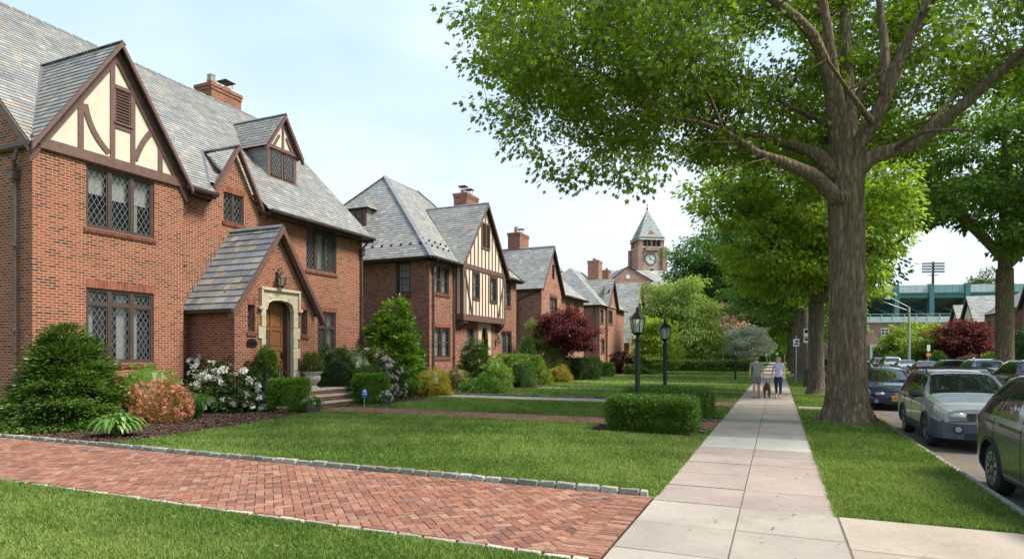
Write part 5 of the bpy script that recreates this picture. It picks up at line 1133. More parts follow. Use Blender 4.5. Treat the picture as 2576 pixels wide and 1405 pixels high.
# ---------------------------------------------------------------- leaves, trees
LT_D = np.array([(0, 0, 0), (.5, .42, .10), (.0, 1, -.08), (-.5, .42, .10)])                      # folded diamond
LT_O = np.array([(.03, 0, 0), (.16, .18, .03), (.55, .22, .1), (.24, .42, .04), (.62, .62, .08), (.20, .70, .02), (0, 1.05, -.1), (-.20, .70, .02), (-.62, .62, .08), (-.24, .42, .04), (-.55, .22, .1), (-.16, .18, .03)])
LT_L = np.array([(0, 0, 0), (.5, .3, .06), (.35, .75, 0), (0, 1, -.22), (-.35, .75, 0), (-.5, .3, .06)])
def unit(v): return v / np.maximum(np.linalg.norm(v, axis=1, keepdims=True), 1e-9)
def leafV(P, D, Nn, ln, wd, T):
    D = unit(D); S = unit(np.cross(D, Nn)); N2 = np.cross(S, D); ln = np.broadcast_to(ln, (len(P),)); wd = np.broadcast_to(wd, (len(P),))
    return (P[:, None] + S[:, None] * (T[None, :, 0:1] * wd[:, None, None]) + D[:, None] * (T[None, :, 1:2] * ln[:, None, None]) + N2[:, None] * (T[None, :, 2:3] * ln[:, None, None])).reshape(-1, 3)
def rv3(n): return unit(NP.normal(size=(n, 3)))
def colvar(n, c1, c2, clump=None, s=.25):
    t = np.clip(NP.random(n) * .5 + (.25 if clump is None else clump * .5) + NP.normal(0, s * .4, n), 0, 1)[:, None]
    return (np.array([c1]) * (1 - t) + np.array([c2]) * t) * NP.uniform(.85, 1.15, (n, 1))
def nz3(p, s):                                                    # smooth cheap noise in 0..1
    x, y, z = (p * s).T; return .5 + .25 * (np.sin(x * 1.7 + 1.3 * np.sin(y * 1.3 + z)) + np.sin(y * 1.9 + 1.1 * np.sin(z * 1.5 + x * .7) + 2) * .6 + np.sin(z * 2.1 + x * 1.1 + 1) * .4)
class Skel:
    def __init__(s): s.p = []; s.r = []; s.lim = []
    def limb(s, pts, r):
        pts = [Vector(p) for p in pts]; out, rr = [], []
        for i in range(len(pts) - 1):
            p0, p1, p2, p3 = pts[max(i - 1, 0)], pts[i], pts[i + 1], pts[min(i + 2, len(pts) - 1)]
            n = max(2, int((p2 - p1).length / .45))
            for k in range(n):
                t = k / n; q = .5 * ((2 * p1) + (p2 - p0) * t + (2 * p0 - 5 * p1 + 4 * p2 - p3) * t * t + (3 * p1 - p0 - 3 * p2 + p3) * t ** 3); out.append(q); rr.append(r[i] * (1 - t) + r[i + 1] * t)
        out.append(pts[-1]); rr.append(r[-1]); s.lim.append((out, rr, 10 if max(rr) > .12 else 6)); s.p += out; s.r += rr
    def reach(s, tgt, rmin=.012, k=.55, sag=.08, maxr=.10):
        A = np.array([tuple(p) for p in s.p]); d = np.linalg.norm(A - np.array(tgt), axis=1) + .8 * np.maximum(0, A[:, 2] - tgt[2]); i = int(np.argmin(d + 1.2 / (np.array(s.r) * 30 + .5)))
        a, b = s.p[i], Vector(tgt); L_ = (b - a).length
        if L_ < .3: return
        m = (a + b) / 2 + Vector((rnd.uniform(-1, 1), rnd.uniform(-1, 1), rnd.uniform(-.2, .6))) * L_ * .12 - Vector((0, 0, sag * L_)) * 0
        r0 = min(s.r[i] * .6, maxr, rmin + .014 * L_ * k); n = max(3, int(L_ / .5)); pts, rr = [], []
        for q in range(n + 1):
            t = q / n; p = a * (1 - t) ** 2 + m * 2 * t * (1 - t) + b * t * t; pts.append(p); rr.append(r0 * (1 - t) + rmin * .5 * t)
        s.lim.append((pts, rr, 5)); s.p += pts[1:]; s.r += rr[1:]
    def build(s, name, mat, par, smooth=True, local=False):
        mb = MB()
        for p, r, n in s.lim: mb.tube(p, r, n, cap=len(p) < 3 or n > 6)
        return mb.build(name, mat, par, smooth=smooth)
def spray(cs, n, rad, ln, T, c1, c2, flat=.45, droop=.5, wr=.6, cen=None, jit=.8):
    """leaf sprays around centres cs: returns vertices and colours"""
    cs = np.asarray(cs); k = len(cs); idx = np.repeat(np.arange(k), n); m = len(idx); off = np.clip(NP.normal(size=(m, 3)), -1.7, 1.7) * rad * .5; off[:, 2] *= flat
    C_ = cs[idx]; P = C_ + off; cen = cs.mean(0) if cen is None else np.array(cen)
    out = unit(C_ - cen); D = unit(off * 1.2 / rad + out * .5 + rv3(m) * jit * .6 - np.array([0, 0, droop])); Nn = unit(np.array([0, 0, 1.]) + rv3(m) * .75 + out * .3)
    l = ln * NP.uniform(.65, 1.25, m); cl = NP.random(k)[idx] * .6 + nz3(P, .6) * .5
    return leafV(P, D, Nn, l, l * wr, T), colvar(m, c1, c2, cl)
def scatter(ells, n, mind, test=None, shell=.35, lump=.34, ls=2.6, hole=.22):
    """cluster centres inside a union of ellipsoids (cx,cy,cz,rx,ry,rz), preferring the outside"""
    out = []; W = np.array([e[3] * e[4] * e[5] for e in ells]) ** .75; W /= W.sum(); tries = 0
    arr = np.zeros((0, 3))
    while len(arr) < n and tries < 60:
        tries += 1; m = n * 2; i = NP.choice(len(ells), m, p=W); E = np.array(ells)[i]; q = rv3(m) * (NP.random(m)[:, None] ** shell); lo = 1 - lump * .8 + lump * nz3(q + i[:, None] * 3.1, ls) + lump * .45 * nz3(q + 7, ls * 2.7); P = E[:, :3] + q * lo[:, None] * E[:, 3:6]; P = P[nz3(P + 5, 3.2 / E[:, 3:6].mean()*1.6) > hole]
        if test is not None: P = P[test(P)]
        keep = []
        for p in P:
            if len(arr) + len(keep) >= n: break
            if len(keep):
                if np.min(((np.array(keep[-400:]) - p) ** 2).sum(1)) < mind ** 2: continue
            if len(arr) and np.min(((arr - p) ** 2).sum(1)) < mind ** 2: continue
            keep.append(p)
        if keep: arr = np.concatenate([arr, np.array(keep)])
    return arr
def boughs(C_, per, r, test=None):
    k = np.repeat(np.arange(len(C_)), per); P = C_[k] + np.clip(NP.normal(size=(len(k), 3)), -1.8, 1.8) * np.array([r, r, r * .42])
    return P if test is None else P[test(P)]
def tree(name, label, loc, trunk, limbs, ells, n, mind, leaf, c1, c2, per=38, rad=.55, T=LT_D, group=None, bark=None, test=None, sub=.5, flat=.5, droop=.5, cat='tree', mat=None, shell=.35, wr=.62, twigs=1., lump=.34, ls=2.6, hole=.26, bough=5):
    root = thing(name, label, cat, loc, group); sk = Skel(); L0 = Vector(loc)
    sk.limb([L0 + Vector(p) for p, r in trunk], [r for p, r in trunk])
    for lb in limbs: sk.limb([L0 + Vector(p) for p, r in lb], [r for p, r in lb])
    E = [(loc[0] + e[0], loc[1] + e[1], loc[2] + e[2]) + tuple(e[3:]) for e in ells]; C_ = boughs(scatter(E, max(12, n // bough), mind * 1.7, test, shell, lump, ls, hole * .6), bough, mind * 1.05, test) if bough > 1 else scatter(E, n, mind, test, shell, lump, ls, hole)
    base = np.array(sk.p); C_ = C_[np.argsort(np.array([np.min(((base - c) ** 2).sum(1)) for c in C_]))]
    for i, c in enumerate(C_):
        if rnd.random() < twigs: sk.reach(c)
    sk.build('trunk', bark or m_bark2, root)
    V_, c_ = spray(C_, per, rad, leaf, T, c1, c2, flat, droop, wr, cen=tuple(L0 + Vector((0, 0, np.mean([e[2] for e in ells])))))
    npmesh('crown', V_, len(T), mat or m_leaf, root, c_)
    return root
GD1, GD2 = (.030, .075, .012), (.085, .165, .028)
GB1, GB2 = (.075, .155, .016), (.21, .33, .045)
# --- the big oak beside the sidewalk
OX, OY = 1.62, 18.05
def P_(px, py, d): return AD(px, py, d)
oak = thing('oak_tree', 'huge oak tree with thick furrowed trunk beside the sidewalk, its limbs arching overhead', 'tree', (OX, OY, 0))
tr = MB(); NS, NR = 88, 150; zt = 7.15; vs = []
cen = lambda z: (OX + .02 * z - .0035 * z * z, OY)
for j in range(NR + 1):
    z = -.05 + (zt + .05) * (j / NR) ** 1.12; cx, cy = cen(z)
    r0 = .395 + .25 * math.exp(-z / .36) + .06 * math.exp(-z / 1.4) + (.10 * max(0, (z - 6.2)) ** 2)
    for k in range(NS):
        t = 6.28319 * k / NS; fl = math.exp(-z / .42) * (.16 * math.sin(5 * t + 1) + .09 * math.sin(8 * t + 2.2) + .05 * math.sin(13 * t)); lob = .022 * math.sin(3 * t + .4 * z) + .014 * math.sin(7 * t + 1.1 * z)
        px_, py_, pz_ = math.cos(t) * 5.2, math.sin(t) * 5.2, z * 1.15
        w = noise.noise(Vector((px_ * .5, py_ * .5, pz_ * .9))) * 1.3
        rd = 1 - abs(noise.noise(Vector((px_ * 1.5 + w, py_ * 1.5 + w, pz_ * .95)))) * 2.2; rd2 = noise.noise(Vector((px_ * 3, py_ * 3, pz_ * 3.2)))
        r = r0 * (1 + fl + lob) + .038 * rd + .016 * rd2
        for kz, kt, kr, ka in ((5.75, 4.5, .19, .16), (4.85, 4.1, .17, .12)):                      # knots
            dt = (t - kt + math.pi) % (2 * math.pi) - math.pi; q = math.hypot(dt * .5, z - kz) / kr
            if q < 1.6: r += ka * math.exp(-(q * 1.25) ** 4) - (.05 * math.exp(-(q * 3.2) ** 2))
        vs.append((cx + r * math.cos(t), cy + r * math.sin(t), z))
fs = [(j * NS + k, j * NS + (k + 1) % NS, (j + 1) * NS + (k + 1) % NS, (j + 1) * NS + k) for j in range(NR) for k in range(NS)]
tr.add(vs, fs); tro = tr.build('trunk', m_bark, oak, smooth=True)
sk = Skel(); dT_ = 15.9; T0 = Vector((OX - .02, OY, 6.0))
def lm(pts, r0, r1): n = len(pts); sk.limb(pts, [r0 + (r1 - r0) * (i / (n - 1)) ** .8 for i in range(n)])
lm([P_(2120, 520, 15.9), P_(2060, 452, 15.5), P_(2018, 428, 15.1), P_(1965, 405, 15), P_(1905, 385, 15.2), P_(1820, 330, 15.6), P_(1700, 300, 16), P_(1580, 330, 16.2)], .22, .03)
lm([P_(2105, 455, 15.9), P_(2065, 395, 15.8), P_(2020, 375, 16), P_(1950, 352, 16.5), P_(1860, 335, 17), P_(1740, 300, 17.6), P_(1600, 310, 18.2), P_(1480, 350, 18.5)], .22, .04)
lm([P_(2120, 420, 15.9), P_(2100, 330, 15.7), P_(2086, 205, 15.3), P_(2045, 90, 14.8), P_(1960, 12, 14.2), P_(1860, -60, 13.6), P_(1700, -130, 12.8)], .22, .06)
lm([P_(2125, 430, 15.9), P_(2120, 320, 15.6), P_(2096, 172, 15.2), P_(2068, -10, 15), P_(2020, -200, 14.8)], .20, .07)
lm([P_(2140, 420, 16.1), P_(2137, 300, 16.3), P_(2128, 120, 16.6), P_(2130, -120, 17), P_(2150, -330, 17)], .26, .07)
lm([P_(2140, 460, 15.9), P_(2163, 360, 15.6), P_(2196, 310, 15.3), P_(2250, 185, 15), P_(2290, 90, 14.8), P_(2350, -10, 14.4), P_(2440, -120, 14)], .27, .06)
lm([P_(2225, 245, 15.1), P_(2226, 130, 15.2), P_(2212, 0, 15.3), P_(2200, -180, 15.4)], .15, .05)
lm([P_(2128, 470, 15.9), P_(2185, 400, 15.6), P_(2246, 379, 15.4), P_(2310, 352, 15.2), P_(2418, 268, 14.8), P_(2500, 195, 14.4), P_(2590, 115, 14)], .24, .10)
lm([P_(2590, 115, 14), P_(2760, -20, 13.6)], .10, .04); lm([P_(2310, 352, 15.2), P_(2350, 300, 16), P_(2430, 200, 17.2), P_(2520, 60, 18.5)], .09, .03)
lm([P_(2132, 290, 16.3), P_(2172, 220, 16.6), P_(2215, 165, 17), P_(2280, 60, 17.8)], .12, .04); lm([P_(2120, 330, 16), P_(2060, 300, 16.8), P_(1990, 270, 17.8), P_(1880, 200, 19)], .12, .03)
lm([P_(1700, 300, 16), P_(1600, 230, 15.2), P_(1480, 170, 14.2), P_(1330, 110, 13), P_(1210, 40, 12)], .04, .012); lm([P_(1820, 330, 15.6), P_(1760, 200, 15), P_(1640, 130, 14.4), P_(1500, 40, 13.4)], .045, .015)
lm([P_(1740, 300, 17.6), P_(1600, 230, 17.5), P_(1450, 190, 17.2), P_(1320, 200, 17)], .06, .02); lm([P_(2196, 310, 15.3), P_(2150, 250, 13.8), P_(2080, 150, 12.5)], .09, .03)
lm([P_(2246, 379, 15.4), P_(2330, 330, 14), P_(2450, 330, 12.8)], .08, .02); lm([P_(1950, 352, 16.5), P_(1900, 400, 18), P_(1850, 420, 20)], .07, .02)
LBX = np.array([1140, 1200, 1240, 1280, 1340, 1400, 1440, 1490, 1530, 1570, 1610, 1650, 1700, 1780, 1880, 1960, 2040, 2100, 2200, 2260, 2330, 2400, 2480, 2600, 2900])
LBY = np.array([60, 160, 300, 395, 410, 445, 395, 425, 455, 380, 450, 405, 395, 440, 455, 500, 500, 430, 400, 420, 400, 330, 260, 250, 250])
def oaktest(P):
    d = -P[:, 0] * SN + P[:, 1] * CS; l = P[:, 0] * CS + P[:, 1] * SN; x = CXP + FPX * l / np.maximum(d, 1); y = HYP - FPX * (P[:, 2] - CAMH) / np.maximum(d, 1)
    low = np.interp(x, LBX, LBY) - 22; xmin = np.interp(y, [-60, 0, 60, 150, 250, 330, 400, 450], [1250, 1195, 1185, 1225, 1250, 1270, 1310, 1400])
    t1 = (d > 4) & (y < low) & (x > xmin)
    for ln in ((2120, 420, 2086, 205), (2086, 205, 2045, 90), (2045, 90, 1960, 10), (2125, 430, 2096, 172), (2096, 172, 2068, -10), (2140, 420, 2128, 0), (2150, 440, 2196, 310), (2196, 310, 2290, 90), (2290, 90, 2350, -10), (2225, 245, 2212, 0), (2140, 440, 2246, 379), (2246, 379, 2418, 268), (2418, 268, 2590, 115), (2100, 450, 2000, 420), (2100, 420, 2000, 365)):
        a, b = np.array(ln[:2], float), np.array(ln[2:], float); v = b - a; tt = np.clip(((x - a[0]) * v[0] + (y - a[1]) * v[1]) / (v @ v), 0, 1); dd_ = np.hypot(x - a[0] - tt * v[0], y - a[1] - tt * v[1])
        t1 &= ~((dd_ < 58) & (d < 15.8) & (NP.random(len(x)) < .93))
    t1 &= ~((np.abs(x - 2130) < 330) & (d < 15.5) & (y > -150) & (NP.random(len(x)) < .45))
    hole = ((x - 1960) / 90) ** 2 + ((y - 130) / 65) ** 2 < 1; hole |= ((x - 2520) / 85) ** 2 + ((y - 60) / 55) ** 2 < 1; hole |= ((x - 2330) / 50) ** 2 + ((y - 240) / 50) ** 2 < 1; hole |= ((x - 1770) / 45) ** 2 + ((y - 60) / 30) ** 2 < 1
    return t1 & ~(hole & (NP.random(len(x)) < .72)) & (NP.random(len(x)) < np.where(y < -120, .05, 1.))
ells = [(OX, OY, 12.2, 10.6, 10.6, 5.6), (OX - 4, OY - 3, 9.2, 6.5, 6.0, 2.6), (OX + 4, OY - 1, 9.6, 6.5, 6, 3)]
CL = boughs(scatter(ells, 300, 1.0, oaktest, .55, .1, 3, .2), 8, .60, oaktest)
for k, (px, py, d) in enumerate([(1555, 465, 12.6), (1535, 445, 12.4), (1590, 440, 12.6), (1620, 462, 13), (1600, 475, 13), (1400, 455, 12.8), (1430, 440, 12.6), (1480, 430, 12.6), (1390, 425, 12.4), (1455, 465, 12.9), (1310, 380, 12.4), (1340, 400, 12.4), (1290, 355, 12.2), (1178, 45, 11.5), (1165, 62, 11.6), (1205, 165, 11.8), (1225, 190, 12), (1245, 300, 12.2), (1228, 285, 12.2), (1650, 430, 14), (1675, 410, 14.4), (1895, 450, 15), (1930, 470, 15.5), (1840, 440, 14.6), (1965, 480, 16), (2010, 500, 16.6)]):
    CL = np.concatenate([CL, np.array([tuple(AD(px, py - 15, d))])])
base = np.array([tuple(p) for p in sk.p]); CL = CL[np.argsort(np.array([np.min(((base - c) ** 2).sum(1)) for c in CL]))]
for c in CL: sk.reach(c, .011, .55)
sk.build('limb', m_bark, oak)
V_, c_ = spray(CL, 58, .54, .128, LT_O, (.040, .088, .006), (.155, .24, .016), .55, .45, .8, (OX, OY, 10)); npmesh('crown', V_, len(LT_O), m_leaf, oak, c_)
def street_tree(name, label, x, y, h, r, cr, z0, n, c1, c2, ell=None, group='street trees along the sidewalk', leaf=.2, per=36, rad=.7, mind=.7, lean=0, bark=None, nl=7, **k):
    limbs = []; fz = z0 * .92
    for i in range(nl):
        a = 6.283 * i / nl + rnd.uniform(-.3, .3); rr = cr * rnd.uniform(.55, .8); zz = z0 + (h - z0) * rnd.uniform(.25, .75); limbs.append([((lean * fz / h, 0, fz + i * .12), r * .55), ((math.cos(a) * rr * .3, math.sin(a) * rr * .3, fz + (zz - fz) * .35), r * .38), ((math.cos(a) * rr * .65, math.sin(a) * rr * .65, fz + (zz - fz) * .65), r * .24), ((math.cos(a) * rr, math.sin(a) * rr, zz), r * .1)])
    limbs.append([((lean * fz / h, 0, fz), r * .75), ((lean * .6, 0, (fz + h) / 2), r * .45), ((lean, .2, h * .9), r * .12)])
    trunk = [((0, 0, -.05), r * 1.7), ((0, 0, .25), r * 1.22), ((0, 0, .8), r * 1.05), ((lean * .2, 0, fz * .5), r), ((lean * fz / h, 0, fz), r * .95)]
    E = ell or [(0, 0, (z0 + h) / 2 + .3, cr, cr, (h - z0) / 2 + .4)]
    return tree(name, label, (x, y, 0), trunk, limbs, E, n, mind, leaf, c1, c2, per, rad, LT_L, group, bark or m_bark2, **k)
# right-hand row
def mtest(P):
    d = -P[:, 0] * SN + P[:, 1] * CS; l = P[:, 0] * CS + P[:, 1] * SN; x = CXP + FPX * l / d; y = HYP - FPX * (P[:, 2] - CAMH) / d
    return (x < np.interp(y, [350, 420, 500, 600, 650, 700, 790, 830], [2290, 2300, 2320, 2290, 2235, 2215, 2215, 2150])) & (x > np.interp(y, [350, 440, 470, 520, 560, 600, 650, 700, 800], [1900, 1740, 1700, 1710, 1800, 1840, 1790, 1860, 1930])) & (y < np.interp(x, [1700, 1800, 1950, 2050, 2200], [560, 740, 815, 790, 800]))
t2 = G(2053, 992)
street_tree('maple_tree', 'bright yellow green maple, second trunk along the sidewalk, just behind the big oak', t2[0], t2[1], 12, .33, 6.2, 4.4, 900, (.115, .21, .018), (.31, .43, .055), leaf=.2, rad=.56, mind=.45, per=46, nl=12, shell=.6, test=mtest, lump=.45, hole=.46, ell=[(-.9, 0, 8.4, 5.3, 5.5, 3.9), (-1.7, -1, 5.7, 4.6, 4.3, 1.8), (1.7, -1, 6.2, 3.1, 3.8, 2.7)])
LTS = [(2016, 954, .42, 13.5, 'dark green maple, third in the sidewalk row, behind the lamp head and parking sign', (.04, .10, .014), (.13, .24, .036), 4.6), (1997, 941.7, .42, 14, 'street maple with a straight grey trunk, fourth in the row along the sidewalk', (.05, .12, .014), (.15, .26, .04), 4.2),
       (1981, 932, .42, 13, 'street maple, fifth in the row along the sidewalk', (.05, .11, .014), (.14, .24, .04), 3.8), (1976, 924, .4, 13, 'street maple, sixth and farthest visible trunk of the sidewalk row', (.05, .12, .014), (.15, .27, .04), 3.6)]
for px, py, r, h, lab, c1, c2, z0 in LTS:
    x, y = G(px, py); x = 1.55 if py < 950 else x
    street_tree('maple_tree', lab, x, y, h, r, 5.6, z0 + .6, 330, c1, c2, leaf=.32, rad=.95, mind=.8, per=34, hole=.4)
# the dark mass left of the sidewalk, behind the bright crown
street_tree('maple_tree', 'tall dark green maple left of the sidewalk beside the clock tower', -7.0, 90, 20, .4, 7.2, 5, 560, (.03, .09, .014), (.10, .21, .035), leaf=.42, rad=1.2, mind=.9, per=40, group='trees on the far lawns', hole=.36, ell=[(0, 0, 13.5, 7, 6.6, 6.6), (3.5, -2, 8.5, 6, 5, 3.4), (-1.5, -2, 14, 4, 4, 3.6)])
street_tree('maple_tree', 'green maple closing the view at the end of the sidewalk', -4.5, 105, 14, .4, 8, 2.2, 420, (.06, .14, .016), (.18, .31, .045), leaf=.5, rad=1.4, mind=1.1, per=32, group='trees on the far lawns')
street_tree('maple_tree', 'light green maple arching over the far end of the sidewalk', 3.0, 118, 15, .4, 9, 3.0, 420, (.08, .17, .018), (.24, .37, .055), leaf=.5, rad=1.4, mind=1.1, per=32, group='trees on the far lawns')
street_tree('maple_tree', 'far green maple left of the vista where the sidewalk ends', -10, 128, 15, .4, 9, 1.5, 400, (.05, .13, .016), (.15, .27, .04), leaf=.6, rad=1.6, mind=1.2, per=32, group='trees on the far lawns')
# willow-like pale tree and its neighbours on the far left lawns
def at_ground(px, py): return G(px, py)
x, y = AD(1722, 890, 69).xy
street_tree('locust_tree', 'broad pale green feathery tree on the far lawn left of the white blossom', x, y, 10.2, .3, 4.6, 2.0, 620, (.11, .19, .035), (.32, .44, .11), leaf=.34, rad=.95, mind=.55, per=42, group='trees on the far lawns', wr=.3, droop=1.0, ell=[(0, 0, 5.9, 4.3, 4.3, 4.3), (-.5, -1, 3.6, 4.2, 3.6, 2.6), (-2.4, 0, 8.2, 2.4, 2.4, 1.9)])
x, y = AD(1650, 890, 56).xy
street_tree('lime_tree', 'small lime yellow tree behind the two lamp posts', x, y, 5.1, .12, 2.1, 1.0, 300, (.13, .22, .018), (.35, .46, .05), leaf=.2, rad=.55, mind=.35, per=36, group='trees on the far lawns', ell=[(0, 0, 3.2, 2.0, 2.0, 1.9), (.3, 0, 1.7, 2.2, 2, 1.0)])
x, y = AD(1815, 890, 76).xy
street_tree('dogwood_tree', 'bare limbed pink blossoming tree between the pale tree and the white dogwood', x, y, 7.4, .24, 2.8, 3.2, 130, (.36, .24, .15), (.55, .38, .26), leaf=.28, rad=.8, mind=.5, per=16, group='trees on the far lawns', mat=m_petal)
x, y = AD(1878, 890, 70).xy
street_tree('dogwood_tree', 'small dogwood covered in white blossom beside the long hedge', x, y, 5.3, .12, 2.7, 1.6, 340, (.58, .60, .40), (.92, .92, .82), leaf=.2, rad=.55, mind=.38, per=34, group='trees on the far lawns', mat=m_petal, ell=[(0, 0, 3.2, 2.5, 2.3, 1.7)])
# red maples
RM1, RM2 = (.05, .008, .011), (.16, .024, .030)
x, y = G(1420, 956)
street_tree('red_maple', 'dark red Japanese maple in front of the third brick house', x, y, 5.1, .075, 2.3, .9, 420, RM1, RM2, leaf=.14, rad=.42, mind=.28, per=40, group='red Japanese maples', nl=8, ell=[(0, 0, 3.5, 2.0, 2.0, 1.5), (-.9, 0, 3.2, 1.6, 1.5, 1.3), (.8, 0, 3.0, 1.6, 1.5, 1.2)])
x, y = AD(2425, 890, 62).xy
street_tree('red_maple', 'red Japanese maple across the street in front of the pale slate houses', x, y, 5.2, .1, 3.0, .6, 300, (.06, .010, .014), (.19, .03, .04), leaf=.24, rad=.7, mind=.4, per=36, group='red Japanese maples', ell=[(0, 0, 3.0, 2.6, 2.5, 2.0), (.4, 0, 2.0, 2.5, 2.2, 1.4)])
# across the street
x, y = 12.5, 45.6
street_tree('maple_tree', 'large dark maple with spreading limbs across the street at the right edge', x, y, 18, .47, 9.5, 7.5, 900, (.05, .11, .016), (.17, .29, .04), leaf=.28, rad=.8, mind=.6, per=38, hole=.42, lump=.45, ls=3.5, group='trees across the street', nl=10, bark=m_bark, ell=[(0, 0, 14, 8.2, 8.5, 4.6), (-2.5, -2, 10.8, 4.5, 5, 1.8), (3, -3, 9.6, 4.5, 5, 2.4)])
for px, d, h, w, lab in ((2270, 72, 4.5, 2.5, 'small yellow green tree in front of the brick hall, behind the street lamp'), (2345, 66, 4.1, 2.2, 'small yellow green tree between the street lamp and the red maple')):
    x, y = AD(px, 890, d).xy; street_tree('small_tree', lab, x, y, h, .1, w, .6, 260, (.12, .20, .02), (.34, .44, .06), leaf=.24, rad=.65, mind=.4, per=34, group='small trees across the street')
x, y = AD(2475, 890, 190).xy; street_tree('far_tree', 'hazy green tree top rising behind the stadium', x, y, 27, .5, 5, 14, 140, (.05, .09, .04), (.12, .18, .07), leaf=.7, rad=2, mind=1.2, per=30, group=None)

for x, y, lab in ((-16, 150, 'dense green tree closing the view behind the long hedge'), (-4, 160, 'dense green tree straight ahead where the sidewalk vanishes'), (9, 150, 'dense green tree where the street bends away')):
    street_tree('far_tree', lab, x, y, 13, .4, 8, .8, 260, (.06, .13, .018), (.17, .28, .05), leaf=.7, rad=1.9, mind=1.1, per=30, group='trees closing the street', ell=[(0, 0, 7, 8, 6, 6.2), (0, 0, 2.2, 8.5, 5, 2.6)])
# ---------------------------------------------------------------- shrubs, hedges and flowers
def place(px, pyb, wpx, yt, base_d=None):
    d = GD(pyb) if base_d is None else base_d; w = wpx / FPX * d; dc = d + w * .42; w = wpx / FPX * dc; a, b = ray(px)
    return (a * dc, b * dc, 0), w / 2, CAMH + (HYP - yt) / FPX * dc
def surf(n, shape, r, h, depth=.25, seed=None):
    """points on or just under the surface of a shrub shape, with outward directions"""
    a = NP.random(n) * 6.283
    if shape == 'cone': z = (1 - np.sqrt(NP.random(n)) * .999) * .93; z = np.where(NP.random(n) < .06, NP.uniform(.72, .95, n), z); rr = (1 - z) ** .70 * (.93 + .1 * np.sin(z * 34)) + .02; dr = .55
    elif shape == 'egg': z = NP.random(n); rr = np.sqrt(np.clip(1 - ((z - .3) / .7) ** 2, 0, 1)) ** .85 * np.where(z < .3, .80 + .66 * z, 1.); dr = .5
    elif shape == 'box':
        z = NP.random(n) ** .8; top = NP.random(n) < .42; z = np.where(top, 1., z); sq = 1 / (np.abs(np.cos(a)) ** 3 + np.abs(np.sin(a)) ** 3) ** .333; rr = sq * np.where(top, np.sqrt(NP.random(n)) * .93, 1.) * np.where(z < .1, .9, np.where((z > .88) & (z < .999), .95, 1)); dr = .1
    else: ph = np.arccos(1 - NP.random(n)); z = np.cos(ph) ** .9; rr = np.sqrt(np.clip(1 - z ** 2.6, 0, 1)); low = NP.random(n) < .25; z = np.where(low, z * .3, z); rr = np.where(low, .93, rr); dr = .6
    u = np.stack([np.cos(a), np.sin(a), np.zeros(n)], 1); o = u * rr[:, None]; o[:, 2] = z
    if shape == 'box': out = unit(np.where((z > .999)[:, None], np.array([[0, 0, 1.]]) + u * .2, u + np.array([[0, 0, .15]])))
    else: out = unit(u * 1. + np.stack([np.zeros(n), np.zeros(n), (z - .25) * 1.2], 1))
    k = 1 - depth * NP.random(n) ** 1.5; lump = 1 + (.10 if shape != 'box' else .02) * (nz3(o + (seed or 0), 3.5) - .5) * 2 + (.07 if shape != 'box' else .015) * (nz3(o + 3, 8) - .5)
    P = o * np.array([r, r, h]) * (k * lump)[:, None]; P[:, 2] = np.maximum(P[:, 2], .02); return P, out
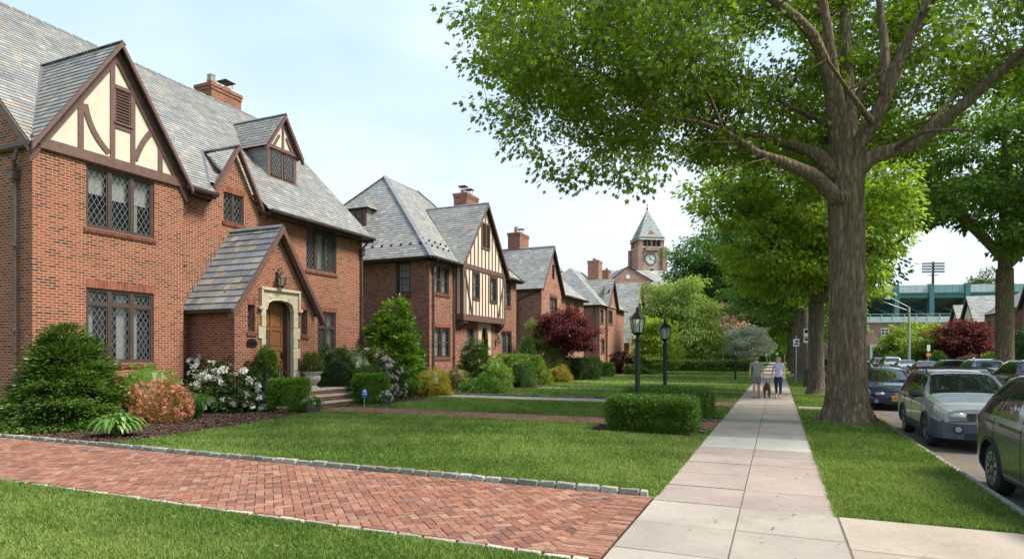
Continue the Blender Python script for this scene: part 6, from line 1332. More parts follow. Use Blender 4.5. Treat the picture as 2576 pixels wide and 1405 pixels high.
def shrub(name, label, loc, r, h, shape, c1, c2, ncl=160, per=40, rad=.12, leaf=.05, wr=.5, flat=.8, droop=.0, T=LT_D, group=None, stem=True, cat='shrub', depth=.3, up=.4, flowers=None, ry=None, rot=0., lay=0., mat=None, clumpv=.6):
    root = thing(name, label, cat, loc, group); s = rnd.random() * 50; C_, out = surf(ncl, shape, r, h, depth, s)
    if lay: C_[:, 2] = np.round(C_[:, 2] / lay + NP.normal(0, .12, ncl)) * lay + .05
    if ry: C_[:, 1] *= ry / r
    per = int(per * 1.15); rad *= .78; idx = np.repeat(np.arange(ncl), per); m = len(idx); off = NP.normal(size=(m, 3)) * rad * .5; off[:, 2] *= flat
    P = C_[idx] + off; P[:, 2] = np.abs(P[:, 2]); D = unit(out[idx] * .8 + off / rad * .8 + rv3(m) * .45 + np.array([0, 0, up - droop])); Nn = unit(np.array([0, 0, 1.]) * .8 + out[idx] + rv3(m) * .6)
    l = leaf * 1.25 * NP.uniform(.65, 1.25, m); cl = NP.random(ncl)[idx] * clumpv + nz3(P + s, 2.5 / max(r, .3)) * .5
    V_ = leafV(P, D, Nn, l, l * wr, T)
    ca, sa = math.cos(rot), math.sin(rot)
    if rot: V_ = V_ @ np.array([[ca, sa, 0], [-sa, ca, 0], [0, 0, 1]])
    npmesh('foliage', V_ + np.array(loc), len(T), mat or m_leafd, root, colvar(m, c1, c2, cl))
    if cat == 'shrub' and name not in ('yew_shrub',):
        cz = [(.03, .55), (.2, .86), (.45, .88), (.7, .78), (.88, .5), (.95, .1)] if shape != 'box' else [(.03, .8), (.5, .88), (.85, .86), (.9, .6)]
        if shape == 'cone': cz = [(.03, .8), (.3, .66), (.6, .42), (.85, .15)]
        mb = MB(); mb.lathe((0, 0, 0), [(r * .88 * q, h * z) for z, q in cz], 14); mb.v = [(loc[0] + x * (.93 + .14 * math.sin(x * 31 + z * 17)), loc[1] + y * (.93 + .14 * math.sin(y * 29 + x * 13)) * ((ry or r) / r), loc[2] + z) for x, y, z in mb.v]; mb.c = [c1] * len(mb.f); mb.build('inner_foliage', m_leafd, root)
    if stem:
        mb = MB(); L0 = Vector(loc)
        for k in range(stem if stem is not True else 5):
            a = 6.283 * k / 5 + s; q = Vector((math.cos(a), math.sin(a), 0)); mb.tube([L0 + q * .03 - Vector((0, 0, .03)), L0 + q * r * .25 + Vector((0, 0, h * .35)), L0 + q * r * .45 + Vector((0, 0, h * .7))], [.03, .02, .008], 6)
        mb.build('stem', m_bark2, root)
    if flowers:
        nf, fr, f1, f2, pl = flowers[:5]; zmin = flowers[5] if len(flowers) > 5 else .1; Q, o2 = surf(nf * 3, shape, r * 1.03, h * 1.03, .06, s); Q, o2 = Q[Q[:, 2] > zmin * h][:nf], o2[Q[:, 2] > zmin * h][:nf]
        if ry: Q[:, 1] *= ry / r
        np_ = flowers[6] if len(flowers) > 6 else 34; idx = np.repeat(np.arange(len(Q)), np_); m = len(idx); fs = NP.uniform(.6, 1.15, len(Q))[idx][:, None]; v = unit(rv3(m) + o2[idx] * .9); P = Q[idx] + v * fr * .55 * fs; l = fr * pl * NP.uniform(.7, 1.2, m) * fs[:, 0]
        V_ = leafV(P, unit(v + rv3(m) * .8), v + rv3(m) * .3, l, l * .8, LT_L)
        npmesh('blossom', V_ + np.array(loc), 6, m_petal, root, colvar(m, f1, f2, NP.random(len(Q))[idx]))
    return root
DK1, DK2 = (.018, .050, .012), (.075, .15, .030)
MG1, MG2 = (.035, .085, .014), (.12, .22, .035)
LG1, LG2 = (.10, .19, .018), (.29, .42, .055)
def S(name, label, px, pyb, wpx, yt, shape, c1, c2, **k):
    loc, r, h = place(px, pyb, wpx, yt, k.pop('bd', None)); return shrub(name, label, loc, r, h, shape, c1, c2, **k)
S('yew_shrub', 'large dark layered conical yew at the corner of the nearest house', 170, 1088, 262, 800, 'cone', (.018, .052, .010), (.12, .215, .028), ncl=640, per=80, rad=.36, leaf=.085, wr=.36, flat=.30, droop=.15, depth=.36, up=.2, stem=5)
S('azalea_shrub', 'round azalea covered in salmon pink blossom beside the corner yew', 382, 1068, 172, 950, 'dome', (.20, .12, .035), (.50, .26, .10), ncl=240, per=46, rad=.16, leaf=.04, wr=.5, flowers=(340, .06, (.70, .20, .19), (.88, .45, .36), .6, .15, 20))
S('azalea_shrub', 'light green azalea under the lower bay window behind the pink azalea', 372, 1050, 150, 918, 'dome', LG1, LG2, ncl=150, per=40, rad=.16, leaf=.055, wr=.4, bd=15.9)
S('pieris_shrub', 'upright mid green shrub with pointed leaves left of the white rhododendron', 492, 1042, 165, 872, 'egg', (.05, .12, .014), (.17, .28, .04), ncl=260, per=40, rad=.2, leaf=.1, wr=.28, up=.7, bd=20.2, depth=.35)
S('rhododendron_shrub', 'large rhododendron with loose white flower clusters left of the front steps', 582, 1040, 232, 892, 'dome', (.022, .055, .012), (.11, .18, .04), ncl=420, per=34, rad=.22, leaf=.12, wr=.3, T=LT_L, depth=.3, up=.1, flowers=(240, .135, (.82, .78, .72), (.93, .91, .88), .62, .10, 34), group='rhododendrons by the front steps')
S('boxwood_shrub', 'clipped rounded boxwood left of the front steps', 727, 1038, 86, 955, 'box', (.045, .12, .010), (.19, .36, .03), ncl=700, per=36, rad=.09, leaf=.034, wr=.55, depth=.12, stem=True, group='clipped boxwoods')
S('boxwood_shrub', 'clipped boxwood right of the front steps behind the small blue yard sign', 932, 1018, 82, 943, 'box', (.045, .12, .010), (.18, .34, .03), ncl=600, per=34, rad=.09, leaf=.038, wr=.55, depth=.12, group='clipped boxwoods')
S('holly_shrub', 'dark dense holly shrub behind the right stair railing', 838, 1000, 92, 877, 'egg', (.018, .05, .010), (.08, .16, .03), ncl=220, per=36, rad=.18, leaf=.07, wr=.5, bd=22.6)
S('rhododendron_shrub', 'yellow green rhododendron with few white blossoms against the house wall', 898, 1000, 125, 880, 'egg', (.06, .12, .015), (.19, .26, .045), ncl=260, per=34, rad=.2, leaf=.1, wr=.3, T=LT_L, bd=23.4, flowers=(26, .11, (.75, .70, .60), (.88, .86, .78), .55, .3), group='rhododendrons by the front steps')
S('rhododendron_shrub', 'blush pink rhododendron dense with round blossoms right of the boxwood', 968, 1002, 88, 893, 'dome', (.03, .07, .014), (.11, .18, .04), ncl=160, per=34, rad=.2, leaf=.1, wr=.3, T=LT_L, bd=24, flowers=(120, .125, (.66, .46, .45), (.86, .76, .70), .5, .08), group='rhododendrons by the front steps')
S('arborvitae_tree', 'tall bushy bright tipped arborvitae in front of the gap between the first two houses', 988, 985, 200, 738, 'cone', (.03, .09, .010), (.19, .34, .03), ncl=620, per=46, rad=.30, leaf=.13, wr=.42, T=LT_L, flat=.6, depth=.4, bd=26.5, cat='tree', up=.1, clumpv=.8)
S('spirea_shrub', 'golden yellow spirea shrub at the end of the concrete garden path', 1090, 996, 94, 927, 'dome', (.24, .23, .02), (.62, .50, .06), ncl=260, per=40, rad=.14, leaf=.05, wr=.5)
S('barberry_shrub', 'olive bronze clipped shrub right of the golden spirea', 1152, 980, 78, 924, 'dome', (.10, .09, .02), (.26, .22, .05), ncl=200, per=36, rad=.15, leaf=.05, wr=.5)
S('yew_shrub', 'dark green pointed yew left of the second house door', 1196, 965, 112, 836, 'cone', (.018, .052, .010), (.08, .16, .028), ncl=420, per=44, rad=.26, leaf=.09, wr=.32, flat=.4, depth=.35, bd=31.5)
S('azalea_shrub', 'bright light green shrub right of the pointed yew', 1246, 968, 80, 900, 'dome', LG1, LG2, ncl=170, per=36, rad=.18, leaf=.08, wr=.4, bd=31)
S('pachysandra_plant', 'low spreading bright green ground cover mound beside the garden path', 1214, 987, 122, 951, 'dome', (.05, .14, .018), (.18, .32, .05), ncl=220, per=30, rad=.16, leaf=.08, wr=.45, stem=False, cat='plant', bd=27.5)
S('hedge_shrub', 'long clipped hedge shrub in front of the second house right window', 1292, 945, 80, 893, 'box', (.065, .14, .012), (.22, .34, .035), ncl=240, per=34, rad=.14, leaf=.06, wr=.5, bd=35, depth=.15, group='clipped hedges of the second house')
S('hedge_shrub', 'rounded clipped hedge shrub at the far corner of the second house', 1340, 945, 48, 898, 'box', (.065, .14, .012), (.22, .34, .035), ncl=150, per=34, rad=.14, leaf=.06, wr=.5, bd=36, depth=.15, group='clipped hedges of the second house')
S('hedge_shrub', 'low clipped hedge shrub in front of the longer clipped hedge', 1314, 952, 62, 914, 'box', (.04, .10, .012), (.14, .24, .035), ncl=180, per=34, rad=.14, leaf=.06, wr=.5, bd=33, depth=.15, group='clipped hedges of the second house')
S('cypress_shrub', 'dark green cone shrub at the far corner of the second house', 1322, 925, 78, 846, 'cone', (.022, .065, .012), (.09, .18, .03), ncl=300, per=40, rad=.24, leaf=.09, wr=.4, bd=38.5)
S('cypress_tree', 'broad soft pale green false cypress between the second and third houses', 1358, 935, 158, 785, 'cone', (.09, .15, .025), (.28, .36, .09), ncl=420, per=44, rad=.34, leaf=.12, wr=.3, bd=40.5, depth=.4, cat='tree', up=.3)
S('spirea_shrub', 'yellow and orange spirea in front of the red Japanese maple', 1408, 962, 62, 921, 'dome', (.20, .18, .02), (.48, .34, .05), ncl=170, per=34, rad=.16, leaf=.07, wr=.45)
S('spirea_shrub', 'yellow green low shrub left of the yellow and orange spirea', 1362, 968, 52, 924, 'dome', (.10, .16, .02), (.32, .36, .05), ncl=150, per=34, rad=.16, leaf=.07, wr=.45)
S('juniper_shrub', 'blue grey low juniper at the edge of the second lawn', 1328, 972, 50, 943, 'dome', (.07, .11, .06), (.20, .26, .16), ncl=120, per=30, rad=.15, leaf=.06, wr=.3)
S('barberry_shrub', 'low brown red barberry at the edge of the second lawn', 1288, 972, 46, 941, 'dome', (.07, .045, .025), (.22, .14, .08), ncl=110, per=26, rad=.15, leaf=.06, wr=.4)
S('yew_hedge', 'dark clipped yew hedge behind the stems of the red Japanese maple', 1462, 962, 92, 903, 'box', (.022, .060, .012), (.09, .16, .025), ncl=320, per=36, rad=.18, leaf=.08, wr=.4, bd=42.5, depth=.15)
S('boxwood_shrub', 'round clipped boxwood at the corner of the fourth house lawn', 1520, 948, 44, 915, 'box', (.035, .09, .010), (.12, .22, .025), ncl=150, per=34, rad=.16, leaf=.08, wr=.5, depth=.12, group='clipped boxwoods')
S('barberry_shrub', 'purple red barberry mass in front of the fourth house', 1562, 940, 78, 886, 'dome', RM1, (.20, .03, .035), ncl=200, per=34, rad=.24, leaf=.12, wr=.45)
S('boxwood_shrub', 'small dark clipped boxwood right of the purple barberry', 1594, 942, 46, 919, 'box', (.03, .08, .012), (.10, .2, .025), ncl=110, per=30, rad=.18, leaf=.09, wr=.5, depth=.12, group='clipped boxwoods')
S('hosta_plant', 'pale variegated plant mound left of the long hedge', 1640, 942, 52, 915, 'dome', (.07, .15, .02), (.24, .34, .1), ncl=120, per=28, rad=.2, leaf=.14, wr=.5, stem=False, cat='plant')
S('hedge_shrub', 'rounded clipped shrub behind the left half of the long hedge', 1812, 914, 72, 893, 'dome', (.03, .075, .012), (.10, .19, .03), ncl=160, per=34, rad=.3, leaf=.14, wr=.5, bd=84, group='rounded shrubs behind the long hedge')
S('hedge_shrub', 'rounded clipped shrub behind the right end of the long hedge', 1868, 914, 62, 894, 'dome', (.03, .075, .012), (.10, .19, .03), ncl=150, per=34, rad=.3, leaf=.14, wr=.5, bd=82, group='rounded shrubs behind the long hedge')
def boxhedge(label, x0, x1, y0, y1, h, c1, c2, leaf, ncl, per=36, rad=.1, group=None):
    root = thing('boxwood_hedge', label, 'hedge', ((x0 + x1) / 2, (y0 + y1) / 2, 0), group); A = [(x1 - x0) * h] * 2 + [(y1 - y0) * h] * 2 + [(x1 - x0) * (y1 - y0)] ; A = np.array(A) / sum(A); f = NP.choice(5, ncl, p=A); u, v = NP.random(ncl), NP.random(ncl); P = np.zeros((ncl, 3)); O = np.zeros((ncl, 3))
    for k, (fx, fy, fz, n) in enumerate([(u, 0 * u, v, (0, -1, 0)), (u, 1 + 0 * u, v, (0, 1, 0)), (0 * u, u, v, (-1, 0, 0)), (1 + 0 * u, u, v, (1, 0, 0)), (u, v, 1 + 0 * u, (0, 0, 1))]):
        s = f == k; P[s] = np.stack([x0 + (x1 - x0) * fx, y0 + (y1 - y0) * fy, h * fz], 1)[s]; O[s] = n
    cx, cy = (x0 + x1) / 2, (y0 + y1) / 2; ex = np.minimum(np.minimum(P[:, 0] - x0, x1 - P[:, 0]), .16); ey = np.minimum(np.minimum(P[:, 1] - y0, y1 - P[:, 1]), .16); ezz = np.minimum(h - P[:, 2], .16)
    rd = np.minimum(ex + ey, np.minimum(ex + ezz, ey + ezz)); P -= O * 0; P += (np.array([cx, cy, h * .5]) - P) * (np.clip(.10 - rd, 0, .1) * .5)[:, None]
    P -= O * (NP.random(ncl) ** 1.5 * .10)[:, None]; P += O * ((nz3(P, 3.) - .5) * .07)[:, None]; P[:, 2] *= np.where(P[:, 2] < .1, 1, 1); P[:, :2] = np.where((P[:, 2] < .16)[:, None], P[:, :2] * .96 + np.array([cx, cy]) * .04, P[:, :2])
    idx = np.repeat(np.arange(ncl), per); m = len(idx); off = NP.normal(size=(m, 3)) * rad * .5; Q = P[idx] + off; Q[:, 2] = np.abs(Q[:, 2]); D = unit(O[idx] * .9 + rv3(m) * .7 + np.array([0, 0, .45])); l = leaf * NP.uniform(.65, 1.25, m)
    npmesh('foliage', leafV(Q, D, unit(O[idx] + rv3(m) * .7 + np.array([0, 0, .6])), l, l * .55, LT_D), 4, m_leafd, root, colvar(m, c1, c2, NP.random(ncl)[idx] * .5 + nz3(Q, 1.4) * .5))
    mb = MB()
    for k in range(int((x1 - x0) / .35)): x = x0 + .2 + k * .35; mb.tube([(x, cy, -.03), (x + .04, cy + .05, h * .7)], [.025, .01], 5)
    mb.build('stem', m_bark2, root)
boxhedge('near clipped boxwood hedge at the foot of the taller looking lamp post', -3.62, -1.72, 13.95, 15.25, .74, (.03, .085, .010), (.15, .29, .028), .040, 1900, 44, .1, 'hedges around the lamp posts')
boxhedge('second clipped boxwood hedge just behind the near one, beside the farther lamp post', -4.0, -1.75, 17.25, 18.75, .76, (.03, .085, .010), (.15, .29, .028), .042, 1500, 40, .11, 'hedges around the lamp posts')
boxhedge('long low clipped hedge across the far lawn behind the farthest lamp post', -10.6, -2.0, 65.6, 67, 1.0, (.03, .075, .012), (.11, .2, .03), .13, 700, 30, .28)
# strappy and broad leaved plants
def blades(name, label, px, pyb, wpx, yt, n, c1, c2, wd=.02, seg=4, arch=1., cat='plant', leafy=False):
    loc, r, h = place(px, pyb, wpx, yt); a = NP.random(n) * 6.283; el = NP.uniform(.15, 1., n); V_, cc = [], []
    u = np.stack([np.cos(a), np.sin(a), 0 * a], 1); s = np.stack([-np.sin(a), np.cos(a), 0 * a], 1); root = np.array(loc) + u * (r * .12 * NP.random(n))[:, None]; L_ = NP.uniform(.75, 1.1, n)
    prof = (lambda t: np.sin(np.clip(t * 1.02, 0, 1) * math.pi) ** .7 if leafy else (1 - t) ** .6)
    def pos(t): return root + u * (r * el * L_ * (t ** (.85 if leafy else 1.1)))[:, None] + np.stack([0 * a, 0 * a, h * L_ * (np.sin(t * math.pi * (.5 + .32 * el * arch)) * (1.12 - .35 * el))], 1)
    col = colvar(n, c1, c2)
    for k in range(seg):
        t0, t1 = k / seg, (k + 1) / seg; p0, p1 = pos(t0), pos(t1); w0, w1 = wd * prof(max(t0, .08)), wd * prof(min(t1, .985)); V_.append(np.stack([p0 - s * w0, p0 + s * w0, p1 + s * w1, p1 - s * w1], 1).reshape(-1, 3)); cc.append(col)
    return tag(npmesh(name, np.concatenate(V_), 4, m_leafd if leafy else m_leaf, None, np.concatenate(cc)), label, cat)
blades('daylily_plant', 'spiky fountain of narrow green daylily leaves below the white rhododendron', 497, 1058, 112, 993, 420, (.035, .12, .018), (.13, .28, .045), .011)
blades('daylily_plant', 'spiky green daylily clump right of the second boxwood and flower pot', 1035, 1002, 82, 952, 420, (.05, .15, .018), (.16, .32, .045), .014)
blades('hosta_plant', 'broad leaved light green hosta at the front edge of the mulch bed', 293, 1106, 138, 1044, 260, (.06, .16, .024), (.20, .33, .07), .05, 7, 1.25, leafy=True)
# pots
def pot(label, px, py, top, w, urn=False, z0=0., plant=None, bd=None, flw=None):
    if z0: a, b = ray(px); x, y = -14.82, b * -14.82 / a
    else: x, y = G(px, py)
    d = dep((x, y)); r = w / 2 / FPX * d; h = (CAMH + (HYP - top) / FPX * d) - z0; root = thing('flower_pot' if not urn else 'stone_urn', label, 'pot' if not urn else 'urn', (x, y, z0)); mb = MB()
    if urn: mb.lathe((x, y, z0), [(r * .72, 0), (r * .72, h * .1), (r * .5, h * .16), (r * .42, h * .24), (r * .62, h * .34), (r * .88, h * .5), (r * .93, h * .66), (r * .82, h * .8), (r * .9, h * .9), (r * 1.08, h * .93), (r * 1.1, h), (r * .95, h), (r * .9, h * .93)], 28)
    else: mb.lathe((x, y, z0), [(r * .62, 0), (r * .85, h * .35), (r * .95, h * .8), (r * 1.02, h * .85), (r * 1.02, h), (r * .9, h), (r * .85, h * .9)], 24)
    mb.build('bowl', m_stone3 if urn else m_potg, root, smooth=40); return (x, y, z0 + h * .92), r, d
m_stone3 = simple('weathered cast stone', (.38, .34, .29), .9, var=.25, vs=9, bump=.6, bs=40); m_potg = simple('grey green pot', (.10, .105, .08), .7, var=.25, vs=9)
l, r, d = pot('weathered carved stone urn on the top step right of the oak door', 786, 972, 934, 44, True, .6)
shrub('urn_plant', 'bushy olive green plant growing in the stone urn', l, r * .95, .75, 'egg', (.05, .09, .015), (.17, .22, .05), ncl=90, per=40, rad=.12, leaf=.05, wr=.4, stem=3, cat='plant')
l, r, d = pot('low planter bowl of white flowers at the left foot of the front steps', 787, 1038, 1018, 44)
shrub('white_flower', 'white flowers filling the low planter left of the steps', l, r * 1.05, .26, 'dome', (.06, .14, .02), (.16, .28, .05), ncl=50, per=30, rad=.09, leaf=.04, stem=False, cat='flowers', flowers=(34, .035, (.7, .7, .66), (.85, .85, .82), .9, .2, 12))
l, r, d = pot('small round pot with white flowers right of the brick front path', 970, 1023, 1005, 28)
shrub('white_flower', 'white flowers in the small round pot beside the second boxwood', l, r * 1.15, .30, 'dome', (.06, .12, .02), (.15, .25, .05), ncl=44, per=26, rad=.09, leaf=.045, stem=False, cat='flowers', flowers=(40, .05, (.72, .68, .66), (.86, .84, .80), .8, .1, 14))
l, r, d = pot('dark round pot on the landing left of the oak door', 672, 962, 938, 30, False, .6)
shrub('potted_evergreen', 'small potted green evergreen on the landing left of the oak door', l, .26, .85, 'egg', (.04, .10, .012), (.15, .26, .035), ncl=110, per=36, rad=.12, leaf=.06, wr=.35, stem=3, cat='plant')
# shrubs across the street
for lab, px, bd, w, yt, c1, c2 in (('round dark green clipped bush across the street below the red maple', 2358, 58, 38, 884, (.03, .08, .012), (.1, .2, .03)), ('low bronze shrub across the street right of the red maple', 2440, 58, 50, 893, (.09, .05, .03), (.25, .12, .07)), ('low bright green shrub across the street left of the big trunk', 2492, 56, 44, 888, (.06, .14, .015), (.2, .32, .04)), ('tall dark shrub across the street at the right edge behind the big trunk', 2572, 50, 62, 826, (.02, .05, .010), (.07, .14, .025)), ('clipped shrub across the street left of the street lamp', 2245, 66, 40, 886, (.04, .09, .012), (.13, .22, .03))):
    a, b = ray(px); shrub('garden_shrub', lab, (a * bd, b * bd, 0), w / 2 / FPX * bd, CAMH + (HYP - yt) / FPX * bd, 'dome', c1, c2, ncl=190, per=34, rad=.24, leaf=.12, wr=.45, group='shrubs across the street')
# ---------------------------------------------------------------- cars
def paint(name, col, metal=.45, rough=.32, coat=.8):
    M = Mat(name); o = M.obj(); f = M.noise(o, 3, 5); c = M._mix(M.map(f, .35, .65, 0, .12), col, tuple(x * .6 + .05 for x in col), 'MIX')
    M.P(Base_Color=c, Metallic=metal, Roughness=rough, Coat_Weight=coat, Coat_Roughness=.06); return M.m
m_silver = paint('silver green paint', (.42, .43, .40), .35, .3); m_clad = simple('slate blue bumper plastic', (.045, .06, .08), .5, var=.1); m_greyp = paint('dark grey paint', (.085, .087, .094), .5, .25, 1.); m_bluep = paint('dark blue paint', (.012, .022, .075), .5, .25, 1.)
m_whitep = paint('pale silver paint', (.45, .46, .46)); m_blackp = paint('black paint', (.02, .02, .022), .4, .25, 1.); m_redp = paint('maroon paint', (.12, .015, .015), .4, .3, 1.); m_tanp = paint('tan paint', (.26, .22, .16), .6)
m_cglass = Mat('car glass'); m_cglass.P(Base_Color=(.012, .016, .014), Roughness=.02); m_cglass.b.inputs['Specular IOR Level'].default_value = 1.; m_cglass.b.inputs['IOR'].default_value = 1.6; m_cglass.bump(m_cglass.noise(m_cglass.obj(), 5, 3), .08, .02); m_cglass = m_cglass.m
m_rubber = simple('tyre rubber', (.018, .018, .018), .8, var=.25, bump=.3, bs=60); m_rim = simple('alloy rim', (.5, .51, .52), .28, .9, var=.08); m_black = simple('black trim', (.012, .012, .013), .5, var=.2); m_chrome = simple('chrome', (.7, .71, .72), .12, 1., var=.02)
m_lens = Mat('clear lamp lens'); m_lens.P(Base_Color=(.38, .40, .41), Roughness=.08, Metallic=.35, Coat_Weight=1.); m_lens = m_lens.m
m_tail = Mat('red lamp lens'); m_tail.P(Base_Color=(.32, .012, .010), Roughness=.1, Coat_Weight=1.); m_tail = m_tail.m
m_plate = simple('orange number plate', (.78, .33, .03), .5, var=.05); m_ink = simple('dark blue ink', (.02, .025, .07), .6); m_amber = simple('amber lens', (.6, .16, .02), .2)
class Shape:
    def __init__(s, keys, L):
        k = np.array(keys, float); s.L = L; s.y = np.linspace(0, L, 241); s.t = []
        for c in range(1, 7):
            v = np.interp(s.y, k[:, 0], k[:, c]); ker = np.exp(-.5 * (np.arange(-9, 10) / 3.2) ** 2); ker /= ker.sum(); s.t.append(np.convolve(np.pad(v, 9, 'edge'), ker, 'valid'))
    def sec(s, y):
        zl, zb, zt, ws, wb, wt = [np.interp(y, s.y, v) for v in s.t]; kk = min(.075, (zt - zb) * .35); wm = max(ws, wb) + .008
        return np.array([(0, zl), (ws * .8, zl), (ws, zl + .07), (wm, zl + .42 * (zb - zl)), (wb + .004, zb - .11), (wb - .022, zb), (wb + (wt - wb) * .52, zb + (zt - zb) * .5), (wt, zt - kk), (wt * .87, zt - .012), (wt * .45, zt + .012), (0, zt + .018)])
    def S(s, y, q, off=0.):                                       # q in 0..10 along the section
        P = s.sec(y); i = int(min(9.999, max(0, q))); t = q - i; p0, p1, p2, p3 = P[max(i - 1, 0)], P[i], P[i + 1], P[min(i + 2, 10)]
        if i == 0: p0 = np.array((-P[1][0], P[1][1]))
        if i == 9: p3 = np.array((-P[9][0], P[9][1]))
        v = .5 * ((2 * p1) + (p2 - p0) * t + (2 * p0 - 5 * p1 + 4 * p2 - p3) * t * t + (3 * p1 - p0 - 3 * p2 + p3) * t ** 3); return np.array((max(0, v[0]), y, v[1]))
    def N(s, y, q):
        e = .02; a = s.S(min(y + e, s.L), q) - s.S(max(y - e, 0), q); b = s.S(y, min(q + .05, 10)) - s.S(y, max(q - .05, 0)); n = np.cross(b, a); n = -n / (np.linalg.norm(n) + 1e-9)
        return n if n[0] * 1 + n[2] * .5 >= 0 or q > 9 and n[2] > 0 else -n
    def body(s, n=120, m=4):
        mb = MB(); ys = np.linspace(0, s.L, n); qs = np.arange(0, 10 + 1e-6, 1 / m); K = len(qs); vs = []
        for y in ys:
            r = [s.S(y, q) for q in qs]; vs += [tuple(p) for p in r] + [(-p[0], p[1], p[2]) for p in r[-2:0:-1]]
        W = 2 * K - 2; fs = [(i * W + k, i * W + (k + 1) % W, (i + 1) * W + (k + 1) % W, (i + 1) * W + k) for i in range(n - 1) for k in range(W)]
        fs += [tuple(range(W))[::-1], tuple(range((n - 1) * W, n * W))]; mb.add(vs, fs); return mb
    def patch(s, mb, yb, yt, q0, q1, off=.006, side=1, nu=10, nv=8, both=False):   # yb, yt: (start, end) at q0 and q1
        g = []
        for j in range(nv + 1):
            v = j / nv; q = q0 + (q1 - q0) * v; row = []
            for i in range(nu + 1):
                u = i / nu; y = (yb[0] * (1 - v) + yt[0] * v) * (1 - u) + (yb[1] * (1 - v) + yt[1] * v) * u; p = s.S(y, q) + s.N(y, q) * off; row.append((p[0] * side, p[1], p[2]))
            g.append(row)
        vs = [p for r in g for p in r]; w = nu + 1; mb.add(vs, [(j * w + i, j * w + i + 1, (j + 1) * w + i + 1, (j + 1) * w + i) for j in range(nv) for i in range(nu)])
    def screen(s, mb, y0, y1, qa, off=.006, nu=16, nv=10):        # windscreen across the car
        vs = []
        for j in range(nv + 1):
            y = y0 + (y1 - y0) * j / nv
            for i in range(nu + 1):
                u = 2 * i / nu - 1; q = 10 - (10 - qa) * abs(u); p = s.S(y, q) + s.N(y, q) * off; vs.append((p[0] * (1 if u > 0 else -1), p[1], p[2]))
        w = nu + 1; mb.add(vs, [(j * w + i, j * w + i + 1, (j + 1) * w + i + 1, (j + 1) * w + i) for j in range(nv) for i in range(nu)])
def fixn(me):
    b = bmesh.new(); b.from_mesh(me); bmesh.ops.recalc_face_normals(b, faces=b.faces); b.to_mesh(me); b.free()
def boolcut(o, cutters):
    fixn(o.data)
    for cmb in cutters:
        c = cmb.build('cutter', None, o.parent, local=True); fixn(c.data); md = o.modifiers.new('cut', 'BOOLEAN'); md.operation = 'DIFFERENCE'; md.solver = 'EXACT'; md.object = c; c['tmp'] = 1
    bpy.context.view_layer.update(); dg = bpy.context.evaluated_depsgraph_get(); me = bpy.data.meshes.new_from_object(o.evaluated_get(dg)); old = o.data; o.modifiers.clear(); o.data = me
    for c in [x for x in bpy.data.objects if x.get('tmp')]: bpy.data.objects.remove(c)
    return o
def wheel(par, x, y, r, w, side, spokes, rimr=.66):
    t = MB(); t.lathe((x, y, r), [(r * rimr, -w / 2), (r * .9, -w / 2), (r * .985, -w * .42), (r, -w * .3), (r, w * .3), (r * .985, w * .42), (r * .9, w / 2), (r * rimr, w / 2)], 36, axis='x'); wo = t.build('wheel', m_rubber, par, smooth=50, local=True)
    b = MB(); s = side; o = x + s * w * .5
    b.lathe((o, y, r), [(r * rimr, -.015 * s), (r * rimr * 1.04, .004 * s), (r * rimr * .95, .004 * s), (r * rimr * .93, -.03 * s)], 30, axis='x')
    for k in range(spokes):
        a = 6.283 * k / spokes + .2
        for da in (-.09, .09): b.beam((o - .02 * s, y + r * .1 * math.cos(a), r + r * .1 * math.sin(a)), (o - .008 * s, y + r * rimr * .97 * math.cos(a + da), r + r * rimr * .97 * math.sin(a + da)), .03, .025, (1, 0, 0))
    b.lathe((o - .02 * s, y, r), [(r * .17, -.01 * s), (r * .16, .02 * s), (r * .08, .028 * s)], 16, axis='x'); b.build('rim', m_rim, wo, local=True)
    d = MB(); d.lathe((x + s * w * .2, y, r), [(r * rimr * .98, 0), (r * rimr * .96, .02 * s)], 24, axis='x'); d.build('brake_disc', m_black, wo, local=True)
def text(s, size, mat, par, loc, rot, name='lettering', ext=.002):
    cu = bpy.data.curves.new(name, 'FONT'); cu.body = s; cu.size = size; cu.extrude = ext; cu.align_x = 'CENTER'; cu.align_y = 'CENTER'; cu.materials.append(mat); o = bpy.data.objects.new(name, cu); COL.objects.link(o); o.parent = par; bpy.context.view_layer.update(); me = bpy.data.meshes.new_from_object(o); bpy.data.objects.remove(o); o = bpy.data.objects.new(name, me); COL.objects.link(o); o.parent = par; o.location = loc; o.rotation_euler = rot; return o
